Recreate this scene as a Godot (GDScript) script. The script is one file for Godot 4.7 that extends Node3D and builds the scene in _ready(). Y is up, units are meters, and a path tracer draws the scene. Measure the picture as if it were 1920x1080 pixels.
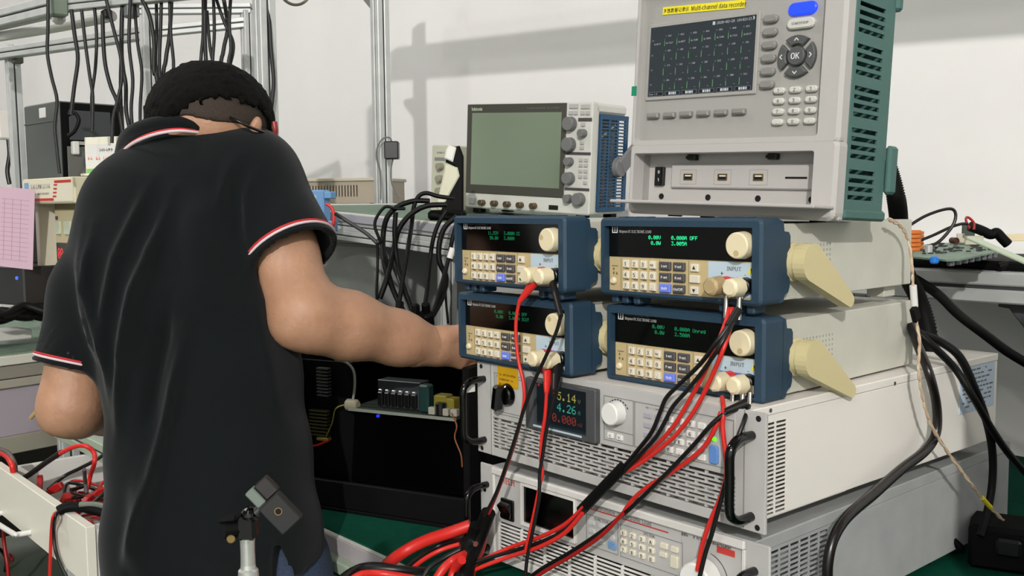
extends Node3D
# A lab bench with stacked electronic loads, a data recorder and an oscilloscope, and a person reaching over it.

# ---------------------------------------------------------------- mesh builder
class MB:
	var v := PackedVector3Array()
	var n := PackedVector3Array()
	var c := PackedColorArray()
	var ix := PackedInt32Array()
	var xf := Transform3D.IDENTITY
	func tri(a: int, b: int, d: int):
		ix.append(a); ix.append(b); ix.append(d)
	func face(p: Array, nn: Vector3):
		var b := v.size()
		var N := (xf.basis * nn).normalized()
		for q in p:
			v.append(xf * q); n.append(N)
		var g := (v[b + 1] - v[b]).cross(v[b + 2] - v[b])
		var flip := g.dot(N) > 0.0
		for i in range(1, p.size() - 1):
			if flip: tri(b, b + i + 1, b + i)
			else: tri(b, b + i, b + i + 1)
	func box(ce: Vector3, s: Vector3, b := 0.0, R := Basis.IDENTITY):
		var keep := xf
		xf = xf * Transform3D(R, ce)
		var h := s * 0.5
		b = minf(b, minf(h.x, minf(h.y, h.z)) * 0.95)
		var cor := func(sg: Vector3, ax: int) -> Vector3:
			var p := Vector3(sg.x * (h.x - b), sg.y * (h.y - b), sg.z * (h.z - b))
			p[ax] = sg[ax] * h[ax]
			return p
		for ax in 3:
			var a1 := (ax + 1) % 3
			var a2 := (ax + 2) % 3
			for s0 in [-1.0, 1.0]:
				var q := []
				for k in [[-1.0, -1.0], [1.0, -1.0], [1.0, 1.0], [-1.0, 1.0]]:
					var sg := Vector3.ZERO
					sg[ax] = s0; sg[a1] = k[0]; sg[a2] = k[1]
					q.append(cor.call(sg, ax))
				var nn := Vector3.ZERO
				nn[ax] = s0
				face(q, nn)
				if b > 0.0:
					for s1 in [-1.0, 1.0]:
						var e0 := Vector3.ZERO
						e0[ax] = s0; e0[a1] = s1; e0[a2] = -1.0
						var e1 := e0
						e1[a2] = 1.0
						var en := e0
						en[a2] = 0.0
						face([cor.call(e0, ax), cor.call(e1, ax), cor.call(e1, a1), cor.call(e0, a1)], en)
		if b > 0.0:
			for sx in [-1.0, 1.0]:
				for sy in [-1.0, 1.0]:
					for sz in [-1.0, 1.0]:
						var sg := Vector3(sx, sy, sz)
						face([cor.call(sg, 0), cor.call(sg, 1), cor.call(sg, 2)], sg)
		xf = keep
	# a box given by two opposite corners
	func slab(p0: Vector3, p1: Vector3, b := 0.0):
		box((p0 + p1) * 0.5, (p1 - p0).abs(), b)
	func grid(p: Array, nn: Array, cols: int, wrap: bool):
		var b := v.size()
		for i in p.size():
			v.append(xf * p[i]); n.append((xf.basis * nn[i]).normalized())
		var rows := p.size() / cols
		for r in rows - 1:
			for k in (cols if wrap else cols - 1):
				var a := b + r * cols + k
				var d := b + r * cols + (k + 1) % cols
				var e := a + cols
				var f := d + cols
				var g := (v[d] - v[a]).cross(v[e] - v[a])
				if g.length_squared() < 1e-16: g = (v[f] - v[d]).cross(v[e] - v[d])
				if g.dot(n[a] + n[f]) > 0.0:
					tri(a, e, d); tri(d, e, f)
				else:
					tri(a, d, e); tri(d, f, e)
	func lathe(prof: Array, sides := 20, lobes := 0, amp := 0.0):
		# prof: Vector2(radius, height along local +y)
		for i in prof.size() - 1:
			var a: Vector2 = prof[i]
			var d: Vector2 = prof[i + 1]
			var t := d - a
			if t.length() < 1e-7: continue
			var pn := Vector2(t.y, -t.x).normalized()
			var p := []
			var q := []
			for e in [a, d]:
				for k in sides:
					var th := TAU * k / sides
					var m: float = 1.0 + (amp * cos(lobes * th) if lobes > 0 else 0.0)
					p.append(Vector3(cos(th) * e.x * m, e.y, sin(th) * e.x * m))
					q.append(Vector3(cos(th) * pn.x, pn.y, sin(th) * pn.x))
			grid(p, q, sides, true)
	func cyl(a: Vector3, b: Vector3, r0: float, r1 := -1.0, sides := 16, bev := 0.0, lobes := 0, amp := 0.0):
		if r1 < 0.0: r1 = r0
		var keep := xf
		var y := (b - a).normalized()
		var x := y.cross(Vector3(0.31, 0.2, 0.9)).normalized()
		xf = xf * Transform3D(Basis(x, y, x.cross(y)), a)
		var L := a.distance_to(b)
		lathe([Vector2(0, 0), Vector2(r0 - bev, 0), Vector2(r0, bev), Vector2(r1, L - bev), Vector2(r1 - bev, L), Vector2(0, L)], sides, lobes, amp)
		xf = keep
	static func smooth_path(p: Array, k: int) -> Array:
		if k <= 1 or p.size() < 3: return p
		var o := []
		for i in p.size() - 1:
			var p0: Vector3 = p[maxi(i - 1, 0)]
			var p1: Vector3 = p[i]
			var p2: Vector3 = p[i + 1]
			var p3: Vector3 = p[mini(i + 2, p.size() - 1)]
			for j in k:
				o.append(p1.cubic_interpolate(p2, p0, p3, float(j) / k))
		o.append(p[-1])
		return o
	func tube(pp: Array, r: float, sides := 8, k := 5, r_end := -1.0, rib := 0.0):
		var p := smooth_path(pp, k)
		var t: Vector3 = (p[1] - p[0]).normalized()
		var u := t.cross(Vector3(0.13, 0.97, 0.21)).normalized()
		var vv := []
		var nn := []
		for i in p.size():
			var t2: Vector3 = (p[mini(i + 1, p.size() - 1)] - p[maxi(i - 1, 0)]).normalized()
			u = (u - t2 * u.dot(t2)).normalized()
			var w := t2.cross(u)
			var rr := r if r_end < 0.0 else lerpf(r, r_end, float(i) / (p.size() - 1))
			if rib > 0.0 and i % 2 == 1: rr -= rib
			for j in sides:
				var th := TAU * j / sides
				var d := u * cos(th) + w * sin(th)
				vv.append(p[i] + d * rr); nn.append(d)
		grid(vv, nn, sides, true)
		for e in [0, p.size() - 1]:
			var cap := []
			for j in sides: cap.append(vv[e * sides + j])
			face(cap, (p[0] - p[1]) if e == 0 else (p[-1] - p[-2]))
	static func inset(poly: PackedVector2Array, d: float) -> PackedVector2Array:
		var o := PackedVector2Array()
		var m := poly.size()
		var s := 1.0 if not Geometry2D.is_polygon_clockwise(poly) else -1.0
		for i in m:
			var e0 := (poly[i] - poly[(i + m - 1) % m]).normalized()
			var e1 := (poly[(i + 1) % m] - poly[i]).normalized()
			var n0 := Vector2(-e0.y, e0.x) * s
			var n1 := Vector2(-e1.y, e1.x) * s
			var b := (n0 + n1)
			b = b / maxf(b.length_squared() * 0.5, 0.2)
			o.append(poly[i] + b * d)
		return o
	func _wall(a: PackedVector2Array, za: float, b: PackedVector2Array, zb: float, out: float):
		var m := a.size()
		for i in m:
			var j := (i + 1) % m
			var e := (a[j] - a[i])
			var s := 1.0 if not Geometry2D.is_polygon_clockwise(a) else -1.0
			var nn := Vector3(e.y * s, -e.x * s, 0).normalized() * out
			if absf(za - zb) > 1e-6:
				var ins := (b[i] - a[i]).length()
				nn = (nn + Vector3(0, 0, signf(zb - za) * ins / absf(zb - za))).normalized()
			face([Vector3(a[i].x, a[i].y, za), Vector3(a[j].x, a[j].y, za), Vector3(b[j].x, b[j].y, zb), Vector3(b[i].x, b[i].y, zb)], nn)
	func prism(poly: PackedVector2Array, z0: float, z1: float, bev := 0.0):
		var top := inset(poly, bev) if bev > 0.0 else poly
		_wall(poly, z0, poly, z1 - bev, 1.0)
		if bev > 0.0: _wall(poly, z1 - bev, top, z1, 1.0)
		var t := Geometry2D.triangulate_polygon(poly)
		for i in range(0, t.size(), 3):
			face([Vector3(top[t[i]].x, top[t[i]].y, z1), Vector3(top[t[i + 1]].x, top[t[i + 1]].y, z1), Vector3(top[t[i + 2]].x, top[t[i + 2]].y, z1)], Vector3(0, 0, 1))
			face([Vector3(poly[t[i]].x, poly[t[i]].y, z0), Vector3(poly[t[i + 1]].x, poly[t[i + 1]].y, z0), Vector3(poly[t[i + 2]].x, poly[t[i + 2]].y, z0)], Vector3(0, 0, -1))
	# a frame between two outlines of the same point count
	func ring(o: PackedVector2Array, inn: PackedVector2Array, z0: float, z1: float, bev := 0.0):
		var ob := inset(o, bev) if bev > 0.0 else o
		var m := o.size()
		_wall(o, z0, o, z1 - bev, 1.0)
		if bev > 0.0: _wall(o, z1 - bev, ob, z1, 1.0)
		_wall(inn, z0, inn, z1, -1.0)
		for i in m:
			var j := (i + 1) % m
			face([Vector3(ob[i].x, ob[i].y, z1), Vector3(ob[j].x, ob[j].y, z1), Vector3(inn[j].x, inn[j].y, z1), Vector3(inn[i].x, inn[i].y, z1)], Vector3(0, 0, 1))
			face([Vector3(o[i].x, o[i].y, z0), Vector3(o[j].x, o[j].y, z0), Vector3(inn[j].x, inn[j].y, z0), Vector3(inn[i].x, inn[i].y, z0)], Vector3(0, 0, -1))
	func mesh() -> ArrayMesh:
		var a := []
		a.resize(Mesh.ARRAY_MAX)
		a[Mesh.ARRAY_VERTEX] = v
		a[Mesh.ARRAY_NORMAL] = n
		if c.size() == v.size(): a[Mesh.ARRAY_COLOR] = c
		a[Mesh.ARRAY_INDEX] = ix
		var m := ArrayMesh.new()
		m.add_surface_from_arrays(Mesh.PRIMITIVE_TRIANGLES, a)
		return m

static func rrect(x0: float, y0: float, x1: float, y1: float, r: float, k := 4) -> PackedVector2Array:
	var o := PackedVector2Array()
	var cs := [Vector2(x1 - r, y1 - r), Vector2(x0 + r, y1 - r), Vector2(x0 + r, y0 + r), Vector2(x1 - r, y0 + r)]
	for q in 4:
		for i in k + 1:
			var th := PI * 0.5 * (q + float(i) / k)
			o.append(cs[q] + Vector2(cos(th), sin(th)) * r)
	return o

# ---------------------------------------------------------------- scene helpers
var taken := {}
var M := {}
var fonts := {}

func numbered(called: String) -> String:
	if not taken.has(called):
		taken[called] = 0
		return called
	taken[called] += 1
	return "%s_%03d" % [called, taken[called]]

func tag(o: Node, label: String, cat: String, group := "") -> void:
	o.set_meta("label", label)
	o.set_meta("category", cat)
	if group != "": o.set_meta("group", group)

func thing(called: String, label: String, cat: String, at := Transform3D.IDENTITY, group := "") -> Node3D:
	var o := Node3D.new()
	o.name = numbered(called)
	add_child(o)
	o.transform = at
	tag(o, label, cat, group)
	return o

func put(called: String, mb: MB, m: Material, parent: Node) -> MeshInstance3D:
	var o := MeshInstance3D.new()
	o.mesh = mb.mesh()
	o.material_override = m
	o.name = called
	parent.add_child(o, true)
	return o

func solo(called: String, mb: MB, m: Material, label: String, cat: String, group := "") -> MeshInstance3D:
	var o := put(numbered(called), mb, m, self)
	tag(o, label, cat, group)
	return o

func struct(called: String, mb: MB, m: Material, label := "") -> MeshInstance3D:
	var o := put(called, mb, m, self)
	o.set_meta("kind", "structure")
	if label != "": o.set_meta("label", label)
	return o

func pbox(called: String, p0: Vector3, p1: Vector3, bev: float, m: Material, parent: Node) -> MeshInstance3D:
	var b := MB.new()
	b.slab(p0, p1, bev)
	return put(called, b, m, parent)

func print_text(called: String, s: String, at: Vector3, h: float, m: Material, parent: Node, left := true, face := "Droid Sans", R := Basis.IDENTITY, stretch := 1.0) -> MeshInstance3D:
	if not fonts.has(face):
		var f := SystemFont.new()
		f.font_names = PackedStringArray([face])
		fonts[face] = f
	var t := TextMesh.new()
	t.font = fonts[face]
	t.text = s
	t.font_size = 24
	t.pixel_size = h / 24.0
	t.depth = 0.0004
	t.curve_step = 4.0
	t.horizontal_alignment = HORIZONTAL_ALIGNMENT_LEFT if left else HORIZONTAL_ALIGNMENT_CENTER
	t.material = m
	var o := MeshInstance3D.new()
	o.mesh = t
	o.name = called
	o.transform = Transform3D(R * Basis.from_scale(Vector3(stretch, 1, 1)), at)
	parent.add_child(o, true)
	return o

# a line of print too small to read: a row of short strokes
func marks(called: String, at: Vector3, length: float, h: float, m: Material, parent: Node, sd := 1) -> MeshInstance3D:
	var rg := RandomNumberGenerator.new()
	rg.seed = sd
	var b := MB.new()
	var x := 0.0
	while x < length:
		var w := h * rg.randf_range(0.35, 0.75)
		if rg.randf() < 0.86:
			b.slab(at + Vector3(x, -h * 0.5, 0.0), at + Vector3(x + w * 0.3, h * 0.5, 0.0003))
			b.slab(at + Vector3(x, -h * rg.randf_range(0.1, 0.5), 0.0), at + Vector3(x + w, -h * 0.5 + h * rg.randf_range(0.15, 0.9), 0.0003))
		x += w + h * 0.28
	return put(called, b, m, parent)

func noise_tex(freq: float, normal: bool, size := 256, strength := 4.0, oct := 3, sd := 7, ramp: Gradient = null) -> NoiseTexture2D:
	var f := FastNoiseLite.new()
	f.noise_type = FastNoiseLite.TYPE_SIMPLEX_SMOOTH
	f.seed = sd
	f.frequency = freq
	f.fractal_octaves = oct
	var t := NoiseTexture2D.new()
	t.width = size
	t.height = size
	t.seamless = true
	t.as_normal_map = normal
	t.bump_strength = strength
	t.noise = f
	if ramp: t.color_ramp = ramp
	return t

func mat(col: Color, rough := 0.6, metal := 0.0, bump: Texture2D = null, scale := 1.0, depth := 0.3) -> StandardMaterial3D:
	var m := StandardMaterial3D.new()
	m.albedo_color = col
	m.roughness = rough
	m.metallic = metal
	if bump:
		m.normal_enabled = true
		m.normal_texture = bump
		m.normal_scale = depth
		m.uv1_triplanar = true
		m.uv1_scale = Vector3.ONE * scale
	return m

func speckle(m: StandardMaterial3D, a: Color, b: Color, freq: float, scale: float, sd: int) -> StandardMaterial3D:
	var g := Gradient.new()
	g.set_color(0, a)
	g.set_color(1, b)
	m.albedo_color = Color.WHITE
	m.albedo_texture = noise_tex(freq, false, 256, 1.0, 4, sd, g)
	m.uv1_triplanar = true
	m.uv1_scale = Vector3.ONE * scale
	return m

func glow(col: Color, e: float, base := Color.BLACK) -> StandardMaterial3D:
	var m := mat(base, 0.4)
	m.emission_enabled = true
	m.emission = col
	m.emission_energy_multiplier = e
	return m

func cable(called: String, p: Array, r: float, m: Material, label: String, cat := "cable", group := "", sides := 8, k := 6) -> MeshInstance3D:
	var b := MB.new()
	b.tube(p, r, sides, k)
	return solo(called, b, m, label, cat, group)

# 5x7 dots of a small screen font
const DOTS := {
	"0": [14, 17, 19, 21, 25, 17, 14], "1": [4, 12, 4, 4, 4, 4, 14], "2": [14, 17, 1, 2, 4, 8, 31], "3": [31, 2, 4, 2, 1, 17, 14], "4": [2, 6, 10, 18, 31, 2, 2],
	"5": [31, 16, 30, 1, 1, 17, 14], "6": [6, 8, 16, 30, 17, 17, 14], "7": [31, 1, 2, 4, 8, 8, 8], "8": [14, 17, 17, 14, 17, 17, 14], "9": [14, 17, 17, 15, 1, 2, 12],
	"A": [14, 17, 17, 31, 17, 17, 17], "V": [17, 17, 17, 17, 17, 10, 4], "W": [17, 17, 17, 21, 21, 21, 10], "O": [14, 17, 17, 17, 17, 17, 14], "F": [31, 16, 16, 30, 16, 16, 16],
	"U": [17, 17, 17, 17, 17, 17, 14], "C": [14, 17, 16, 16, 16, 17, 14], "T": [31, 4, 4, 4, 4, 4, 4], "S": [15, 16, 16, 14, 1, 1, 30], "P": [30, 17, 17, 30, 16, 16, 16],
	"n": [0, 0, 22, 25, 17, 17, 17], "r": [0, 0, 22, 25, 16, 16, 16], "e": [0, 0, 14, 17, 31, 16, 14], "g": [0, 15, 17, 17, 15, 1, 14], "a": [0, 0, 14, 1, 15, 17, 15],
	".": [0, 0, 0, 0, 0, 12, 12], ":": [0, 12, 12, 0, 12, 12, 0], "-": [0, 0, 0, 31, 0, 0, 0], "/": [0, 1, 2, 4, 8, 16, 0], " ": [0, 0, 0, 0, 0, 0, 0]}

func dots(img: Image, s: String, x: int, y: int, px: int, col: Color) -> void:
	for ch in s:
		var rows: Array = DOTS.get(ch, DOTS["8"])
		for r in 7:
			for k in 5:
				if (rows[r] >> (4 - k)) & 1:
					img.fill_rect(Rect2i(x + k * px, y + r * px, px, px), col)
		x += 6 * px

func screen(called: String, img: Image, x0: float, y0: float, x1: float, y1: float, z: float, e: float, rough: float, parent: Node) -> MeshInstance3D:
	var q := QuadMesh.new()
	q.size = Vector2(x1 - x0, y1 - y0)
	var m := StandardMaterial3D.new()
	var t := ImageTexture.create_from_image(img)
	m.albedo_color = Color.WHITE if e <= 0.0 else Color(0.010, 0.011, 0.012)
	if e <= 0.0: m.albedo_texture = t
	else:
		m.emission_enabled = true
		m.emission = Color.WHITE
		m.emission_texture = t
		m.emission_energy_multiplier = e
		m.emission_operator = BaseMaterial3D.EMISSION_OP_MULTIPLY
	m.roughness = rough
	q.material = m
	var o := MeshInstance3D.new()
	o.mesh = q
	o.name = called
	o.position = Vector3((x0 + x1) * 0.5, (y0 + y1) * 0.5, z)
	parent.add_child(o, true)
	return o

# ---------------------------------------------------------------- the scene
func _ready() -> void:
	var cam := Camera3D.new()
	cam.name = "camera"
	cam.transform = Transform3D(Vector3(0.6617, -0.0097, -0.7497), Vector3(-0.0563, 0.9965, -0.0625), Vector3(0.7477, 0.0836, 0.6588), Vector3(0, 1.28, 0))
	cam.fov = 32.5109
	cam.near = 0.05
	cam.current = true
	add_child(cam)
	var we := WorldEnvironment.new()
	we.name = "world_environment"
	var env := Environment.new()
	env.background_mode = Environment.BG_COLOR
	env.background_color = Color(0.5, 0.5, 0.5)
	env.background_energy_multiplier = 0.0
	env.ambient_light_source = Environment.AMBIENT_SOURCE_DISABLED
	env.tonemap_mode = Environment.TONE_MAPPER_LINEAR
	env.tonemap_exposure = 0.89
	env.sdfgi_enabled = true
	env.ssao_enabled = true
	env.ssil_enabled = true
	we.environment = env
	add_child(we)
	# high-bay pendant lamps behind the camera, and soft ceiling panels, two of them added as unseen fill
	pendant_lamp(Vector3(4.2, 4.4, 4.7), 56.0, 0.08, "pendant lamp far behind the camera on the right")
	pendant_lamp(Vector3(1.9, 4.4, 5.6), 6.0, 0.10, "pendant lamp far behind the camera in the middle")
	var warm := Color(1.0, 0.985, 0.97)
	ceiling_lamp(Vector3(1.4, 4.66, 2.2), Vector2(2.4, 0.6), 2.6, warm, "unseen ceiling panel added as soft fill above the camera")
	ceiling_lamp(Vector3(-3.5, 4.66, 0.9), Vector2(1.2, 0.3), 7.5, warm, "long ceiling panel lamp left of the person")
	ceiling_lamp(Vector3(-7.0, 4.66, 0.8), Vector2(2.4, 0.6), 7.0, warm, "unseen ceiling panel added as fill at the far end of the room")
	make_materials()
	room()
	tables()
	racks()
	loads()
	recorder()
	oscilloscope()
	right_side()
	rear_things()
	left_side()
	open_chassis()
	drawer_unit()
	leads()
	phone_clamp()
	person()

func pendant_lamp(at: Vector3, e: float, size: float, label: String) -> void:
	var t := thing("pendant_lamp", label, "lamp", Transform3D(Basis.IDENTITY, at), "pendant lamps")
	var b := MB.new()
	b.lathe([Vector2(0.0, 0.22), Vector2(0.06, 0.22), Vector2(0.08, 0.14), Vector2(0.20, 0.07), Vector2(0.195, 0.065), Vector2(0.07, 0.125), Vector2(0.0, 0.13)], 28)
	put("shade", b, mat(Color(0.85, 0.85, 0.85), 0.4), t)
	b = MB.new()
	b.cyl(Vector3(0, 0.20, 0), Vector3(0, 0.20 + 4.6 - at.y, 0), 0.008, -1, 8)
	put("rod", b, M_ROD(), t)
	b = MB.new()
	var pr := []
	for i in 11:
		var a := -PI / 2 + PI * i / 10.0
		pr.append(Vector2(cos(a) * size, sin(a) * size))
	b.lathe(pr, 20)
	put("bulb", b, glow(Color(1.0, 0.985, 0.965), 3.0, Color(0.9, 0.9, 0.9)), t)
	var l := OmniLight3D.new()
	l.name = "bulb_light"
	l.light_energy = e
	l.light_color = Color(1.0, 0.985, 0.965)
	l.light_size = size
	l.omni_range = 30.0
	l.omni_attenuation = 2.0
	l.shadow_enabled = true
	t.add_child(l)

func M_ROD() -> Material:
	return mat(Color(0.5, 0.5, 0.5), 0.5)

func ceiling_lamp(at: Vector3, s: Vector2, e: float, col: Color, label: String) -> void:
	var t := thing("ceiling_lamp", label, "lamp", Transform3D(Basis.IDENTITY, at), "ceiling panel lamps")
	var b := MB.new()
	b.ring(rrect(-s.x / 2 - 0.03, -s.y / 2 - 0.03, s.x / 2 + 0.03, s.y / 2 + 0.03, 0.01, 2), rrect(-s.x / 2, -s.y / 2, s.x / 2, s.y / 2, 0.006, 2), 0.0, 0.05, 0.004)
	b.face([Vector3(-s.x / 2 - 0.02, -s.y / 2 - 0.02, 0.002), Vector3(s.x / 2 + 0.02, -s.y / 2 - 0.02, 0.002), Vector3(s.x / 2 + 0.02, s.y / 2 + 0.02, 0.002), Vector3(-s.x / 2 - 0.02, s.y / 2 + 0.02, 0.002)], Vector3(0, 0, -1))
	var fr := put("frame", b, mat(Color(0.9, 0.9, 0.9), 0.5), t)
	fr.rotation.x = PI * 0.5
	fr.position.y = 0.09
	var d := MB.new()
	d.box(Vector3(0, 0.052, 0), Vector3(s.x, 0.006, s.y), 0.002)
	put("diffuser", d, glow(col, 1.2, Color(0.9, 0.9, 0.9)), t)
	var l := AreaLight3D.new()
	l.name = "panel_light"
	l.area_size = s
	l.light_energy = e
	l.light_color = col
	l.shadow_enabled = true
	l.rotation.x = -PI * 0.5
	l.position.y = 0.044
	l.area_range = 20.0
	t.add_child(l)

func make_materials() -> void:
	var fine := noise_tex(0.09, true, 256, 3.0, 3, 3)
	var peel := noise_tex(0.05, true, 256, 4.0, 2, 5)
	var weave := noise_tex(0.25, true, 256, 6.0, 2, 9)
	M.wall = speckle(mat(Color.WHITE, 0.9), Color(0.892, 0.886, 0.88), Color(0.925, 0.92, 0.915), 0.01, 0.35, 2)
	M.ceiling = mat(Color(0.66, 0.66, 0.66), 0.95)
	M.wall_grey = mat(Color(0.70, 0.71, 0.71), 0.9)
	M.floor = speckle(mat(Color.WHITE, 0.45), Color(0.26, 0.31, 0.26), Color(0.33, 0.38, 0.32), 0.03, 0.6, 4)
	M.mat_green = speckle(mat(Color.WHITE, 0.75), Color(0.035, 0.25, 0.19), Color(0.05, 0.29, 0.22), 0.05, 3.0, 6)
	M.mat_green.metallic_specular = 0.2
	M.mat_pale = speckle(mat(Color.WHITE, 0.6), Color(0.38, 0.47, 0.40), Color(0.44, 0.53, 0.46), 0.04, 3.0, 8)
	M.alu = speckle(mat(Color.WHITE, 0.42, 0.25), Color(0.70, 0.71, 0.71), Color(0.77, 0.78, 0.77), 0.02, 2.0, 10)
	M.groove = mat(Color(0.20, 0.21, 0.21), 0.7)
	M.board = mat(Color(0.80, 0.80, 0.78), 0.6, 0.0, fine, 6.0, 0.15)
	M.white = mat(Color(0.80, 0.79, 0.775), 0.5, 0.0, peel, 20.0, 0.12)
	M.side_white = mat(Color(0.875, 0.855, 0.83), 0.48, 0.0, peel, 20.0, 0.12)
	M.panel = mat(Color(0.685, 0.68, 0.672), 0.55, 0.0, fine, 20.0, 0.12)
	M.panel_line = mat(Color(0.48, 0.48, 0.47), 0.6)
	M.side_grey = speckle(mat(Color.WHITE, 0.5), Color(0.60, 0.605, 0.61), Color(0.645, 0.65, 0.65), 0.012, 4.0, 12)
	M.side_dark = mat(Color(0.34, 0.35, 0.345), 0.6)
	M.hole_shade = mat(Color(0.02, 0.018, 0.018), 0.9)  # near-black painted in for the shade inside small holes
	M.black = mat(Color(0.022, 0.023, 0.024), 0.35)
	M.black_soft = mat(Color(0.028, 0.029, 0.031), 0.6, 0.0, fine, 30.0, 0.3)
	M.black_soft.metallic_specular = 0.25
	M.black_gloss = mat(Color(0.008, 0.009, 0.010), 0.12)
	M.rubber = mat(Color(0.028, 0.03, 0.032), 0.5)
	M.rubber.metallic_specular = 0.3
	M.dark_grey = mat(Color(0.27, 0.275, 0.285), 0.55)
	M.case = speckle(mat(Color.WHITE, 0.55), Color(0.735, 0.73, 0.685), Color(0.77, 0.765, 0.72), 0.01, 5.0, 14)
	M.bumper = mat(Color(0.115, 0.218, 0.295), 0.62, 0.0, fine, 30.0, 0.5)
	M.beige_panel = mat(Color(0.73, 0.655, 0.49), 0.55)
	M.beige = mat(Color(0.86, 0.81, 0.68), 0.45)
	M.beige_brown = mat(Color(0.66, 0.575, 0.42), 0.5)
	M.handle_beige = mat(Color(0.79, 0.74, 0.565), 0.5, 0.0, fine, 20.0, 0.15)
	M.key = mat(Color(0.83, 0.80, 0.73), 0.5)
	M.key_white = mat(Color(0.86, 0.855, 0.84), 0.45)
	M.key_dark = mat(Color(0.27, 0.26, 0.265), 0.5)
	M.key_blue = mat(Color(0.40, 0.48, 0.86), 0.5)
	M.ink = mat(Color(0.13, 0.13, 0.13), 0.7)
	M.ink_mid = mat(Color(0.40, 0.40, 0.40), 0.7)
	M.ink_white = mat(Color(0.86, 0.86, 0.86), 0.7)
	M.ink_red = mat(Color(0.72, 0.13, 0.12), 0.6)
	M.sticker = mat(Color(0.70, 0.775, 0.82), 0.5)
	M.sticker_blue = mat(Color(0.33, 0.44, 0.76), 0.5)
	M.yellow = mat(Color(0.89, 0.83, 0.13), 0.5)
	M.tape = mat(Color(0.76, 0.58, 0.05), 0.5)
	M.red = mat(Color(0.79, 0.145, 0.12), 0.42)
	M.red_dark = mat(Color(0.60, 0.06, 0.06), 0.4)
	M.cable_grey = mat(Color(0.075, 0.08, 0.082), 0.55)
	M.wire_black = mat(Color(0.03, 0.027, 0.03), 0.42)
	M.wire_brown = mat(Color(0.07, 0.05, 0.05), 0.3)
	M.metal = mat(Color(0.78, 0.77, 0.74), 0.25, 1.0)
	M.brass = mat(Color(0.72, 0.60, 0.40), 0.3, 1.0)
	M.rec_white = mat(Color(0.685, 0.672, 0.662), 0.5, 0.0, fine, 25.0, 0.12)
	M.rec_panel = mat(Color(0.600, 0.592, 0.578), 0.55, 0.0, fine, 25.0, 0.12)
	M.rec_green = mat(Color(0.235, 0.385, 0.36), 0.6, 0.0, fine, 30.0, 0.35)
	M.btn_grey = mat(Color(0.50, 0.495, 0.48), 0.5)
	M.btn_dark = mat(Color(0.30, 0.305, 0.305), 0.5)
	M.btn_pale = mat(Color(0.76, 0.755, 0.73), 0.5)
	M.skin = mat(Color(0.665, 0.50, 0.395), 0.55, 0.0, fine, 18.0, 0.25)
	speckle(M.skin, Color(0.625, 0.462, 0.36), Color(0.70, 0.535, 0.43), 0.02, 5.0, 61)
	M.shirt = mat(Color(0.066, 0.080, 0.085), 0.9, 0.0, weave, 26.0, 0.45)
	M.shirt.metallic_specular = 0.2
	M.shirt.rim_enabled = true
	M.shirt.rim = 0.8
	M.hair = mat(Color(0.035, 0.032, 0.03), 0.8, 0.0, weave, 22.0, 1.0)
	M.hair.metallic_specular = 0.25
	M.jeans = speckle(mat(Color.WHITE, 0.85), Color(0.12, 0.16, 0.24), Color(0.24, 0.30, 0.40), 0.12, 6.0, 16)

func room() -> void:
	var b := MB.new()
	b.slab(Vector3(-9.2, 0, -2.3), Vector3(7.2, 4.8, -2.2))
	struct("wall_back", b, M.wall, "white painted wall behind the benches")
	b = MB.new()
	b.slab(Vector3(-9.2, 0, -2.2), Vector3(-9.1, 4.8, 8.6))
	struct("wall_left", b, M.wall)
	b = MB.new()
	b.slab(Vector3(7.1, 0, -2.2), Vector3(7.2, 4.8, 8.6))
	struct("wall_right", b, M.wall_grey)
	b = MB.new()
	b.slab(Vector3(-9.2, 0, 8.5), Vector3(7.2, 4.8, 8.6))
	struct("wall_front", b, M.wall_grey)
	b = MB.new()
	b.slab(Vector3(-9.2, -0.1, -2.3), Vector3(7.2, 0, 8.6))
	struct("floor", b, M.floor, "green grey coated workshop floor")
	b = MB.new()
	b.slab(Vector3(-9.2, 4.8, -2.3), Vector3(7.2, 4.9, 8.6))
	struct("ceiling", b, M.ceiling)

# an aluminium slot profile between two points: four corner webs around dark grooves
func profile(called: String, a: Vector3, e: Vector3, w: float, parent: Node, up := Vector3.UP, m: Material = null) -> MeshInstance3D:
	var y := (e - a).normalized()
	var x := y.cross(up)
	if x.length() < 0.1: x = y.cross(Vector3(0, 0, 1))
	x = x.normalized()
	var L := a.distance_to(e)
	var b := MB.new()
	b.xf = Transform3D(Basis(x, y, x.cross(y)), a)
	var g := w * 0.12
	for sx in [-1.0, 1.0]:
		for sz in [-1.0, 1.0]:
			b.box(Vector3(sx * (w + g) * 0.25, L * 0.5, sz * (w + g) * 0.25), Vector3((w - g) * 0.5, L, (w - g) * 0.5), w * 0.05)
	var o := put(called, b, m if m else M.alu, parent)
	var c := MB.new()
	c.xf = b.xf
	c.box(Vector3(0, L * 0.5, 0), Vector3(w * 0.8, L - 0.002, w * 0.8))
	put("slot_channel", c, M.groove, o)
	return o

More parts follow.
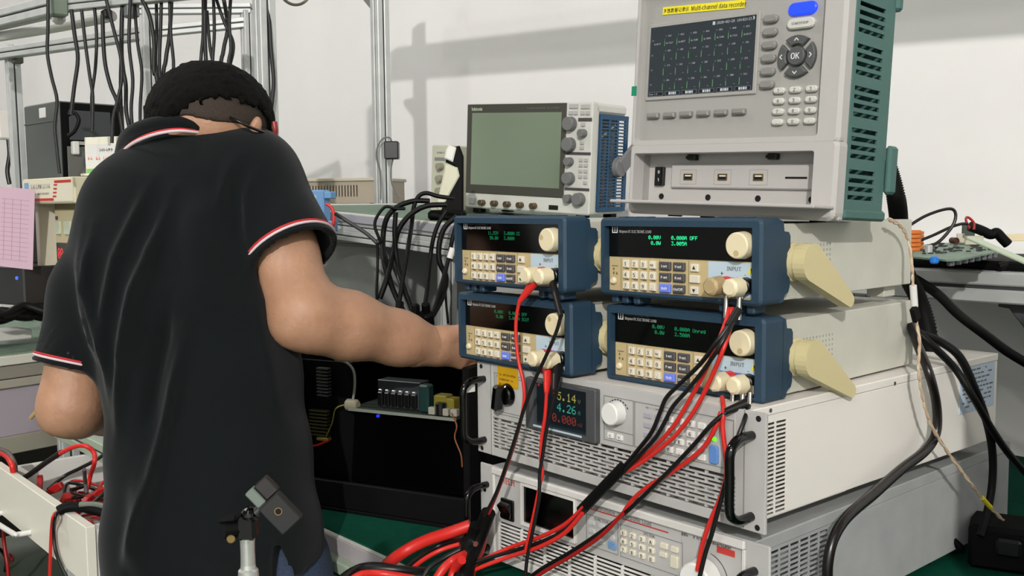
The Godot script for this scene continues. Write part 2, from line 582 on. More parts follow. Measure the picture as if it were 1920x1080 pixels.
func tables() -> void:
	var t := thing("workbench", "long workbench with dark green mat under the stacked instruments", "workbench")
	var b := MB.new()
	b.slab(Vector3(-2.75, 0.742, -2.05), Vector3(0.15, 0.765, -0.787), 0.002)
	put("tabletop", b, M.board, t)
	b = MB.new()
	b.slab(Vector3(-2.74, 0.765, -2.05), Vector3(0.15, 0.768, -0.797))
	put("bench_mat", b, M.mat_green, t)
	b = MB.new()
	b.slab(Vector3(-2.75, 0.739, -0.787), Vector3(0.15, 0.7665, -0.783), 0.001)
	put("edge_band", b, mat(Color(0.62, 0.60, 0.61), 0.5), t)
	profile("front_rail", Vector3(-2.75, 0.717, -0.79), Vector3(0.15, 0.717, -0.79), 0.045, t, Vector3.UP, mat(Color(0.66, 0.72, 0.64), 0.4, 0.2))
	profile("rear_rail", Vector3(-2.75, 0.717, -2.0), Vector3(0.15, 0.717, -2.0), 0.045, t)
	for x in [-2.72, 0.12]:
		for z in [-0.82, -1.98]:
			profile("leg", Vector3(x, 0.0, z), Vector3(x, 0.695, z), 0.045, t)
	b = MB.new()
	b.slab(Vector3(-2.7, 0.16, -1.95), Vector3(0.1, 0.18, -0.85), 0.002)
	put("lower_shelf", b, M.board, t)

# ---------------------------------------------------------------- 19 inch instruments
func bar_handle(parent: Node, x: float, y0: float, y1: float, out: float, r: float) -> void:
	var b := MB.new()
	var p := [Vector3(x, y0, 0.0), Vector3(x, y0, out * 0.55), Vector3(x, y0 + out * 0.16, out * 0.88), Vector3(x, y0 + out * 0.42, out), Vector3(x, (y0 + y1) * 0.5, out), Vector3(x, y1 - out * 0.42, out), Vector3(x, y1 - out * 0.16, out * 0.88), Vector3(x, y1, out * 0.55), Vector3(x, y1, 0.0)]
	b.tube(p, r, 12, 4)
	put("handle", b, M.black_gloss, parent)

func panel_outline(called: String, x0: float, y0: float, x1: float, y1: float, w: float, z: float, m: Material, parent: Node) -> void:
	var b := MB.new()
	b.ring(PackedVector2Array([Vector2(x0, y0), Vector2(x1, y0), Vector2(x1, y1), Vector2(x0, y1)]), PackedVector2Array([Vector2(x0 + w, y0 + w), Vector2(x1 - w, y0 + w), Vector2(x1 - w, y1 - w), Vector2(x0 + w, y1 - w)]), z - 0.001, z)
	put(called, b, m, parent)

# a plate in the plane x = const with real slots: rows of slot centres, columns of z ranges
func slotted_side(b: MB, x0: float, x1: float, y0: float, y1: float, z0: float, z1: float, rows: Array, h: float, cols: Array) -> void:
	var ya := y0
	for y in rows:
		b.slab(Vector3(x0, ya, z0), Vector3(x1, y - h * 0.5, z1))
		var za := z0
		for c in cols:
			b.slab(Vector3(x0, y - h * 0.5, za), Vector3(x1, y + h * 0.5, c[0]))
			za = c[1]
		b.slab(Vector3(x0, y - h * 0.5, za), Vector3(x1, y + h * 0.5, z1))
		ya = y + h * 0.5
	b.slab(Vector3(x0, ya, z0), Vector3(x1, y1, z1))

func button(called: String, x: float, y: float, w: float, h: float, z: float, t: float, m: Material, parent: Node, r := 0.0012) -> MeshInstance3D:
	var b := MB.new()
	b.prism(rrect(x - w / 2, y - h / 2, x + w / 2, y + h / 2, minf(r, minf(w, h) * 0.49), 3), z, z + t, t * 0.3)
	return put(called, b, m, parent)

func round_knob(called: String, x: float, y: float, z: float, r: float, L: float, m: Material, parent: Node, flutes := 0) -> MeshInstance3D:
	var b := MB.new()
	b.cyl(Vector3(x, y, z), Vector3(x, y, z + L), r, r * 0.93, 36, r * 0.09, flutes, 0.018 if flutes > 0 else 0.0)
	return put(called, b, m, parent)

func racks() -> void:
	# upper rack instrument
	var t := thing("rack_power_supply", "upper white rack instrument with slotted front grille and glowing readout screen", "instrument", Transform3D(Vector3(0.9998, 0, 0.0209), Vector3(0, 1, 0), Vector3(-0.0209, 0, 0.9998), Vector3(-0.5814, 0.934, -0.8606)))
	var H := 0.1285
	var b := MB.new()
	for s in [[-0.4826, 0.0, -0.4495, H], [-0.039, 0.0, 0.0, H], [-0.4495, 0.054, -0.039, H], [-0.4495, 0.0, -0.039, 0.0115]]:
		b.slab(Vector3(s[0], s[1], -0.004), Vector3(s[2], s[3], 0.0), 0.0006)
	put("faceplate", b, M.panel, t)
	b = MB.new()
	b.slab(Vector3(-0.461, 0.0045, -0.586), Vector3(-0.0226, 0.118, -0.190), 0.001)
	b.slab(Vector3(-0.4615, 0.118, -0.586), Vector3(-0.0216, 0.1283, -0.0042), 0.0012)
	b.slab(Vector3(-0.461, 0.0045, -0.191), Vector3(-0.0226, 0.0055, -0.0042))
	b.slab(Vector3(-0.461, 0.0045, -0.191), Vector3(-0.460, 0.118, -0.0042))
	put("case", b, M.side_white, t)
	b = MB.new()
	var sr := []
	for r in 22: sr.append(0.1084 - (21 - r) * 0.00472)
	slotted_side(b, -0.0236, -0.0226, 0.0045, 0.118, -0.191, -0.0042, sr, 0.0026, [[-0.0689, -0.0505], [-0.0476, -0.0316]])
	put("vented_side", b, M.side_white, t)
	b = MB.new()
	var rows := 9
	var pitch := 0.0425 / rows
	for r in rows:
		var y := 0.0115 + (r + 0.5) * pitch
		if r > 0: b.box(Vector3(-0.2443, y - pitch * 0.5, -0.0018), Vector3(0.4105, pitch * 0.46, 0.0032), 0.0004)
		var k := 0
		var x := -0.4495 + (0.0135 if r % 2 == 0 else 0.027)
		while x < -0.042:
			b.box(Vector3(x, y, -0.0022), Vector3(0.0030, pitch * 0.7, 0.0030))
			x += 0.0275
			k += 1
	put("grille", b, M.panel, t)
	bar_handle(t, -0.0175, 0.016, 0.103, 0.037, 0.0052)
	bar_handle(t, -0.467, 0.019, 0.105, 0.037, 0.0048)
	pbox("white_tag", Vector3(-0.4735, 0.088, 0.012), Vector3(-0.4725, 0.098, 0.030), 0.0, M.key_white, t)
	for q in [[-0.4735, 0.0058], [-0.4735, 0.122], [-0.0095, 0.0058], [-0.0095, 0.122]]:
		b = MB.new()
		b.cyl(Vector3(q[0], q[1], -0.001), Vector3(q[0], q[1], 0.0003), 0.0033, -1, 12)
		put("mounting_hole_shade", b, M.hole_shade, t)  # dark disc on the plate, coloured like a shaded hole
	for q in [[-0.4445, 0.0606, -0.376, 0.117], [-0.441, 0.064, -0.3795, 0.1135], [-0.234, 0.0606, -0.185, 0.1154], [-0.1838, 0.0606, -0.0406, 0.1154]]:
		panel_outline("panel_outline", q[0], q[1], q[2], q[3], 0.0009, 0.0005, M.panel_line, t)
	pbox("panel_seam", Vector3(-0.234, 0.0740, -0.0005), Vector3(-0.185, 0.0748, 0.0005), 0.0, M.panel_line, t)
	for x in [-0.0270, -0.452]: pbox("panel_seam", Vector3(x - 0.0005, 0.0, -0.0005), Vector3(x + 0.0005, H, 0.0004), 0.0, M.panel_line, t)
	# rotary switch
	var sw := MB.new()
	sw.cyl(Vector3(-0.4145, 0.0905, 0.0), Vector3(-0.4145, 0.0905, 0.010), 0.0155, 0.0135, 28, 0.002)
	sw.box(Vector3(-0.4175, 0.0875, 0.0165), Vector3(0.013, 0.035, 0.015), 0.003, Basis(Vector3(0, 0, 1), -0.15))
	put("rotary_switch", sw, M.black_gloss, t)
	var lb := MB.new()
	lb.slab(Vector3(-0.436, 0.1005, 0.0004), Vector3(-0.3935, 0.1275, 0.0012))
	var yl := put("tape_label", lb, M.tape, t)
	for k in 3: marks("print", Vector3(-0.432, 0.1165 - k * 0.0065, 0.0012), 0.034 - k * 0.006, 0.0030, mat(Color(0.40, 0.30, 0.03), 0.7), yl, 3 + k)
	# readout
	b = MB.new()
	b.ring(rrect(-0.3704, 0.0545, -0.2405, 0.1215, 0.002, 2), rrect(-0.353, 0.0615, -0.2565, 0.1165, 0.001, 2), 0.0, 0.0085, 0.0012)
	put("screen_bezel", b, M.dark_grey, t)
	var img := Image.create(386, 220, false, Image.FORMAT_RGB8)
	img.fill(Color(0.055, 0.115, 0.145))
	dots(img, "35.14", 120, 30, 6, Color(0.80, 0.78, 0.35))
	dots(img, "V", 310, 50, 3, Color(0.6, 0.6, 0.3))
	dots(img, "4.26", 156, 88, 6, Color(0.30, 0.80, 0.68))
	dots(img, "A", 310, 108, 3, Color(0.3, 0.6, 0.5))
	dots(img, "0.000", 120, 146, 6, Color(0.66, 0.26, 0.22))
	dots(img, "nW", 305, 166, 3, Color(0.5, 0.24, 0.2))
	img.fill_rect(Rect2i(8, 8, 16, 12), Color(0.75, 0.2, 0.2))
	img.fill_rect(Rect2i(70, 8, 16, 12), Color(0.2, 0.7, 0.35))
	img.fill_rect(Rect2i(0, 206, 386, 14), Color(0.10, 0.18, 0.22))
	screen("readout_screen", img, -0.353, 0.0615, -0.2565, 0.1165, 0.0035, 0.62, 0.3, t)
	b = MB.new()
	b.slab(Vector3(-0.354, 0.0585, 0.0086), Vector3(-0.264, 0.0608, 0.0092))
	put("bezel_strip", b, M.sticker, t)
	var kn := round_knob("dial", -0.2105, 0.0975, 0.0, 0.0145, 0.016, M.key_white, t, 24)
	b = MB.new()
	for k in 9:
		var th := PI * (0.18 + 0.64 * k / 8.0)
		b.box(Vector3(-0.2105 + cos(th) * 0.0185, 0.0955 + sin(th) * 0.0175, 0.0004), Vector3(0.0026, 0.0011, 0.0006), 0.0, Basis(Vector3(0, 0, 1), th + PI / 2))
	put("dial_ticks", b, M.ink, t)
	for x in [-0.2219, -0.2067]:
		var k := button("key", x, 0.0678, 0.0095, 0.0068, 0.0, 0.0025, M.key_white, t)
		print_text("mark", "<" if x < -0.21 else ">", Vector3(x, 0.0678, 0.0027), 0.006, M.ink, k, false)
	var caps := ["1", "2", "3", "", "4", "5", "6", "", "7", "8", "9", "", "0", ".", "-", ""]
	for r in 4:
		for q in 4:
			var x := -0.1292 + q * 0.01545
			var y := 0.1024 - r * 0.01160
			var k := button("key", x, y, 0.0108, 0.0074, 0.0, 0.0028, M.key_white, t)
			if caps[r * 4 + q] != "": print_text("legend", caps[r * 4 + q], Vector3(x, y, 0.0031), 0.006, M.ink, k, false)
	for r in 4:
		for q in 2:
			button("function_key", -0.1625 + q * 0.0165, 0.1015 - r * 0.0116, 0.0125, 0.0062, 0.0, 0.0018, mat(Color(0.62, 0.62, 0.66), 0.5), t)
	b = MB.new()
	b.cyl(Vector3(-0.066, 0.0904, 0), Vector3(-0.066, 0.0904, 0.002), 0.0026, 0.002, 14)
	put("indicator_lamp", b, glow(Color(0.42, 1.0, 0.12), 1.6), t)
	button("output_key", -0.0662, 0.0735, 0.0118, 0.0205, 0.0, 0.003, mat(Color(0.36, 0.53, 0.78), 0.5), t, 0.003)
	marks("print", Vector3(-0.166, 0.1105, 0.0), 0.050, 0.0022, M.ink_mid, t, 8)
	for q in [[0.1235, -0.038], [0.1205, -0.298]]:
		b = MB.new()
		b.cyl(Vector3(-0.0216, q[0], q[1]), Vector3(-0.0210, q[0], q[1]), 0.0024, -1, 10)
		put("screw", b, M.dark_grey, t)
	for z in [-0.06, -0.52]:
		for x in [-0.40, -0.08]:
			b = MB.new()
			b.cyl(Vector3(x, 0.0046, z), Vector3(x, -0.0173, z), 0.012, 0.010, 16)
			put("foot", b, M.rubber, t)
	b = MB.new()
	b.slab(Vector3(-0.0226, 0.0555, -0.575), Vector3(-0.0212, 0.1175, -0.472))
	var sh := put("spec_sheet", b, mat(Color(0.70, 0.76, 0.83), 0.6), t)
	b = MB.new()
	var rg := RandomNumberGenerator.new()
	rg.seed = 21
	for r in 9:
		var z := -0.478
		var y := 0.112 - r * 0.0062
		while z > -0.565:
			var w := rg.randf_range(0.003, 0.012)
			if rg.randf() < 0.72: b.slab(Vector3(-0.0212, y, z - w), Vector3(-0.0209, y + 0.0022, z))
			z -= w + 0.003
	put("print", b, M.ink_mid, sh)

	# lower rack instrument
	t = thing("rack_electronic_load", "lower rack instrument with blank black window, red lettering and grey case", "instrument", Transform3D(Vector3(1, 0, 0), Vector3(0, 1, 0), Vector3(0, 0, 1), Vector3(-0.587, 0.7831, -0.8784)))
	H = 0.1325
	b = MB.new()
	b.slab(Vector3(-0.4826, 0.0, -0.004), Vector3(-0.440, H, 0.0), 0.0015)
	b.slab(Vector3(-0.120, 0.0, -0.004), Vector3(0.0, H, 0.0), 0.0015)
	b.slab(Vector3(-0.441, 0.0565, -0.004), Vector3(-0.119, H, 0.0), 0.0)
	b.slab(Vector3(-0.441, 0.0, -0.004), Vector3(-0.119, 0.014, 0.0), 0.0)
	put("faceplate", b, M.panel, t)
	b = MB.new()
	b.slab(Vector3(-0.452, 0.122, 0.0), Vector3(-0.029, 0.1325, 0.006), 0.002)
	b.slab(Vector3(-0.452, 0.0, 0.0), Vector3(-0.4475, 0.122, 0.004), 0.001)
	b.slab(Vector3(-0.0335, 0.0, 0.0), Vector3(-0.029, 0.122, 0.004), 0.001)
	b.slab(Vector3(-0.4475, 0.0, 0.0), Vector3(-0.0335, 0.013, 0.004), 0.001)
	put("front_frame", b, M.white, t)
	b = MB.new()
	b.slab(Vector3(-0.461, 0.004, -0.666), Vector3(-0.0226, 0.117, -0.160), 0.001)
	b.slab(Vector3(-0.4615, 0.117, -0.666), Vector3(-0.0216, 0.1315, -0.0042), 0.0012)
	b.slab(Vector3(-0.461, 0.004, -0.161), Vector3(-0.0226, 0.005, -0.0042))
	b.slab(Vector3(-0.461, 0.004, -0.161), Vector3(-0.460, 0.117, -0.0042))
	put("case", b, M.side_grey, t)
	b = MB.new()
	sr = []
	for r in 17: sr.append(0.1112 - (16 - r) * 0.0059)
	var sc := []
	for q in 6: sc.append([-0.0511 - (5 - q) * 0.0202, -0.0339 - (5 - q) * 0.0202])
	slotted_side(b, -0.0236, -0.0226, 0.004, 0.117, -0.1605, -0.0042, sr, 0.0032, sc)
	put("vented_side", b, M.side_grey, t)
	for x in [-0.40, -0.08]:
		for z in [-0.06, -0.6]:
			b = MB.new()
			b.cyl(Vector3(x, 0.0042, z), Vector3(x, -0.0152, z), 0.012, 0.010, 16)
			put("foot", b, M.rubber, t)
	bar_handle(t, -0.019, 0.012, 0.101, 0.037, 0.0052)
	bar_handle(t, -0.467, 0.012, 0.103, 0.037, 0.0048)
	for q in [[-0.4727, 0.094], [-0.4727, 0.028]]:
		b = MB.new()
		b.cyl(Vector3(q[0], q[1], -0.001), Vector3(q[0], q[1], 0.0003), 0.0033, -1, 12)
		put("mounting_hole_shade", b, M.hole_shade, t)  # near-black disc painted in place of a shaded hole
	print_text("logo", "ITECH", Vector3(-0.437, 0.1165, 0.0003), 0.0128, M.ink_red, t, true, "Droid Sans", Basis.IDENTITY, 0.85)
	b = MB.new()
	b.prism(rrect(-0.436, 0.062, -0.4095, 0.0916, 0.0015, 2), 0.0, 0.0025, 0.0006)
	var rk := put("rocker_switch", b, M.black, t)
	b = MB.new()
	b.box(Vector3(-0.4228, 0.080, 0.005), Vector3(0.0215, 0.013, 0.010), 0.001, Basis(Vector3(1, 0, 0), 0.5))
	b.box(Vector3(-0.4228, 0.071, 0.0035), Vector3(0.0215, 0.012, 0.004), 0.001, Basis(Vector3(1, 0, 0), -0.25))
	put("rocker", b, M.black_gloss, rk)
	b = MB.new()
	b.ring(rrect(-0.393, 0.0625, -0.2885, 0.1225, 0.001, 2), rrect(-0.3885, 0.068, -0.2905, 0.1185, 0.001, 2), 0.0, 0.0045, 0.001)
	put("window_frame", b, M.white, t)
	b = MB.new()
	b.slab(Vector3(-0.3885, 0.068, 0.0), Vector3(-0.2905, 0.1185, 0.0012))
	put("display_window", b, M.black_gloss, t)
	print_text("print", "Programmable DC Electronic Load", Vector3(-0.2655, 0.1182, 0.0004), 0.0072, M.ink_mid, t, true, "Droid Sans", Basis.IDENTITY, 0.92)
	b = MB.new()
	b.slab(Vector3(-0.2655, 0.1136, -0.0003), Vector3(-0.138, 0.1149, 0.0005))
	put("red_rule", b, M.ink_red, t)
	marks("print", Vector3(-0.113, 0.1215, 0.0062), 0.068, 0.0036, M.ink_mid, t, 9)
	panel_outline("panel_outline", -0.2713, 0.066, -0.2169, 0.1065, 0.0008, 0.0005, M.panel_line, t)
	panel_outline("panel_outline", -0.2131, 0.066, -0.1164, 0.1072, 0.0008, 0.0005, M.panel_line, t)
	print_text("print", "FUNCTION", Vector3(-0.257, 0.1035, 0.0004), 0.005, M.ink_mid, t)
	print_text("print", "SYSTEM", Vector3(-0.176, 0.1042, 0.0004), 0.005, M.ink_mid, t)
	for r in 3:
		for q in 4:
			var k := button("key", -0.2069 + q * 0.01478, 0.0972 - r * 0.01035, 0.0095, 0.0075, 0.0, 0.003, M.key, t, 0.002)
			var s: String = ["1", "2", "3", "A", "4", "5", "6", "B", "7", "8", "9", "0"][r * 4 + q]
			print_text("legend", s, Vector3(-0.2069 + q * 0.01478, 0.0972 - r * 0.01035, 0.0032), 0.006, M.ink, k, false)
	for q in [[-0.1434, 0.0973, 0.0075], [-0.1279, 0.0972, 0.0075], [-0.1446, 0.0866, 0.0068], [-0.1279, 0.0822, 0.015]]:
		button("key", q[0], q[1], 0.0115, q[2], 0.0, 0.003, M.key, t, 0.002)
	for r in 3:
		for q in 3:
			if r == 2 and q == 2: continue
			button("function_key", -0.2613 + q * 0.0170, 0.0965 - r * 0.0100, 0.0105, 0.0058, 0.0, 0.0016, mat(Color(0.73, 0.735, 0.74), 0.5), t, 0.002)
	button("shift_key", -0.2263, 0.0762, 0.0145, 0.0100, 0.0, 0.002, mat(Color(0.45, 0.58, 0.74), 0.5), t, 0.003)
	round_knob("dial", -0.0835, 0.0755, 0.0, 0.0235, 0.022, M.key_white, t, 0)
	b = MB.new()
	for k in 16:
		var th := PI * (-0.15 + 0.55 * k / 15.0)
		b.box(Vector3(-0.0835 + cos(th) * 0.0305, 0.0755 + sin(th) * 0.0305, 0.0002), Vector3(0.0065, 0.0008, 0.0005), 0.0, Basis(Vector3(0, 0, 1), th + PI / 2))
	put("dial_arc", b, M.ink_mid, t)
	b = MB.new()
	b.slab(Vector3(-0.0685, 0.1092, -0.0003), Vector3(-0.0445, 0.1166, 0.0004))
	put("red_block", b, mat(Color(0.74, 0.22, 0.20), 0.6), t)
	# louvres below the controls
	b = MB.new()
	for r in 8:
		var y := 0.0165 + r * 0.0052
		b.box(Vector3(-0.280, y, 0.0), Vector3(0.320, 0.0026, 0.0060), 0.0006, Basis(Vector3(1, 0, 0), -0.35))
	for x in [-0.439, -0.3925, -0.3465, -0.300, -0.254, -0.208, -0.162, -0.121]:
		b.slab(Vector3(x - 0.0014, 0.014, 0.0), Vector3(x + 0.0014, 0.0565, 0.0042), 0.0004)
	put("louvres", b, M.white, t)

# ---------------------------------------------------------------- half rack loads in blue rubber bumpers
func dot_display(l1: String, l2: String, col: Color, parent: Node, e: float, x0: float) -> void:
	var img := Image.create(680, 112, false, Image.FORMAT_RGB8)
	img.fill(Color(0, 0, 0))
	dots(img, l1, 4, 8, 5, col)
	dots(img, l2, 4, 60, 5, col)
	screen("vacuum_display", img, -0.2097 + x0, 0.0545, -0.2097 + x0 + 0.085, 0.0685, 0.0013, e, 0.12, parent)

func make_load(at: Transform3D, l1: String, l2: String, e: float, x0: float, feet: bool, knob_turn: float, t1: Material, ax: float, label: String) -> void:
	var t := thing("electronic_load", label, "electronic load", at, "blue bumpered bench loads in the stack")
	var W := 0.2097
	var b := MB.new()
	b.slab(Vector3(-W - 0.003, -0.003, -0.35), Vector3(0.003, 0.0812, -0.165), 0.0008)
	b.slab(Vector3(-W - 0.003, -0.003, -0.0755), Vector3(0.003, 0.0812, -0.0015), 0.0008)
	b.slab(Vector3(-W - 0.003, -0.003, -0.166), Vector3(-W - 0.001, 0.0812, -0.075))
	b.slab(Vector3(-W - 0.003, 0.0792, -0.166), Vector3(0.002, 0.0812, -0.075))
	b.slab(Vector3(-W - 0.003, -0.003, -0.166), Vector3(0.002, -0.001, -0.075))
	put("case", b, M.case, t)
	b = MB.new()
	var vr := []
	for r in 6: vr.append(0.0260 + r * 0.0059)
	var vc := []
	for q in 10: vc.append([-0.1468 + q * 0.00695, -0.1442 + q * 0.00695])
	slotted_side(b, 0.0018, 0.003, -0.003, 0.0812, -0.166, -0.075, vr, 0.0028, vc)
	put("vented_side", b, M.case, t)
	# bumper
	b = MB.new()
	var o := rrect(-W - 0.0085, -0.0055, 0.012, 0.0882, 0.006, 3)
	b.ring(o, rrect(-W, 0.0, 0.0, 0.0782, 0.0005, 3), -0.004, 0.0095, 0.003)
	b.ring(o, rrect(-W - 0.003, -0.003, 0.003, 0.0812, 0.0005, 3), -0.027, -0.004, 0.0)
	for s in [[-W - 0.0085, -W - 0.003], [0.003, 0.012]]:
		b.xf = Transform3D(Basis(Vector3(0, 0, 1), Vector3(0, 1, 0), Vector3(-1, 0, 0)), Vector3(s[1], 0, 0))
		b.prism(PackedVector2Array([Vector2(-0.026, -0.004), Vector2(-0.033, -0.003), Vector2(-0.036, 0.004), Vector2(-0.043, 0.007), Vector2(-0.0455, 0.013), Vector2(-0.0455, 0.022), Vector2(-0.040, 0.027), Vector2(-0.040, 0.050), Vector2(-0.046, 0.056), Vector2(-0.046, 0.068), Vector2(-0.043, 0.0725), Vector2(-0.034, 0.0735), Vector2(-0.032, 0.084), Vector2(-0.026, 0.086)]), 0.0, s[1] - s[0])
	b.xf = Transform3D.IDENTITY
	for k in 3:
		b.box(Vector3(-W + 0.018 + k * 0.017, 0.0885, -0.010), Vector3(0.010, 0.0016, 0.018), 0.0007)
		b.box(Vector3(-0.018 - k * 0.017, 0.0885, -0.010), Vector3(0.010, 0.0016, 0.018), 0.0007)
	if feet:
		for x in [-0.202, -0.186, -0.168, -0.044, -0.026, -0.008]:
			b.box(Vector3(x, -0.0100, -0.012), Vector3(0.010, 0.0105, 0.024), 0.0015)
	put("bumper", b, M.bumper, t)
	if feet:
		for x in [-0.19, -0.02]:
			pbox("rear_foot", Vector3(x - 0.012, -0.018, -0.33), Vector3(x + 0.012, -0.003, -0.30), 0.001, M.case, t)
	else:
		for x in [-0.19, -0.02]:
			pbox("rear_foot", Vector3(x - 0.012, -0.0055, -0.33), Vector3(x + 0.012, -0.003, -0.30), 0.001, M.case, t)
	# front panel
	pbox("front_panel", Vector3(-W, 0.0, -0.0016), Vector3(0.0, 0.0415, 0.0), 0.0, M.beige_panel, t)
	var win := pbox("display_window", Vector3(-W, 0.0412, -0.0016), Vector3(0.0, 0.0782, 0.0012), 0.0003, M.black_gloss, t)
	dot_display(l1, l2, Color(0.16, 0.86, 0.56), t, e, x0)
	var em := MB.new()
	em.slab(Vector3(-W + 0.0055, 0.0705, 0.0013), Vector3(-W + 0.0068, 0.0772, 0.0015))
	em.slab(Vector3(-W + 0.0092, 0.0715, 0.0013), Vector3(-W + 0.0103, 0.0772, 0.0015))
	em.slab(Vector3(-W + 0.0127, 0.0705, 0.0013), Vector3(-W + 0.0140, 0.0772, 0.0015))
	em.slab(Vector3(-W + 0.0055, 0.0697, 0.0013), Vector3(-W + 0.0140, 0.0708, 0.0015))
	put("emblem", em, M.ink_white, win)
	print_text("print", "Maynuo DC ELECTRONIC LOAD", Vector3(-W + 0.0165, 0.0718, 0.0013), 0.0048, mat(Color(0.62, 0.62, 0.62), 0.7), win, true, "Droid Sans", Basis.IDENTITY, 0.75)
	marks("print", Vector3(-W + 0.0165, 0.0762, 0.0012), 0.042, 0.0018, mat(Color(0.30, 0.30, 0.30), 0.7), win, 4)
	var caps := ["1", "2", "3", "Esc", "4", "5", "6", "0", "7", "8", "9", "."]
	var under := MB.new()
	for r in 3:
		for q in 4:
			var x := -W + 0.0279 + q * 0.01362
			var y := 0.0330 - r * 0.0130
			var k := button("key", x, y, 0.0094, 0.0094, 0.0, 0.0034, M.key, t, 0.0008)
			print_text("legend", caps[r * 4 + q], Vector3(x, y, 0.0036), 0.0062 if q < 3 or r > 0 else 0.0034, M.ink, k, false)
			under.slab(Vector3(x - 0.003, y - 0.0066, 0.0), Vector3(x + 0.003, y - 0.0057, 0.0002))
	under.slab(Vector3(-W + 0.0035, 0.0292, 0.0), Vector3(-W + 0.0135, 0.0302, 0.0002))
	for q in [[0.0055, 0.0245], [0.0055, 0.0195], [0.0105, 0.0190]]:
		under.slab(Vector3(-W + q[0], q[1], 0.0), Vector3(-W + q[0] + 0.0022, q[1] + 0.003, 0.0002))
	for x in [0.0183, 0.0775, 0.1195]:
		under.slab(Vector3(-W + x, 0.001, 0.0), Vector3(-W + x + 0.0005, 0.040, 0.0002))
	put("panel_print", under, mat(Color(0.45, 0.37, 0.24), 0.7), t)
	var fl := ["I-set", "V-set", "P-set", "R-set", "Shift", "On/Off"]
	for r in 3:
		for q in 2:
			var x := -W + 0.0870 + q * 0.0203
			var y := 0.0325 - r * 0.0130
			var k := button("function_key", x, y, 0.0165, 0.0098, 0.0, 0.0036, M.key_blue if r == 2 and q == 0 else M.key_dark, t, 0.001)
			print_text("legend", fl[r * 2 + q], Vector3(x, y, 0.0038), 0.0042, M.ink_white, k, false)
	for r in 3:
		var k := button("arrow_key", -W + 0.1292, 0.0320 - r * 0.0128, 0.0112 if r != 1 else 0.014, 0.0090, 0.0, 0.0032, M.key, t, 0.0008)
		if r == 1: continue
		var a := MB.new()
		var s := 1.0 if r == 0 else -1.0
		a.prism(PackedVector2Array([Vector2(-0.0022, -0.0016 * s), Vector2(0.0022, -0.0016 * s), Vector2(0.0, 0.0024 * s)]), 0.0, 0.0003)
		a.xf = Transform3D.IDENTITY
		var ar := put("arrow", a, M.ink, k)
		ar.position = Vector3(-W + 0.1292, 0.0320 - r * 0.0128, 0.0032)
	b = MB.new()
	b.cyl(Vector3(-W + 0.0078, 0.0118, 0.0), Vector3(-W + 0.0078, 0.0118, 0.0048), 0.0046, 0.004, 18, 0.0012)
	put("power_button", b, M.beige, t)
	# turning knob with a finger dimple
	b = MB.new()
	var kx := -W + 0.1945
	b.cyl(Vector3(kx, 0.0592, 0.001), Vector3(kx, 0.0592, 0.0165), 0.0150, 0.0142, 40, 0.0014)
	var kn := put("knob", b, M.beige, t)
	b = MB.new()
	var dx := kx + cos(knob_turn) * 0.0085
	var dy := 0.0592 + sin(knob_turn) * 0.0085
	b.cyl(Vector3(dx, dy, 0.0160), Vector3(dx, dy, 0.0168), 0.0034, 0.0034, 18)
	put("dimple", b, M.beige_panel, kn)
	# input sticker and binding posts
	pbox("input_sticker", Vector3(-W + 0.1470, 0.002, 0.0), Vector3(-0.0012, 0.0400, 0.0004), 0.0, M.sticker, t)
	pbox("blue_field", Vector3(-W + 0.1575, 0.006, 0.0), Vector3(-0.0012, 0.0235, 0.0006), 0.0, M.sticker_blue, t)
	print_text("print", "INPUT", Vector3(-W + 0.181, 0.0330, 0.0006), 0.0064, M.ink_mid, t, false)
	print_text("print", "+", Vector3(-W + 0.1655, 0.0275, 0.0006), 0.007, M.ink, t, false)
	print_text("print", "-", Vector3(-W + 0.1955, 0.0275, 0.0006), 0.007, M.ink, t, false)
	b = MB.new()
	b.prism(PackedVector2Array([Vector2(-0.0048, -0.0035), Vector2(0.0048, -0.0035), Vector2(0.0, 0.0050)]), 0.0, 0.0003)
	var tri := put("warning_triangle", b, M.yellow, t)
	tri.position = Vector3(-W + 0.2032, 0.0318, 0.0004)
	b = MB.new()
	b.slab(Vector3(-0.0005, -0.001, 0.0003), Vector3(0.0005, 0.0025, 0.0005))
	b.slab(Vector3(-0.0005, -0.0027, 0.0003), Vector3(0.0005, -0.0018, 0.0005))
	put("exclamation", b, M.ink, tri)
	for k in 2:
		var x := -W + (0.1725 if k == 0 else 0.1975)
		b = MB.new()
		b.cyl(Vector3(x, 0.0150, 0.0), Vector3(x, 0.0150, 0.010), 0.0098, 0.0092, 20, 0.001)
		var col := put("post_collar", b, M.red if k == 0 else M.black, t)
		b = MB.new()
		b.cyl(Vector3(x, 0.0150, 0.004), Vector3(x, 0.0150, 0.016), 0.0028, -1, 10)
		put("stud", b, M.metal, col)
		b = MB.new()
		b.cyl(Vector3(x, 0.0150, 0.0125), Vector3(x, 0.0150, 0.0335), 0.0108, 0.0098, 48, 0.0026, 8, 0.035)
		put("binding_post", b, t1 if k == 0 else M.beige, t)
	# carrying handle: a hub and an arm on each side
	for s in [-1.0, 1.0]:
		b = MB.new()
		var xs := 0.003 if s > 0 else -W - 0.003
		if s < 0.0:
			b.cyl(Vector3(xs, 0.039, -0.058), Vector3(xs - 0.004, 0.039, -0.058), 0.0195, 0.0195, 32, 0.001)
		else:
			b.cyl(Vector3(xs, 0.039, -0.058), Vector3(xs + 0.0175, 0.039, -0.058), 0.0195, 0.0195, 32, 0.001)
			b.cyl(Vector3(xs + 0.004, 0.039, -0.058), Vector3(xs + 0.008, 0.039, -0.058), 0.0215, 0.0215, 32, 0.001)
		put("handle_hub", b, M.handle_beige, t)
	b = MB.new()
	var arm := PackedVector2Array()
	var pv := Vector2(-0.058, 0.039)
	var tp := Vector2(-0.1385, -0.0075)
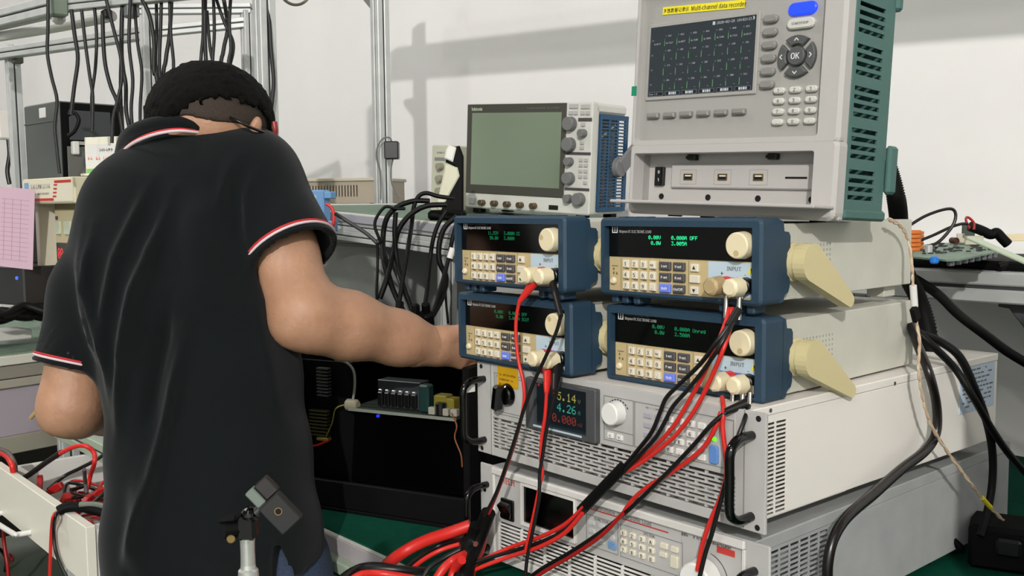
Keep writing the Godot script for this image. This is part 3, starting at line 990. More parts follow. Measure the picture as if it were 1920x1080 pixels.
	var ang := (tp - pv).angle()
	for i in 13: arm.append(pv + Vector2.from_angle(ang + PI * 0.5 + PI * i / 12.0) * 0.0212)
	for i in 9: arm.append(tp + Vector2.from_angle(ang - PI * 0.5 + PI * i / 8.0) * 0.0078)
	b.xf = Transform3D(Basis(Vector3(0, 0, 1), Vector3(0, 1, 0), Vector3(-1, 0, 0)), Vector3(ax, 0, 0))
	b.prism(arm, 0.0, ax - 0.0195, 0.0)
	put("handle_arm", b, M.handle_beige, t)

func loads() -> void:
	make_load(Transform3D(Vector3(0.9998, 0, -0.0206), Vector3(0, 1, 0), Vector3(0.0206, 0, 0.9998), Vector3(-0.6174, 1.1755, -0.893)), "0.00V    0.000A OFF", " 0.0W    3.005A", 2.2, 0.0615, true, -1.57, M.beige_brown, 0.034, "right upper bench load with bright green OFF readout and brownish left post")
	make_load(Transform3D(Vector3(0.9999, 0, -0.0121), Vector3(0, 1, 0), Vector3(0.0121, 0, 0.9999), Vector3(-0.6215, 1.0684, -0.9062)), "0.00V    0.000A Unreg", " 0.0W    2.500A", 0.55, 0.0595, false, -1.45, M.beige, 0.034, "right lower bench load with dim Unreg readout under the bright one")
	make_load(Transform3D(Vector3(0.9993, 0, 0.0386), Vector3(0, 1, 0), Vector3(-0.0386, 0, 0.9993), Vector3(-0.865, 1.178, -0.8477)), "11.53V   3.000A CC", " 50.0W   3.000A", 0.42, 0.0595, true, 2.8, M.beige, 0.0235, "left upper bench load below the oscilloscope with red clip on its post")
	make_load(Transform3D(Vector3(1, 0, 0.0084), Vector3(0, 1, 0), Vector3(-0.0084, 0, 1), Vector3(-0.874, 1.071, -0.8663)), " 0.00V   0.000A OFF", "  0.0W   3.000A SCUT", 0.36, 0.0595, false, 2.2, M.beige, 0.0235, "left lower bench load next to the person's hand")

# ---------------------------------------------------------------- data recorder on top of the stack
func recorder() -> void:
	var t := thing("data_recorder", "tall grey-green multi-channel data recorder standing on the right bench loads", "data recorder", Transform3D(Vector3(0.9986, -0.0318, -0.0417), Vector3(0.03, 0.9987, -0.0415), Vector3(0.043, 0.0402, 0.9983), Vector3(-0.5731, 1.2588, -0.9773)))
	var b := MB.new()
	# white front shell: outer frame round the control field and the lower bay
	b.ring(rrect(-0.289, 0.0825, 0.0, 0.280, 0.008, 4), rrect(-0.281, 0.0925, -0.0255, 0.2745, 0.004, 4), -0.004, 0.009, 0.004)
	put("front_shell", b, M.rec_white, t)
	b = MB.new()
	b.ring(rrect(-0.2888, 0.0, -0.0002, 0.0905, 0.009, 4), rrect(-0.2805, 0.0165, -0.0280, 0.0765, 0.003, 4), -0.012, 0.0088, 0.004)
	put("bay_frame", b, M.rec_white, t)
	b = MB.new()
	b.slab(Vector3(-0.288, 0.0785, -0.0125), Vector3(-0.001, 0.279, -0.0042), 0.001)
	b.slab(Vector3(-0.288, 0.001, -0.0132), Vector3(-0.281, 0.0785, -0.0042), 0.001)
	b.slab(Vector3(-0.0265, 0.001, -0.0132), Vector3(-0.001, 0.0785, -0.0042), 0.001)
	put("shell_back", b, M.rec_white, t)
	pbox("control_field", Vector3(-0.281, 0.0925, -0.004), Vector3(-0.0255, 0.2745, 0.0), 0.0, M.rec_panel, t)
	# green housing
	b = MB.new()
	b.slab(Vector3(-0.287, 0.004, -0.107), Vector3(-0.120, 0.277, -0.028), 0.003)
	b.slab(Vector3(-0.121, 0.004, -0.107), Vector3(-0.0012, 0.277, -0.088), 0.002)
	b.slab(Vector3(-0.025, 0.004, -0.019), Vector3(-0.0012, 0.277, -0.013), 0.002)
	b.slab(Vector3(-0.121, 0.262, -0.090), Vector3(-0.0012, 0.277, -0.028), 0.002)
	b.slab(Vector3(-0.121, 0.004, -0.090), Vector3(-0.0012, 0.010, -0.028), 0.001)
	b.slab(Vector3(-0.287, 0.079, -0.030), Vector3(-0.020, 0.277, -0.013), 0.002)
	b.slab(Vector3(-0.288, 0.243, -0.118), Vector3(0.0022, 0.281, -0.104), 0.003)
	b.slab(Vector3(-0.288, 0.002, -0.112), Vector3(0.0010, 0.0145, -0.0135), 0.003)
	put("housing", b, M.rec_green, t)
	var ys := []
	for g in 5:
		for k in 4: ys.append(0.2376 - (4 - g) * 0.0455 - (3 - k) * 0.0094)
	b = MB.new()
	slotted_side(b, -0.0036, -0.0012, 0.004, 0.264, -0.090, -0.017, ys, 0.0050, [[-0.0815, -0.0215]])
	put("vented_side", b, M.rec_green, t)
	b = MB.new()
	b.slab(Vector3(-0.004, 0.034, -0.128), Vector3(0.004, 0.090, -0.108), 0.003)
	put("rear_latch", b, M.rec_green, t)
	for x in [-0.24, -0.19, -0.04]:
		b = MB.new()
		b.cyl(Vector3(x, -0.0016, -0.030), Vector3(x, 0.003, -0.030), 0.009, 0.010, 16)
		put("foot", b, M.rubber, t)
	# yellow name label
	b = MB.new()
	b.box(Vector3(-0.1930, 0.2508, 0.0006), Vector3(0.1195, 0.0094, 0.0006), 0.0, Basis(Vector3(0, 0, 1), -0.042))
	var lb := put("name_label", b, M.yellow, t)
	var br := Basis(Vector3(0, 0, 1), -0.042)
	print_text("print", "Multi-channel data recorder", Vector3(-0.2095, 0.2514, 0.0010), 0.0074, M.ink, lb, true, "Droid Sans", br, 0.84)
	# seven square characters built from strokes
	b = MB.new()
	var strokes := [
		[[0.2, 0.9, 0.8, 0.9], [0.8, 0.9, 0.2, 0.5], [0.4, 0.75, 0.6, 0.65], [0.25, 0.5, 0.85, 0.5], [0.85, 0.5, 0.1, 0.0], [0.45, 0.33, 0.65, 0.25]],
		[[0.05, 0.9, 0.4, 0.9], [0.05, 0.6, 0.4, 0.6], [0.05, 0.9, 0.05, 0.6], [0.4, 0.9, 0.4, 0.6], [0.22, 0.6, 0.22, 0.05], [0.0, 0.05, 0.45, 0.1], [0.65, 1.0, 0.5, 0.6], [0.6, 0.85, 0.95, 0.85], [0.95, 0.85, 0.5, 0.4], [0.6, 0.7, 1.0, 0.4], [0.58, 0.35, 0.92, 0.35], [0.58, 0.35, 0.58, 0.0], [0.92, 0.35, 0.92, 0.0], [0.58, 0.0, 0.92, 0.0]],
		[[0.05, 0.7, 0.5, 0.7], [0.27, 1.0, 0.27, 0.5], [0.05, 0.95, 0.15, 0.8], [0.5, 0.95, 0.4, 0.8], [0.05, 0.4, 0.5, 0.4], [0.25, 0.5, 0.1, 0.2], [0.1, 0.2, 0.45, 0.0], [0.45, 0.4, 0.05, 0.0], [0.7, 1.0, 0.55, 0.55], [0.65, 0.8, 1.0, 0.8], [0.9, 0.8, 0.55, 0.0], [0.65, 0.6, 1.0, 0.0]],
		[[0.0, 0.75, 0.35, 0.75], [0.18, 1.0, 0.18, 0.05], [0.0, 0.35, 0.35, 0.5], [0.45, 0.95, 0.95, 0.95], [0.45, 0.95, 0.45, 0.4], [0.45, 0.4, 0.35, 0.0], [0.95, 0.95, 0.95, 0.7], [0.45, 0.7, 0.95, 0.7], [0.5, 0.5, 1.0, 0.5], [0.72, 0.7, 0.72, 0.35], [0.55, 0.35, 0.92, 0.35], [0.55, 0.35, 0.55, 0.0], [0.92, 0.35, 0.92, 0.0], [0.55, 0.0, 0.92, 0.0]],
		[[0.1, 0.95, 0.25, 0.82], [0.0, 0.65, 0.2, 0.65], [0.2, 0.65, 0.2, 0.1], [0.2, 0.1, 0.35, 0.25], [0.45, 0.9, 0.9, 0.9], [0.9, 0.9, 0.9, 0.5], [0.5, 0.5, 0.9, 0.5], [0.5, 0.5, 0.5, 0.05], [0.5, 0.05, 1.0, 0.05], [1.0, 0.05, 1.0, 0.2]],
		[[0.15, 0.95, 0.85, 0.95], [0.85, 0.95, 0.85, 0.6], [0.2, 0.78, 0.85, 0.78], [0.0, 0.6, 1.0, 0.6], [0.5, 0.6, 0.5, 0.0], [0.15, 0.45, 0.3, 0.35], [0.1, 0.1, 0.45, 0.3], [0.85, 0.45, 0.55, 0.3], [0.55, 0.3, 0.95, 0.05]],
		[[0.25, 1.0, 0.0, 0.55], [0.15, 0.7, 0.15, 0.0], [0.6, 1.0, 0.68, 0.85], [0.4, 0.8, 0.95, 0.05], [0.9, 0.85, 0.35, 0.0]]]
	for k in 7:
		for s in strokes[k]:
			var a := Vector2(s[0], s[1])
			var d := Vector2(s[2], s[3]) - a
			var c := (a + d * 0.5) * Vector2(0.0046, 0.0050)
			var p := br * Vector3(-0.0583 + k * 0.00565 + c.x, -0.0026 + c.y, 0)
			b.box(Vector3(-0.1930, 0.2508, 0.0011) + p, Vector3((d * Vector2(0.0046, 0.0050)).length() + 0.0003, 0.00045, 0.0002), 0.0, br * Basis(Vector3(0, 0, 1), (d * Vector2(0.0046, 0.0050)).angle()))
	put("characters", b, M.ink, lb)
	# screen
	b = MB.new()
	b.ring(rrect(-0.2735, 0.143, -0.111, 0.2385, 0.002, 2), rrect(-0.2695, 0.1475, -0.1155, 0.2340, 0.001, 2), -0.001, 0.0022, 0.001)
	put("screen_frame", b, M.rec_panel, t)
	var img := Image.create(1078, 608, false, Image.FORMAT_RGB8)
	img.fill(Color(0.205, 0.235, 0.25))
	var pale := Color(0.80, 0.82, 0.82)
	var soft := Color(0.60, 0.63, 0.64)
	var green := Color(0.45, 0.80, 0.45)
	dots(img, "2020-02-28 18:02:23", 690, 16, 3, pale)
	img.fill_rect(Rect2i(650, 12, 26, 28), pale)
	for r in 28: img.fill_rect(Rect2i(1045 - absi(r - 14) / 2, 8 + r, 12, 1), pale)
	var rg := RandomNumberGenerator.new()
	rg.seed = 5
	for r in 4:
		dots(img, ["CH", "CH", "CH", "CH"][r], 16, 108 + r * 128, 2, soft)
		for q in 8:
			var x := 50 + q * 131
			var y := 78 + r * 128
			if r == 0:
				dots(img, ["0.0117", "0.7127", "0.0037", "0.7105", "0.7099", "0.7104", "0.7121", "0.0117"][q], x - 6, y + 62, 2, pale)
			else:
				if q > 0 : dots(img, "-", x + 50, y + 70, 3, soft)
			if q > 0:
				dots(img, "V", x - 14, y, 2, soft)
				dots(img, "%02d%d" % [r * 8 + q, q % 3], x + 14, y, 2, pale)
				img.fill_rect(Rect2i(x - 26, y + 26, 4, 66), Color(0.36, 0.50, 0.38))
				for k in rg.randi_range(7, 11): img.fill_rect(Rect2i(x - 27, y + 86 - k * 5, 6, 3), green)
	for q in 6:
		var x := 14 + q * 178
		img.fill_rect(Rect2i(x, 566, 150, 36), Color(0.12, 0.14, 0.16))
		if q > 0:
			for k in 4: img.fill_rect(Rect2i(x + 36 + k * 21, 573, 17, 22), Color(0.86, 0.87, 0.87) if k % 2 == 0 else Color(0.72, 0.74, 0.75))
		else:
			dots(img, "Pag 1/5", x + 8, 578, 2, pale)
		for e in [[0, 0, 150, 2], [0, 34, 150, 2], [0, 0, 2, 36], [148, 0, 2, 36]]:
			img.fill_rect(Rect2i(x + e[0], 566 + e[1], e[2], e[3]), soft)
	screen("screen", img, -0.2695, 0.1475, -0.1155, 0.2340, 0.0010, 1.0, 0.25, t)
	pbox("green_sticker", Vector3(-0.2895, 0.1495, 0.0085), Vector3(-0.2815, 0.1615, 0.0095), 0.0, mat(Color(0.06, 0.50, 0.38), 0.5), t)
	# soft keys
	var ln := MB.new()
	for k in 6:
		var y := 0.2266 - k * 0.0148
		button("soft_key", -0.0962, y, 0.0190, 0.0092, 0.0, 0.0060, M.btn_grey, t, 0.0046)
		ln.slab(Vector3(-0.1145, y + 0.0012, 0.0), Vector3(-0.106, y + 0.0018, 0.0002))
		button("lower_key", -0.2577 + k * 0.02525, 0.1238, 0.0175, 0.0070, 0.0, 0.0065, M.btn_grey, t, 0.0015)
	put("key_lines", ln, M.panel_line, t)
	var bl := MB.new()
	bl.prism(rrect(-0.0745, 0.2270, -0.0395, 0.2410, 0.007, 5), 0.0, 0.004, 0.0012)
	put("start_button", bl, glow(Color(0.09, 0.22, 1.0), 1.5, Color(0.1, 0.2, 0.6)), t)
	var st := button("stop_button", -0.0575, 0.2176, 0.0345, 0.0120, 0.0, 0.005, M.btn_pale, t, 0.006)
	print_text("legend", "START/STOP", Vector3(-0.0575, 0.2176, 0.0052), 0.0038, M.ink_mid, st, false)
	# navigation ring
	for k in 4:
		var poly := PackedVector2Array()
		var c0 := PI * 0.5 * k
		for i in 9: poly.append(Vector2.from_angle(c0 - 0.66 + 1.32 * i / 8.0) * 0.0232)
		for i in 9: poly.append(Vector2.from_angle(c0 + 0.56 - 1.12 * i / 8.0) * 0.0130)
		b = MB.new()
		b.xf = Transform3D(Basis.IDENTITY, Vector3(-0.0600, 0.1818, 0.0))
		b.prism(poly, 0.0, 0.006, 0.0012)
		var nk := put("arrow_key", b, M.btn_dark, t)
		var a := MB.new()
		a.xf = Transform3D(Basis(Vector3(0, 0, 1), c0), Vector3(-0.0600, 0.1818, 0.0062))
		for s in [-1.0, 1.0]:
			a.box(Vector3(0.0183, 0.0012 * s, 0.0), Vector3(0.0040, 0.0009, 0.0004), 0.0, Basis(Vector3(0, 0, 1), -0.75 * s))
		put("chevron", a, M.ink_white, nk)
	b = MB.new()
	b.cyl(Vector3(-0.0600, 0.1818, 0.0), Vector3(-0.0600, 0.1818, 0.0065), 0.0112, 0.0106, 28, 0.0012)
	var ok := put("ok_button", b, M.btn_dark, t)
	print_text("legend", "OK", Vector3(-0.0600, 0.1818, 0.0067), 0.0095, M.ink_white, ok, false, "Droid Sans Mono")
	for r in 4:
		for q in 3:
			var x := -0.0796 + q * 0.02015
			var y := 0.1449 - r * 0.01175
			var k := button("number_key", x, y, 0.0150, 0.0070, 0.0, 0.0050, M.btn_pale, t, 0.0034)
			print_text("legend", ["1", "2", "3", "4", "5", "6", "7", "8", "9", ".", "0", "-"][r * 3 + q], Vector3(x, y, 0.0053), 0.005, M.ink_mid, k, false)
	# lower bay with sockets and the opened flap
	b = MB.new()
	b.slab(Vector3(-0.2805, 0.0165, -0.0265), Vector3(-0.0280, 0.0765, -0.0245))
	put("bay_back", b, M.rec_white, t)
	b = MB.new()
	b.slab(Vector3(-0.2805, 0.0145, -0.0265), Vector3(-0.0280, 0.0168, -0.0115))
	b.slab(Vector3(-0.2805, 0.0762, -0.0265), Vector3(-0.0280, 0.0785, -0.0115))
	b.slab(Vector3(-0.2825, 0.0145, -0.0265), Vector3(-0.2802, 0.0785, -0.0115))
	b.slab(Vector3(-0.0283, 0.0145, -0.0265), Vector3(-0.0260, 0.0785, -0.0115))
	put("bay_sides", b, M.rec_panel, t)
	pbox("socket_panel", Vector3(-0.2420, 0.0345, -0.0247), Vector3(-0.0400, 0.0645, -0.0195), 0.0015, M.rec_white, t)
	b = MB.new()
	b.prism(rrect(-0.2685, 0.0370, -0.2545, 0.0610, 0.001, 2), -0.0245, -0.0195, 0.0008)
	var rk := put("power_rocker", b, M.black_gloss, t)
	print_text("mark", "0", Vector3(-0.2615, 0.0545, -0.0193), 0.0055, M.ink_white, rk, false)
	print_text("mark", "1", Vector3(-0.2615, 0.0445, -0.0193), 0.0055, M.ink_white, rk, false)
	for x in [-0.2150, -0.1640, -0.1140]:
		var us := MB.new()
		us.ring(rrect(x - 0.0068, 0.0442, x + 0.0068, 0.0524, 0.0006, 2), rrect(x - 0.0055, 0.0455, x + 0.0055, 0.0511, 0.0004, 2), -0.0198, -0.0185)
		var uo := put("usb_socket", us, M.brass, t)
		us = MB.new()
		us.slab(Vector3(x - 0.0055, 0.0455, -0.0197), Vector3(x + 0.0055, 0.0511, -0.0194))
		put("opening_shade", us, M.hole_shade, uo)  # dark slab stands for the shade inside the socket
		us = MB.new()
		us.slab(Vector3(x - 0.0045, 0.0490, -0.0194), Vector3(x + 0.0045, 0.0506, -0.0186))
		put("tongue", us, M.key_white, uo)
		panel_outline("socket_outline", x - 0.0125, 0.0390, x + 0.0125, 0.0575, 0.0007, -0.0192, M.rec_panel, t)
	pbox("card_slot_shade", Vector3(-0.0785, 0.0468, -0.0196), Vector3(-0.0505, 0.0492, -0.0193), 0.0, M.hole_shade, t)  # near-black strip painted for the shade in the card slot
	for x in [-0.2095, -0.0955]:
		b = MB.new()
		b.slab(Vector3(x - 0.006, 0.0690, -0.0240), Vector3(x + 0.006, 0.0764, -0.0150), 0.001)
		b.slab(Vector3(x - 0.010, 0.0705, -0.0235), Vector3(x - 0.006, 0.0745, -0.0170), 0.001)
		put("flap_catch", b, M.black, t)
	for x in [-0.2590, -0.1870, -0.1160, -0.0460]:
		b = MB.new()
		b.cyl(Vector3(x, 0.0235, -0.0246), Vector3(x, 0.0235, -0.0237), 0.0038, -1, 14)
		put("screw_hole_shade", b, M.hole_shade, t)  # flat dark disc, shade of the screw hole put into its colour
	b = MB.new()
	b.slab(Vector3(-0.2830, 0.0128, 0.0060), Vector3(-0.0010, 0.0166, 0.0500), 0.001)
	b.slab(Vector3(-0.2700, 0.0130, -0.0100), Vector3(-0.0350, 0.0150, 0.0065), 0.0005)
	put("flap", b, M.rec_white, t)

# near-metal screen; pale green tint put in to brighten the mirrored room
func tinted_mirror() -> StandardMaterial3D:
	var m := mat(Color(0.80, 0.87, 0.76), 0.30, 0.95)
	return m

# ---------------------------------------------------------------- oscilloscope on the rear shelf
func oscilloscope() -> void:
	var t := thing("oscilloscope", "oscilloscope with large dark-framed blank screen and blue vented sides", "oscilloscope", Transform3D(Vector3(0.9848, -0.0576, -0.1637), Vector3(0.0581, 0.9983, -0.0013), Vector3(0.1635, -0.0082, 0.9865), Vector3(-1.5422, 1.2548, -1.5886)))
	var b := MB.new()
	b.prism(rrect(-0.370, 0.0, 0.0, 0.252, 0.006, 3), -0.020, 0.0, 0.003)
	b.slab(Vector3(-0.366, 0.002, -0.148), Vector3(-0.085, 0.250, -0.018), 0.008)
	b.slab(Vector3(-0.095, 0.004, -0.148), Vector3(-0.030, 0.240, -0.145))
	b.slab(Vector3(-0.095, 0.226, -0.148), Vector3(-0.004, 0.250, -0.018), 0.006)
	b.slab(Vector3(-0.095, 0.002, -0.148), Vector3(-0.004, 0.008, -0.018), 0.002)
	b.slab(Vector3(-0.095, 0.002, -0.034), Vector3(-0.004, 0.240, -0.018), 0.003)
	put("housing", b, mat(Color(0.78, 0.775, 0.75), 0.5), t)
	pbox("screen_bezel", Vector3(-0.3675, 0.0360, -0.001), Vector3(-0.0703, 0.2490, 0.0022), 0.001, mat(Color(0.25, 0.245, 0.22), 0.5), t)
	pbox("screen", Vector3(-0.3512, 0.0570, 0.0), Vector3(-0.0826, 0.2285, 0.0027), 0.0, tinted_mirror(), t)
	print_text("logo", "Tektronix", Vector3(-0.3545, 0.2375, 0.0024), 0.0105, mat(Color(0.80, 0.86, 0.76), 0.5), t, true, "Droid Sans", Basis.IDENTITY, 0.8)
	marks("print", Vector3(-0.182, 0.2385, 0.0022), 0.090, 0.0036, M.ink_mid, t, 5)
	var kp := mat(Color(0.42, 0.42, 0.42), 0.5)
	for q in [[-0.0566, 0.202, 0.0165], [-0.0569, 0.1562, 0.0165], [-0.0209, 0.1816, 0.0095], [-0.0551, 0.1183, 0.0100], [-0.0544, 0.0810, 0.0145], [-0.0537, 0.0353, 0.0100], [-0.0241, 0.0353, 0.0150]]:
		round_knob("knob", q[0], q[1], 0.0, q[2], 0.017, kp, t, 20)
	for q in [[-0.038, 0.2075, -0.001, 0.2155], [-0.069, 0.1335, -0.001, 0.1400], [-0.069, 0.0540, -0.001, 0.0605]]:
		pbox("section_bar", Vector3(q[0], q[1], 0.0), Vector3(q[2], q[3], 0.0006), 0.0, M.key_dark, t)
	var bm := mat(Color(0.66, 0.66, 0.65), 0.5)
	for q in [[-0.0515, 0.2410, 0.0240, 0.0100], [-0.0195, 0.2400, 0.0240, 0.0100], [-0.0590, 0.2265, 0.0110, 0.0090], [-0.0455, 0.2265, 0.0110, 0.0090], [-0.0265, 0.2262, 0.0110, 0.0090], [-0.0125, 0.2262, 0.0110, 0.0090], [-0.0240, 0.2010, 0.0110, 0.0090], [-0.0250, 0.1610, 0.0110, 0.0080], [-0.0250, 0.1500, 0.0110, 0.0080], [-0.0265, 0.1225, 0.0100, 0.0080], [-0.0124, 0.1228, 0.0100, 0.0080], [-0.0265, 0.1110, 0.0100, 0.0080], [-0.0124, 0.1110, 0.0100, 0.0080], [-0.0265, 0.0980, 0.0100, 0.0080], [-0.0124, 0.0980, 0.0100, 0.0080], [-0.0265, 0.0860, 0.0100, 0.0080], [-0.0124, 0.0860, 0.0100, 0.0080], [-0.0124, 0.0730, 0.0100, 0.0080]]:
		button("key", q[0], q[1], q[2], q[3], 0.0, 0.003, bm, t)
	for k in 5:
		b = MB.new()
		var x := -0.3094 + k * 0.03942
		b.cyl(Vector3(x, 0.0142, 0.0), Vector3(x, 0.0142, 0.016), 0.0072, 0.0072, 18, 0.0008)
		b.cyl(Vector3(x - 0.0085, 0.0142, 0.011), Vector3(x + 0.0085, 0.0142, 0.011), 0.0017, -1, 8)
		put("probe_socket", b, mat(Color(0.42, 0.36, 0.28), 0.35, 0.7), t)
	button("power_key", -0.3462, 0.0164, 0.020, 0.014, 0.0, 0.003, bm, t)
	pbox("usb_socket", Vector3(-0.1115, 0.0080, 0.0), Vector3(-0.0850, 0.0185, 0.0015), 0.0005, M.hole_shade, t)  # near-black face painted in for the shaded socket inside
	# blue vented side
	b = MB.new()
	var vr := []
	for r in 27: vr.append(0.2125 - (26 - r) * 0.0074)
	slotted_side(b, -0.0040, 0.0005, 0.008, 0.226, -0.147, -0.033, vr, 0.0042, [[-0.1345, -0.1075], [-0.1005, -0.0735], [-0.0665, -0.0395]])
	put("side_panel", b, mat(Color(0.10, 0.27, 0.40), 0.55), t)
	b = MB.new()
	b.cyl(Vector3(0.0, 0.109, -0.106), Vector3(0.014, 0.109, -0.106), 0.024, 0.022, 28, 0.002)
	b.xf = Transform3D(Basis(Vector3(1, 0, 0), 0.62), Vector3(0.008, 0.109, -0.106))
	b.box(Vector3(0.004, 0.0, -0.045), Vector3(0.010, 0.040, 0.095), 0.004)
	put("carry_handle", b, mat(Color(0.43, 0.43, 0.44), 0.5), t)
	for x in [-0.34, -0.03]:
		for z in [-0.02, -0.13]:
			b = MB.new()
			b.slab(Vector3(x - 0.012, -0.012, z - 0.012), Vector3(x + 0.012, 0.003, z + 0.012), 0.002)
			put("foot", b, M.rubber, t)

# ---------------------------------------------------------------- right: raised shelf, circuit board, hoses and cables
func right_side() -> void:
	var t := thing("raised_shelf", "raised aluminium shelf at the right carrying a circuit board", "shelf")
	pbox("shelf_board", Vector3(-1.15, 1.148, -2.18), Vector3(0.3, 1.163, -1.74), 0.001, M.board, t)
	profile("front_rail", Vector3(-1.15, 1.135, -1.712), Vector3(0.3, 1.135, -1.712), 0.052, t)
	profile("post", Vector3(-0.625, 0.77, -1.735), Vector3(-0.625, 1.108, -1.735), 0.04, t)
	profile("post", Vector3(-1.12, 0.77, -2.0), Vector3(-1.12, 1.148, -2.0), 0.04, t)
	profile("post", Vector3(0.27, 0.77, -2.0), Vector3(0.27, 1.148, -2.0), 0.04, t)
	var b := MB.new()
	b.xf = Transform3D(Basis.IDENTITY, Vector3(-0.645, 1.108, -1.745))
	b.prism(PackedVector2Array([Vector2(0, 0), Vector2(-0.062, 0), Vector2(-0.062, -0.008), Vector2(-0.044, -0.010), Vector2(-0.008, -0.055), Vector2(0, -0.06)]), -0.012, 0.022, 0.002)
	put("corner_bracket", b, M.dark_grey, t)
	# unseen box added on the bench just right of the frame; it shades the rear of the racks
	t = thing("shade_block", "unseen grey box added right of the view to shade the racks", "cabinet")
	pbox("body", Vector3(-0.16, 0.768, -1.15), Vector3(0.12, 1.43, -0.80), 0.004, M.side_grey, t)
	pbox("shade_block_front", Vector3(-0.15, 0.78, -0.80), Vector3(0.11, 1.42, -0.787), 0.002, M.panel, t)
	# circuit board
	t = thing("circuit_board", "pale green circuit board with coils and connectors on the raised shelf", "circuit board")
	pbox("tray", Vector3(-0.98, 1.163, -1.98), Vector3(-0.52, 1.178, -1.715), 0.004, M.black_soft, t)
	b = MB.new()
	var c := [Vector3(-0.6895, 1.2, -1.3842),Vector3(-0.6176, 1.2, -1.3354),Vector3(-0.6126, 1.2, -1.3646),Vector3(-0.6664, 1.2, -1.6277),Vector3(-0.8693, 1.2, -2.0177),Vector3(-0.8698, 1.2, -1.7925),Vector3(-0.7719, 1.2, -1.5491)]
	var poly := PackedVector2Array()
	for p in c: poly.append(Vector2(p.x, -p.z))
	b.xf = Transform3D(Basis(Vector3(1, 0, 0), Vector3(0, 0, -1), Vector3(0, 1, 0)), Vector3(0, 1.1975, 0))
	b.prism(poly, 0.0, 0.0025)
	put("board", b, speckle(mat(Color.WHITE, 0.5), Color(0.36, 0.47, 0.40), Color(0.50, 0.59, 0.52), 0.08, 4.0, 31), t)
	var rg := RandomNumberGenerator.new()
	rg.seed = 44
	b = MB.new()
	for k in 70:
		var u := rg.randf()
		var w := rg.randf()
		var p: Vector3 = c[0].lerp(c[3], u * 0.94 + 0.03).lerp(c[5].lerp(c[4], u * 0.9 + 0.05), w * 0.9 + 0.03)
		b.box(p + Vector3(0, 0.0015, 0), Vector3(rg.randf_range(0.003, 0.010), 0.002, rg.randf_range(0.003, 0.007)), 0.0, Basis(Vector3.UP, 0.6))
	put("small_parts", b, M.ink, t).set_meta("kind", "stuff")
	for q in [[Vector3(-0.7732, 1.2, -1.5482), 0.016, 0.034, "coil"], [Vector3(-0.8, 1.2, -1.6242), 0.010, 0.030, "coil"]]:
		b = MB.new()
		for k in 5: b.cyl(q[0] + Vector3(0, k * q[2] / 5.0, 0), q[0] + Vector3(0, (k + 0.9) * q[2] / 5.0, 0), q[1] * 0.85, -1, 14, 0.001)
		put(q[3], b, mat(Color(0.80, 0.43, 0.14), 0.45), t)
	b = MB.new()
	b.cyl(Vector3(-0.7143, 1.2, -1.4832), Vector3(-0.7143, 1.2, -1.4832) + Vector3(0, 0.013, 0), 0.0055, -1, 16, 0.001)
	put("round_capacitor", b, mat(Color(0.80, 0.80, 0.80), 0.3, 0.6), t)
	for k in 8:
		b = MB.new()
		var p: Vector3 = c[1].lerp(c[3], 0.05 + k * 0.115) + Vector3(-0.004, -0.010, -0.012)
		b.cyl(p, p + Vector3(0, 0.0080, 0), 0.005, -1, 12, 0.001)
		put("underside_capacitor", b, mat(Color(0.42, 0.42, 0.45), 0.35, 0.5), t)
	b = MB.new()
	b.cyl(Vector3(-0.6352, 1.1979, -1.3366) + Vector3(0, -0.004, 0), Vector3(-0.6352, 1.1979, -1.3366) + Vector3(0, 0.006, 0), 0.006, -1, 14, 0.002)
	put("blue_capacitor", b, mat(Color(0.10, 0.45, 0.80), 0.4), t)
	b = MB.new()
	b.box(Vector3(-0.8406, 1.2, -1.9046) + Vector3(0, 0.018, 0), Vector3(0.022, 0.036, 0.016), 0.001, Basis(Vector3.UP, 0.5))
	put("relay", b, mat(Color(0.16, 0.21, 0.17), 0.5), t)
	b = MB.new()
	b.box(Vector3(-0.82, 1.2, -1.8271) + Vector3(0, 0.010, 0), Vector3(0.014, 0.020, 0.012), 0.001, Basis(Vector3.UP, 0.5))
	put("connector", b, mat(Color(0.75, 0.73, 0.66), 0.5), t)
	b = MB.new()
	b.box(Vector3(-0.7821, 1.2, -1.7961) + Vector3(0, 0.009, 0), Vector3(0.030, 0.016, 0.012), 0.001, Basis(Vector3.UP, 0.5))
	put("connector", b, mat(Color(0.72, 0.70, 0.62), 0.5), t)
	b = MB.new()
	b.cyl(Vector3(-0.8282, 1.2, -1.8214) + Vector3(-0.006, 0.007, 0), Vector3(-0.8282, 1.2, -1.8214) + Vector3(0.008, 0.007, 0.01), 0.006, -1, 14, 0.001)
	put("resistor", b, mat(Color(0.30, 0.13, 0.10), 0.5), t)
	b = MB.new()
	b.box(Vector3(-0.8056, 1.2, -2.0258) + Vector3(0, 0.007, 0), Vector3(0.04, 0.014, 0.012), 0.001, Basis(Vector3.UP, 1.0))
	put("terminal_strip", b, mat(Color(0.86, 0.80, 0.66), 0.5), t)
	# pale flat strip over the board and the dark cable lump behind it
	b = MB.new()
	var s0 := Vector3(-0.6499, 1.225, -1.4809)
	var s1 := Vector3(-0.5315, 1.19, -1.4177)
	var sb := Basis.looking_at((s1 - s0).normalized(), Vector3.UP)
	b.box((s0 + s1) * 0.5, Vector3(0.016, 0.004, s0.distance_to(s1)), 0.001, sb)
	solo("flat_strip", b, mat(Color(0.72, 0.77, 0.68), 0.5), "pale green flat strip lying slanted across the circuit board", "strip")
	cable("wrapped_cable", [Vector3(-0.7915, 1.2343, -1.7979), Vector3(-0.777, 1.2264, -1.8133), Vector3(-0.7652, 1.2186, -1.8257), Vector3(-0.759, 1.2224, -1.8332), Vector3(-0.7507, 1.2108, -1.8411), Vector3(-0.7438, 1.2011, -1.8477)], 0.009, M.black_soft, "lumpy black wrapped cable behind the circuit board")
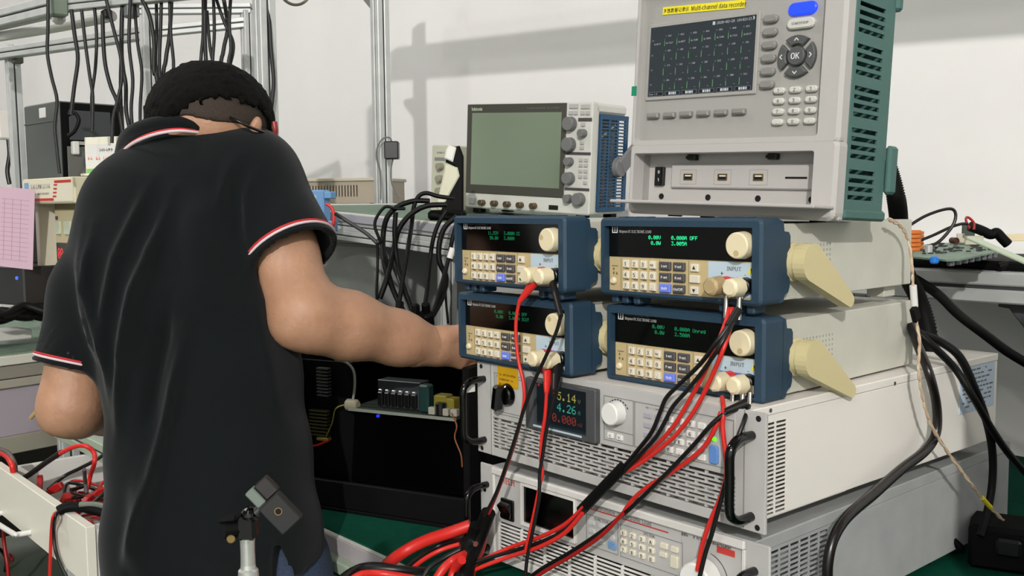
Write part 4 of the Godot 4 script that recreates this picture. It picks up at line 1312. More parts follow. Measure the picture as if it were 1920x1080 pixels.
	cable("dark_cable", [Vector3(-0.7022, 1.169, -1.7087), Vector3(-0.6888, 1.1724, -1.7244), Vector3(-0.6785, 1.1687, -1.7356), Vector3(-0.6621, 1.172, -1.7546)], 0.007, M.rubber, "short black cable lying right of the circuit board")
	cable("red_wire", [Vector3(-0.7646, 1.2322, -1.737), Vector3(-0.7689, 1.2433, -1.7336), Vector3(-0.7693, 1.2507, -1.734), Vector3(-0.7656, 1.2497, -1.7381), Vector3(-0.7602, 1.2413, -1.7432), Vector3(-0.7596, 1.2302, -1.7425)], 0.0022, M.red_dark, "small red wire loop standing up from the circuit board", "wire")
	cable("jumper_wire", [Vector3(-0.7841, 1.242, -1.5643), Vector3(-0.7693, 1.2557, -1.5829), Vector3(-0.7525, 1.265, -1.6032), Vector3(-0.741, 1.2666, -1.6164), Vector3(-0.7365, 1.2578, -1.6204), Vector3(-0.7379, 1.2422, -1.6168), Vector3(-0.7461, 1.2231, -1.6051), Vector3(-0.7546, 1.2111, -1.5939), Vector3(-0.7636, 1.2068, -1.5831)], 0.0026, M.wire_brown, "thin dark wire arching high above the circuit board", "wire")
	cable("jumper_wire", [Vector3(-0.7824, 1.2149, -1.5932), Vector3(-0.7682, 1.2235, -1.6104), Vector3(-0.7513, 1.2356, -1.6311), Vector3(-0.7388, 1.2416, -1.6461), Vector3(-0.7312, 1.2415, -1.6547)], 0.0026, M.wire_brown, "thin dark wire running from the orange coil to the connectors", "wire")
	# corrugated hose behind the recorder and down behind the loads
	var h := MB.new()
	h.tube(MB.smooth_path([Vector3(-0.6866, 1.3369, -1.2924), Vector3(-0.6805, 1.3149, -1.2965), Vector3(-0.674, 1.2856, -1.3002), Vector3(-0.6798, 1.2559, -1.3202), Vector3(-0.687, 1.2179, -1.3375), Vector3(-0.6934, 1.178, -1.3707), Vector3(-0.6885, 1.1374, -1.4016), Vector3(-0.678, 1.0983, -1.4085), Vector3(-0.6666, 1.0545, -1.4006)], 18), 0.0130, 14, 1, -1.0, 0.0018)
	solo("corrugated_hose", h, M.black_soft, "black corrugated hose coming down behind the data recorder", "hose")
	cable("power_cable", [Vector3(-0.7357, 1.1675, -1.458), Vector3(-0.7232, 1.1575, -1.4709), Vector3(-0.7014, 1.1359, -1.493), Vector3(-0.6779, 1.1037, -1.5156), Vector3(-0.649, 1.0723, -1.5444), Vector3(-0.6258, 1.0474, -1.5675), Vector3(-0.5973, 1.0225, -1.5967)], 0.0075, M.rubber, "thick black cable crossing below the raised shelf to the right edge")
	cable("power_cable", [Vector3(-0.62, 1.1177, -1.2434), Vector3(-0.6, 1.0935, -1.2247), Vector3(-0.575, 1.0644, -1.2035), Vector3(-0.575, 1.0204, -1.2261), Vector3(-0.575, 0.9844, -1.2267), Vector3(-0.575, 0.9663, -1.1989), Vector3(-0.575, 0.9538, -1.1377), Vector3(-0.575, 0.9368, -1.0743), Vector3(-0.575, 0.9221, -1.0149), Vector3(-0.575, 0.9029, -0.9848), Vector3(-0.575, 0.875, -0.9734), Vector3(-0.575, 0.8437, -0.9755)], 0.0062, M.wire_brown, "glossy dark cable bowing across the white and grey instrument sides")
	cable("power_cable", [Vector3(-0.62, 1.1137, -1.2495), Vector3(-0.6, 1.0935, -1.2582), Vector3(-0.58, 1.061, -1.2855), Vector3(-0.56, 1.023, -1.2978), Vector3(-0.56, 0.9707, -1.3585), Vector3(-0.56, 0.9224, -1.423), Vector3(-0.56, 0.8668, -1.5118)], 0.0052, M.rubber, "black cable slanting over the spec sheet to the right edge")
	cable("power_cable", [Vector3(-0.62, 1.1083, -1.2541), Vector3(-0.6, 1.0945, -1.2837), Vector3(-0.58, 1.0735, -1.3002), Vector3(-0.57, 1.0287, -1.3251), Vector3(-0.57, 0.9792, -1.3648), Vector3(-0.57, 0.9307, -1.387), Vector3(-0.57, 0.8852, -1.3886), Vector3(-0.57, 0.8466, -1.3742), Vector3(-0.57, 0.8206, -1.3557)], 0.0056, M.rubber, "black cable hanging straight down behind the lower rack")
	# twisted pale wire with yellow markers
	var tw := [Vector3(-0.6, 1.2585, -1.1402), Vector3(-0.6, 1.2488, -1.1725), Vector3(-0.6, 1.2283, -1.1926), Vector3(-0.59, 1.199, -1.1824), Vector3(-0.59, 1.1688, -1.1866), Vector3(-0.59, 1.1382, -1.1937), Vector3(-0.58, 1.1061, -1.1863), Vector3(-0.565, 1.0781, -1.1546), Vector3(-0.565, 1.0402, -1.1675), Vector3(-0.565, 1.0034, -1.1904), Vector3(-0.565, 0.9617, -1.2361), Vector3(-0.565, 0.9175, -1.2923), Vector3(-0.565, 0.8726, -1.3521), Vector3(-0.565, 0.831, -1.4156), Vector3(-0.565, 0.7745, -1.5132)]
	var path := MB.smooth_path(tw, 12)
	var w0 := []
	var w1 := []
	for i in path.size():
		var a := i * 0.75
		var d := Vector3(0, sin(a), cos(a)) * 0.0015
		w0.append(path[i] + d)
		w1.append(path[i] - d)
	var tt := thing("twisted_wire", "pale twisted wire pair with yellow markers hanging beside the loads", "wire")
	var m0 := MB.new()
	m0.tube(w0, 0.0016, 6, 1)
	put("strand", m0, mat(Color(0.76, 0.70, 0.58), 0.45), tt)
	m0 = MB.new()
	m0.tube(w1, 0.0016, 6, 1)
	put("strand", m0, mat(Color(0.72, 0.60, 0.52), 0.45), tt)
	for q in [[Vector3(-0.565, 0.8778, -1.3451), Vector3(-0.565, 0.8584, -1.3734)], [Vector3(-0.565, 0.8002, -1.4653), Vector3(-0.565, 0.7832, -1.497)]]:
		m0 = MB.new()
		m0.tube(q, 0.0034, 8, 1)
		put("marker_sleeve", m0, M.yellow, tt)
	m0 = MB.new()
	m0.tube([Vector3(-0.589, 1.1757, -1.1843), Vector3(-0.589, 1.1486, -1.1898)], 0.0045, 8, 1)
	put("white_sleeve", m0, M.key_white, tt)
	m0 = MB.new()
	m0.box(Vector3(-0.588, 1.14, -1.1896), Vector3(0.006, 0.020, 0.014), 0.001, Basis(Vector3(1, 0, 0), 0.5))
	put("black_clip", m0, M.black_soft, tt)
	# thin wire down the side of the upper rack
	# power adapter on the bench
	t = thing("power_adapter", "black power adapter on the green mat at the lower right", "adapter", Transform3D(Vector3(0.9394, 0, -0.3429), Vector3(0, 1, 0), Vector3(0.3429, 0, 0.9394), Vector3(-0.5601, 0.768, -1.4126)))
	pbox("body", Vector3(-0.045, 0.0, -0.045), Vector3(0.045, 0.062, 0.035), 0.006, M.black_soft, t)
	pbox("plug", Vector3(-0.010, 0.025, 0.030), Vector3(0.022, 0.05, 0.044), 0.004, M.black, t)
	cable("adapter_cord", [Vector3(-0.6059, 0.7907, -1.3754), Vector3(-0.6176, 0.8045, -1.3638), Vector3(-0.631, 0.8107, -1.3494), Vector3(-0.6396, 0.8033, -1.3387), Vector3(-0.6416, 0.7867, -1.3343), Vector3(-0.6372, 0.7694, -1.3372), Vector3(-0.6297, 0.7519, -1.3435)], 0.0060, M.rubber, "black cord looping out of the power adapter at the lower right")
	cable("adapter_cord", [Vector3(-0.5936, 0.7895, -1.4196), Vector3(-0.5838, 0.7955, -1.4315), Vector3(-0.5717, 0.7877, -1.4442), Vector3(-0.564, 0.7685, -1.4505), Vector3(-0.5585, 0.7341, -1.4523)], 0.0050, M.rubber, "black cord leaving the power adapter towards the right edge")

# ---------------------------------------------------------------- rear shelf and what is on and under it
func rear_things() -> void:
	var t := thing("rear_shelf", "tilted rear shelf with pale green mat carrying the oscilloscope", "shelf", Transform3D(Vector3(0.9983, -0.0576, 0), Vector3(0.0576, 0.9983, 0), Vector3(0, 0, 1), Vector3(-1.77, 1.254, -1.223)))
	pbox("shelf_board", Vector3(-0.56, -0.020, -0.62), Vector3(0.60, -0.003, 0.0), 0.001, mat(Color(0.60, 0.60, 0.63), 0.5), t)
	pbox("shelf_mat", Vector3(-0.535, -0.003, -0.62), Vector3(0.60, 0.0, -0.012), 0.0, M.mat_pale, t)
	pbox("end_strip", Vector3(-0.56, -0.003, -0.62), Vector3(-0.535, 0.002, 0.0), 0.001, M.white, t)
	pbox("front_strip", Vector3(-0.535, -0.003, -0.012), Vector3(0.60, 0.0012, 0.0), 0.0005, M.white, t)
	profile("front_rail", Vector3(-0.56, -0.030, -0.018), Vector3(0.60, -0.030, -0.018), 0.022, t)
	profile("lower_rail", Vector3(-0.56, -0.053, -0.018), Vector3(0.60, -0.053, -0.018), 0.024, t)
	profile("post", Vector3(0.15, -0.472, -0.04), Vector3(0.15, -0.065, -0.03), 0.03, t)
	profile("post", Vector3(-0.52, -0.513, -0.55), Vector3(-0.52, -0.02, -0.55), 0.04, t)
	profile("post", Vector3(0.57, -0.448, -0.55), Vector3(0.57, -0.02, -0.55), 0.04, t)
	profile("post", Vector3(0.57, -0.448, -0.05), Vector3(0.57, -0.065, -0.03), 0.03, t)
	# pole behind, carrying an overhead beam above the frame
	t = thing("pole_stand", "upright aluminium pole with an overhead beam behind the oscilloscope", "stand")
	var pb := Vector3(-2.3988, 1.2969, -1.621)
	profile("pole", Vector3(pb.x, 0.768, pb.z), Vector3(pb.x, 2.15, pb.z), 0.04, t)
	var b := MB.new()
	b.xf = Transform3D(Basis(Vector3(0, 0, 1), -0.0576), Vector3(-1.70, 2.04, -1.5))
	b.box(Vector3(0.70, 0.0, 0.0), Vector3(2.85, 0.10, 0.04), 0.003)
	put("overhead_beam", b, M.alu, t)
	profile("pole", Vector3(0.35, 0.768, -1.62), Vector3(0.35, 1.90, -1.55), 0.04, t)
	profile("cross_bar", Vector3(pb.x, 2.08, pb.z), Vector3(pb.x + 0.02, 2.08, -1.5), 0.04, t)
	b = MB.new()
	b.xf = Transform3D(Basis.IDENTITY, Vector3(-2.4398, 1.8828, -1.6336))
	b.prism(PackedVector2Array([Vector2(0.012, -0.052), Vector2(0.012, 0.02), Vector2(-0.06, 0.02), Vector2(-0.05, 0.0)]), -0.012, 0.012, 0.002)
	put("corner_bracket", b, mat(Color(0.45, 0.46, 0.45), 0.5), t)
	t = thing("wall_adapter", "small black adapter fixed to the aluminium pole", "adapter", Transform3D(Vector3(0.6611, 0, -0.7503), Vector3(0, 1, 0), Vector3(0.7503, 0, 0.6611), Vector3(-2.3405, 1.4379, -1.614)))
	pbox("body", Vector3(-0.020, -0.025, -0.02), Vector3(0.020, 0.025, 0.02), 0.003, M.black, t)
	cable("thin_wire", [Vector3(-2.3419, 1.462, -1.6155), Vector3(-2.3476, 1.4741, -1.6106), Vector3(-2.3594, 1.4713, -1.5968), Vector3(-2.3681, 1.4488, -1.584), Vector3(-2.3684, 1.4187, -1.5799), Vector3(-2.3603, 1.381, -1.5843), Vector3(-2.3557, 1.3357, -1.5838), Vector3(-2.3537, 1.2996, -1.5815)], 0.0022, M.ink_mid, "thin grey wire running down the pole from the small adapter", "wire")
	cable("thin_wire", [Vector3(-2.3371, 1.4137, -1.6147), Vector3(-2.3393, 1.3807, -1.6081), Vector3(-2.3351, 1.343, -1.608), Vector3(-2.3198, 1.3021, -1.6202)], 0.0020, M.ink_mid, "thin grey wire below the small adapter reaching the shelf", "wire")
	cable("coiled_wire", [Vector3(-2.3909, 1.8435, -1.3047), Vector3(-2.3823, 1.8238, -1.3119), Vector3(-2.3687, 1.8124, -1.3259), Vector3(-2.3557, 1.8123, -1.3407), Vector3(-2.3443, 1.8233, -1.3551), Vector3(-2.3389, 1.8428, -1.3637)], 0.004, mat(Color(0.45, 0.42, 0.38), 0.5), "grey brown wire coil at the top edge of the picture", "wire")
	# beige vented instrument
	t = thing("vented_instrument", "beige flat instrument with vertical vent slots behind the person's shoulder", "instrument", Transform3D(Vector3(0.8525, 0, -0.5227), Vector3(0, 1, 0), Vector3(0.5227, 0, 0.8525), Vector3(-2.49, 1.2944, -1.6539)))
	var vb := MB.new()
	vb.slab(Vector3(-0.34, -0.004, -0.22), Vector3(0.0, 0.062, -0.030))
	vb.slab(Vector3(-0.34, -0.004, -0.031), Vector3(-0.2330, 0.062, 0.0))
	vb.slab(Vector3(-0.058, -0.004, -0.031), Vector3(0.0, 0.062, 0.0))
	vb.slab(Vector3(-0.2335, 0.050, -0.031), Vector3(-0.0575, 0.062, 0.0))
	vb.slab(Vector3(-0.2335, -0.004, -0.031), Vector3(-0.0575, 0.016, 0.0))
	for k in 17: vb.slab(Vector3(-0.0678 - k * 0.0098, 0.0155, -0.004), Vector3(-0.0622 - k * 0.0098, 0.0505, 0.0))
	put("case", vb, mat(Color(0.66, 0.62, 0.55), 0.55), t)
	pbox("lid", Vector3(-0.345, 0.062, -0.23), Vector3(0.004, 0.072, 0.006), 0.002, mat(Color(0.75, 0.72, 0.65), 0.55), t)
	for q in [[-0.33, -0.02], [-0.02, -0.02], [-0.33, -0.20], [-0.02, -0.20]]:
		b = MB.new()
		b.cyl(Vector3(q[0], -0.53, q[1]), Vector3(q[0], -0.004, q[1]), 0.008, -1, 10)
		put("stand_leg", b, M.dark_grey, t)
	# blue holder with red wire
	t = thing("blue_holder", "light blue plastic holder beside the person's sleeve", "holder", Transform3D(Vector3(0.9004, 0, -0.435), Vector3(0, 1, 0), Vector3(0.435, 0, 0.9004), Vector3(-1.9684, 1.2367, -1.1608)))
	var bl := mat(Color(0.42, 0.58, 0.76), 0.5)
	pbox("body", Vector3(-0.07, -0.012, -0.03), Vector3(0.006, 0.082, 0.0), 0.003, bl, t)
	pbox("upper_lug", Vector3(0.006, 0.062, -0.028), Vector3(0.024, 0.078, -0.002), 0.002, bl, t)
	pbox("lower_lug", Vector3(0.006, -0.012, -0.028), Vector3(0.026, 0.012, -0.002), 0.002, bl, t)
	pbox("paper_label", Vector3(-0.045, 0.03, 0.0), Vector3(-0.012, 0.07, 0.0008), 0.0, mat(Color(0.68, 0.70, 0.69), 0.6), t)
	cable("red_wire", [Vector3(-1.9465, 1.2872, -1.1616), Vector3(-1.938, 1.2775, -1.17), Vector3(-1.934, 1.2631, -1.1727), Vector3(-1.9336, 1.2416, -1.1705), Vector3(-1.9384, 1.2274, -1.1633)], 0.0038, M.red, "red wire hooked over the light blue holder", "wire")
	cable("grey_cable", [Vector3(-1.7411, 1.2669, -1.0582), Vector3(-1.717, 1.2451, -1.0828), Vector3(-1.6943, 1.2232, -1.1057), Vector3(-1.6773, 1.1993, -1.1221), Vector3(-1.6588, 1.1636, -1.1385), Vector3(-1.646, 1.1257, -1.1482), Vector3(-1.6328, 1.0825, -1.1577), Vector3(-1.5417, 1.0565, -1.106)], 0.0042, mat(Color(0.22, 0.22, 0.23), 0.5), "grey cable sloping from the blue holder down to the plugs")
	# grey instrument below the shelf
	t = thing("grey_instrument", "large plain grey instrument box under the tilted shelf", "instrument")
	var gc := Vector3(-1.9453, 1.1927, -1.3)
	pbox("case", Vector3(gc.x - 0.33, 0.768, -1.60), Vector3(gc.x, gc.y, -1.30), 0.003, mat(Color(0.50, 0.51, 0.50), 0.6), t)
	pbox("top_cover", Vector3(gc.x - 0.332, gc.y - 0.001, -1.602), Vector3(gc.x + 0.002, gc.y + 0.004, -1.297), 0.001, mat(Color(0.62, 0.61, 0.59), 0.55), t)  # paler than the case: light falling on top put into the colour
	pbox("front_panel", Vector3(gc.x - 0.32, 0.775, -1.30), Vector3(gc.x - 0.006, gc.y - 0.008, -1.296), 0.001, mat(Color(0.56, 0.57, 0.56), 0.6), t)  # front coloured lighter than the sides for the light it catches
	b = MB.new()
	b.cyl(Vector3(gc.x - 0.25, gc.y - 0.02, -1.296), Vector3(gc.x - 0.25, gc.y - 0.02, -1.293), 0.004, -1, 10)
	put("screw", b, M.dark_grey, t)
	# signal generator left of the oscilloscope
	t = thing("knob_panel_instrument", "narrow beige instrument with small knobs left of the oscilloscope", "instrument", Transform3D(Vector3(0.9849, -0.0576, -0.1632), Vector3(0.0568, 0.9983, -0.0094), Vector3(0.1635, 0, 0.9865), Vector3(-1.985, 1.2603, -1.4788)))
	pbox("case", Vector3(0.0, 0.0, -0.16), Vector3(0.062, 0.170, 0.0), 0.003, mat(Color(0.72, 0.72, 0.65), 0.55), t)
	for k in 3:
		round_knob("knob", 0.036, 0.118 - k * 0.030, 0.0, 0.009, 0.016, mat(Color(0.55, 0.54, 0.47), 0.5), t)
	for k in 3:
		pbox("mark", Vector3(0.048, 0.095 - k * 0.03, 0.0), Vector3(0.058, 0.098 - k * 0.03, 0.0006), 0.0, M.ink_mid, t)
	pbox("title_bar", Vector3(0.012, 0.132, 0.0), Vector3(0.052, 0.140, 0.0006), 0.0, M.panel_line, t)
	marks("print", Vector3(0.010, 0.152, 0.0), 0.036, 0.005, M.ink_mid, t, 6)
	# handheld gun-shaped device standing in front of it
	t = thing("handheld_device", "white and black gun-shaped handheld device left of the oscilloscope", "handheld device", Transform3D(Vector3(0.6611, 0, -0.7503), Vector3(0, 1, 0), Vector3(0.7503, 0, 0.6611), Vector3(-1.6946, 1.2612, -1.3228)))
	b = MB.new()
	b.xf = Transform3D(Basis.IDENTITY, Vector3(0, 0, -0.018))
	b.prism(PackedVector2Array([Vector2(-0.030, 0.012), Vector2(-0.010, 0.000), Vector2(0.024, 0.004), Vector2(0.026, 0.125), Vector2(0.018, 0.147), Vector2(-0.004, 0.140), Vector2(-0.012, 0.112), Vector2(0.006, 0.104), Vector2(0.004, 0.090)]), 0.0, 0.034, 0.003)
	put("body", b, M.black_soft, t)
	b = MB.new()
	b.xf = Transform3D(Basis.IDENTITY, Vector3(0, 0, 0.0))
	b.prism(PackedVector2Array([Vector2(-0.034, 0.014), Vector2(-0.024, 0.008), Vector2(0.018, 0.082), Vector2(0.014, 0.100), Vector2(-0.012, 0.108), Vector2(-0.014, 0.096)]), 0.0, 0.022, 0.003)
	put("grip_cover", b, mat(Color(0.80, 0.79, 0.70), 0.45), t)
	b = MB.new()
	b.prism(PackedVector2Array([Vector2(-0.014, 0.120), Vector2(0.004, 0.112), Vector2(0.012, 0.142), Vector2(-0.004, 0.148), Vector2(-0.010, 0.138)]), 0.0, 0.022, 0.003)
	put("head_cover", b, mat(Color(0.86, 0.855, 0.83), 0.4), t)
	pbox("stand", Vector3(-0.05, -0.012, -0.04), Vector3(0.03, 0.010, 0.04), 0.006, M.black_soft, t)
	# black cables drooping from the shelf behind the arm
	var bl2 := "black cables drooping from the shelf behind the arm"
	var n := 0
	for q in [
		[[Vector3(-1.5827, 1.2947, -1.2415), Vector3(-1.6044, 1.2993, -1.2175), Vector3(-1.6205, 1.306, -1.2001), Vector3(-1.6308, 1.2997, -1.1875), Vector3(-1.636, 1.2783, -1.1789), Vector3(-1.637, 1.2439, -1.1735), Vector3(-1.5978, 1.2029, -1.1368), Vector3(-1.5766, 1.1422, -1.1076), Vector3(-1.5627, 1.0926, -1.0867)], 0.0045, "black plug-ended cable rising highest beside the handheld device"],
		[[Vector3(-1.6153, 1.2898, -1.2039), Vector3(-1.6374, 1.2901, -1.1788), Vector3(-1.6582, 1.2786, -1.1538), Vector3(-1.6712, 1.2551, -1.1361), Vector3(-1.6737, 1.2122, -1.1277), Vector3(-1.6261, 1.1614, -1.0994), Vector3(-1.5858, 1.1114, -1.0932), Vector3(-1.5371, 1.0742, -1.0831), Vector3(-1.5099, 1.0602, -1.0819)], 0.0055, "thick black cable making the widest arch over the shelf edge"],
		[[Vector3(-1.5681, 1.2819, -1.2109), Vector3(-1.5947, 1.2802, -1.1805), Vector3(-1.6149, 1.2635, -1.1555), Vector3(-1.6287, 1.2341, -1.1361), Vector3(-1.6333, 1.1918, -1.1254), Vector3(-1.6055, 1.1418, -1.09), Vector3(-1.6045, 1.1013, -1.0708)], 0.0055, "black cable arching low across the shelf rail"],
		[[Vector3(-1.6391, 1.2752, -1.1599), Vector3(-1.6519, 1.2754, -1.1454), Vector3(-1.6663, 1.2789, -1.1295), Vector3(-1.6764, 1.2576, -1.1153), Vector3(-1.6775, 1.2394, -1.1117), Vector3(-1.6713, 1.2179, -1.116), Vector3(-1.6607, 1.1803, -1.1233), Vector3(-1.6153, 1.1298, -1.1077), Vector3(-1.5589, 1.0721, -1.0885)], 0.0032, "thin black cable with a sharp bend on the green shelf mat"],
		[[Vector3(-1.6265, 1.2681, -1.1277), Vector3(-1.6254, 1.2238, -1.1233), Vector3(-1.619, 1.1711, -1.124), Vector3(-1.5741, 1.1215, -1.1079), Vector3(-1.5459, 1.0821, -1.1045), Vector3(-1.5052, 1.0602, -1.0872)], 0.0050, "black cable hanging straight from the shelf rail into the plugs"],
		[[Vector3(-1.5515, 1.2703, -1.1979), Vector3(-1.5612, 1.2443, -1.1836), Vector3(-1.5664, 1.2129, -1.1737), Vector3(-1.5682, 1.171, -1.1664), Vector3(-1.5286, 1.1125, -1.128), Vector3(-1.5149, 1.0739, -1.1083)], 0.0045, "black cable hanging beside the white strip near the left loads"],
		[[Vector3(-1.5291, 1.2598, -1.2068), Vector3(-1.5439, 1.2391, -1.1874), Vector3(-1.5497, 1.2079, -1.1768), Vector3(-1.5477, 1.1714, -1.1745), Vector3(-1.5376, 1.1399, -1.182), Vector3(-1.5079, 1.1071, -1.1508), Vector3(-1.4942, 1.0748, -1.1168), Vector3(-1.4852, 1.0612, -1.0948)], 0.0055, "black cable curving in an S next to the left loads"],
		[[Vector3(-1.5217, 1.2443, -1.198), Vector3(-1.5255, 1.2132, -1.1898), Vector3(-1.5287, 1.1718, -1.181), Vector3(-1.5115, 1.1225, -1.1486), Vector3(-1.4934, 1.0848, -1.1189), Vector3(-1.484, 1.0632, -1.0964)], 0.0042, "black cable with a white sleeve beside the left loads"],
		[[Vector3(-1.6386, 1.2087, -1.0913), Vector3(-1.6359, 1.1615, -1.0884), Vector3(-1.6095, 1.1169, -1.0671), Vector3(-1.5893, 1.0828, -1.0553)], 0.0030, "thin black cable nearest the grey instrument corner"],
		[[Vector3(-1.5376, 1.1399, -1.182), Vector3(-1.5352, 1.0982, -1.1794), Vector3(-1.4825, 1.0583, -1.1431)], 0.0025, "thin black wire hanging lowest beside the left loads"]]:
		cable("hanging_cable", q[0], q[1], M.rubber, q[2], "cable", bl2)
		n += 1
	b = MB.new()
	b.tube([Vector3(-1.52, 1.1979, -1.1866), Vector3(-1.523, 1.1782, -1.1806)], 0.0062, 10, 1)
	solo("cable_sleeve", b, M.key_white, "white sleeve on a black cable beside the left loads", "sleeve")
	for q in [[Vector3(-1.4937, 1.068, -1.1012), 0.5, "black plug hanging at the end of the cables left of the loads"], [Vector3(-1.5447, 1.0673, -1.0736), -0.6, "black plug lying behind the forearm under the cables"], [Vector3(-1.4984, 1.0614, -1.0798), 0.1, "black plug between the two other plugs behind the wrist"]]:
		b = MB.new()
		b.xf = Transform3D(Basis(Vector3(0.66, 0, -0.75).normalized(), q[1]), q[0])
		b.box(Vector3.ZERO, Vector3(0.026, 0.034, 0.024), 0.005)
		b.box(Vector3(0, 0.026, 0), Vector3(0.014, 0.022, 0.014), 0.003)
		solo("cable_plug", b, M.black_soft, q[2], "plug", "plugs behind the arm")

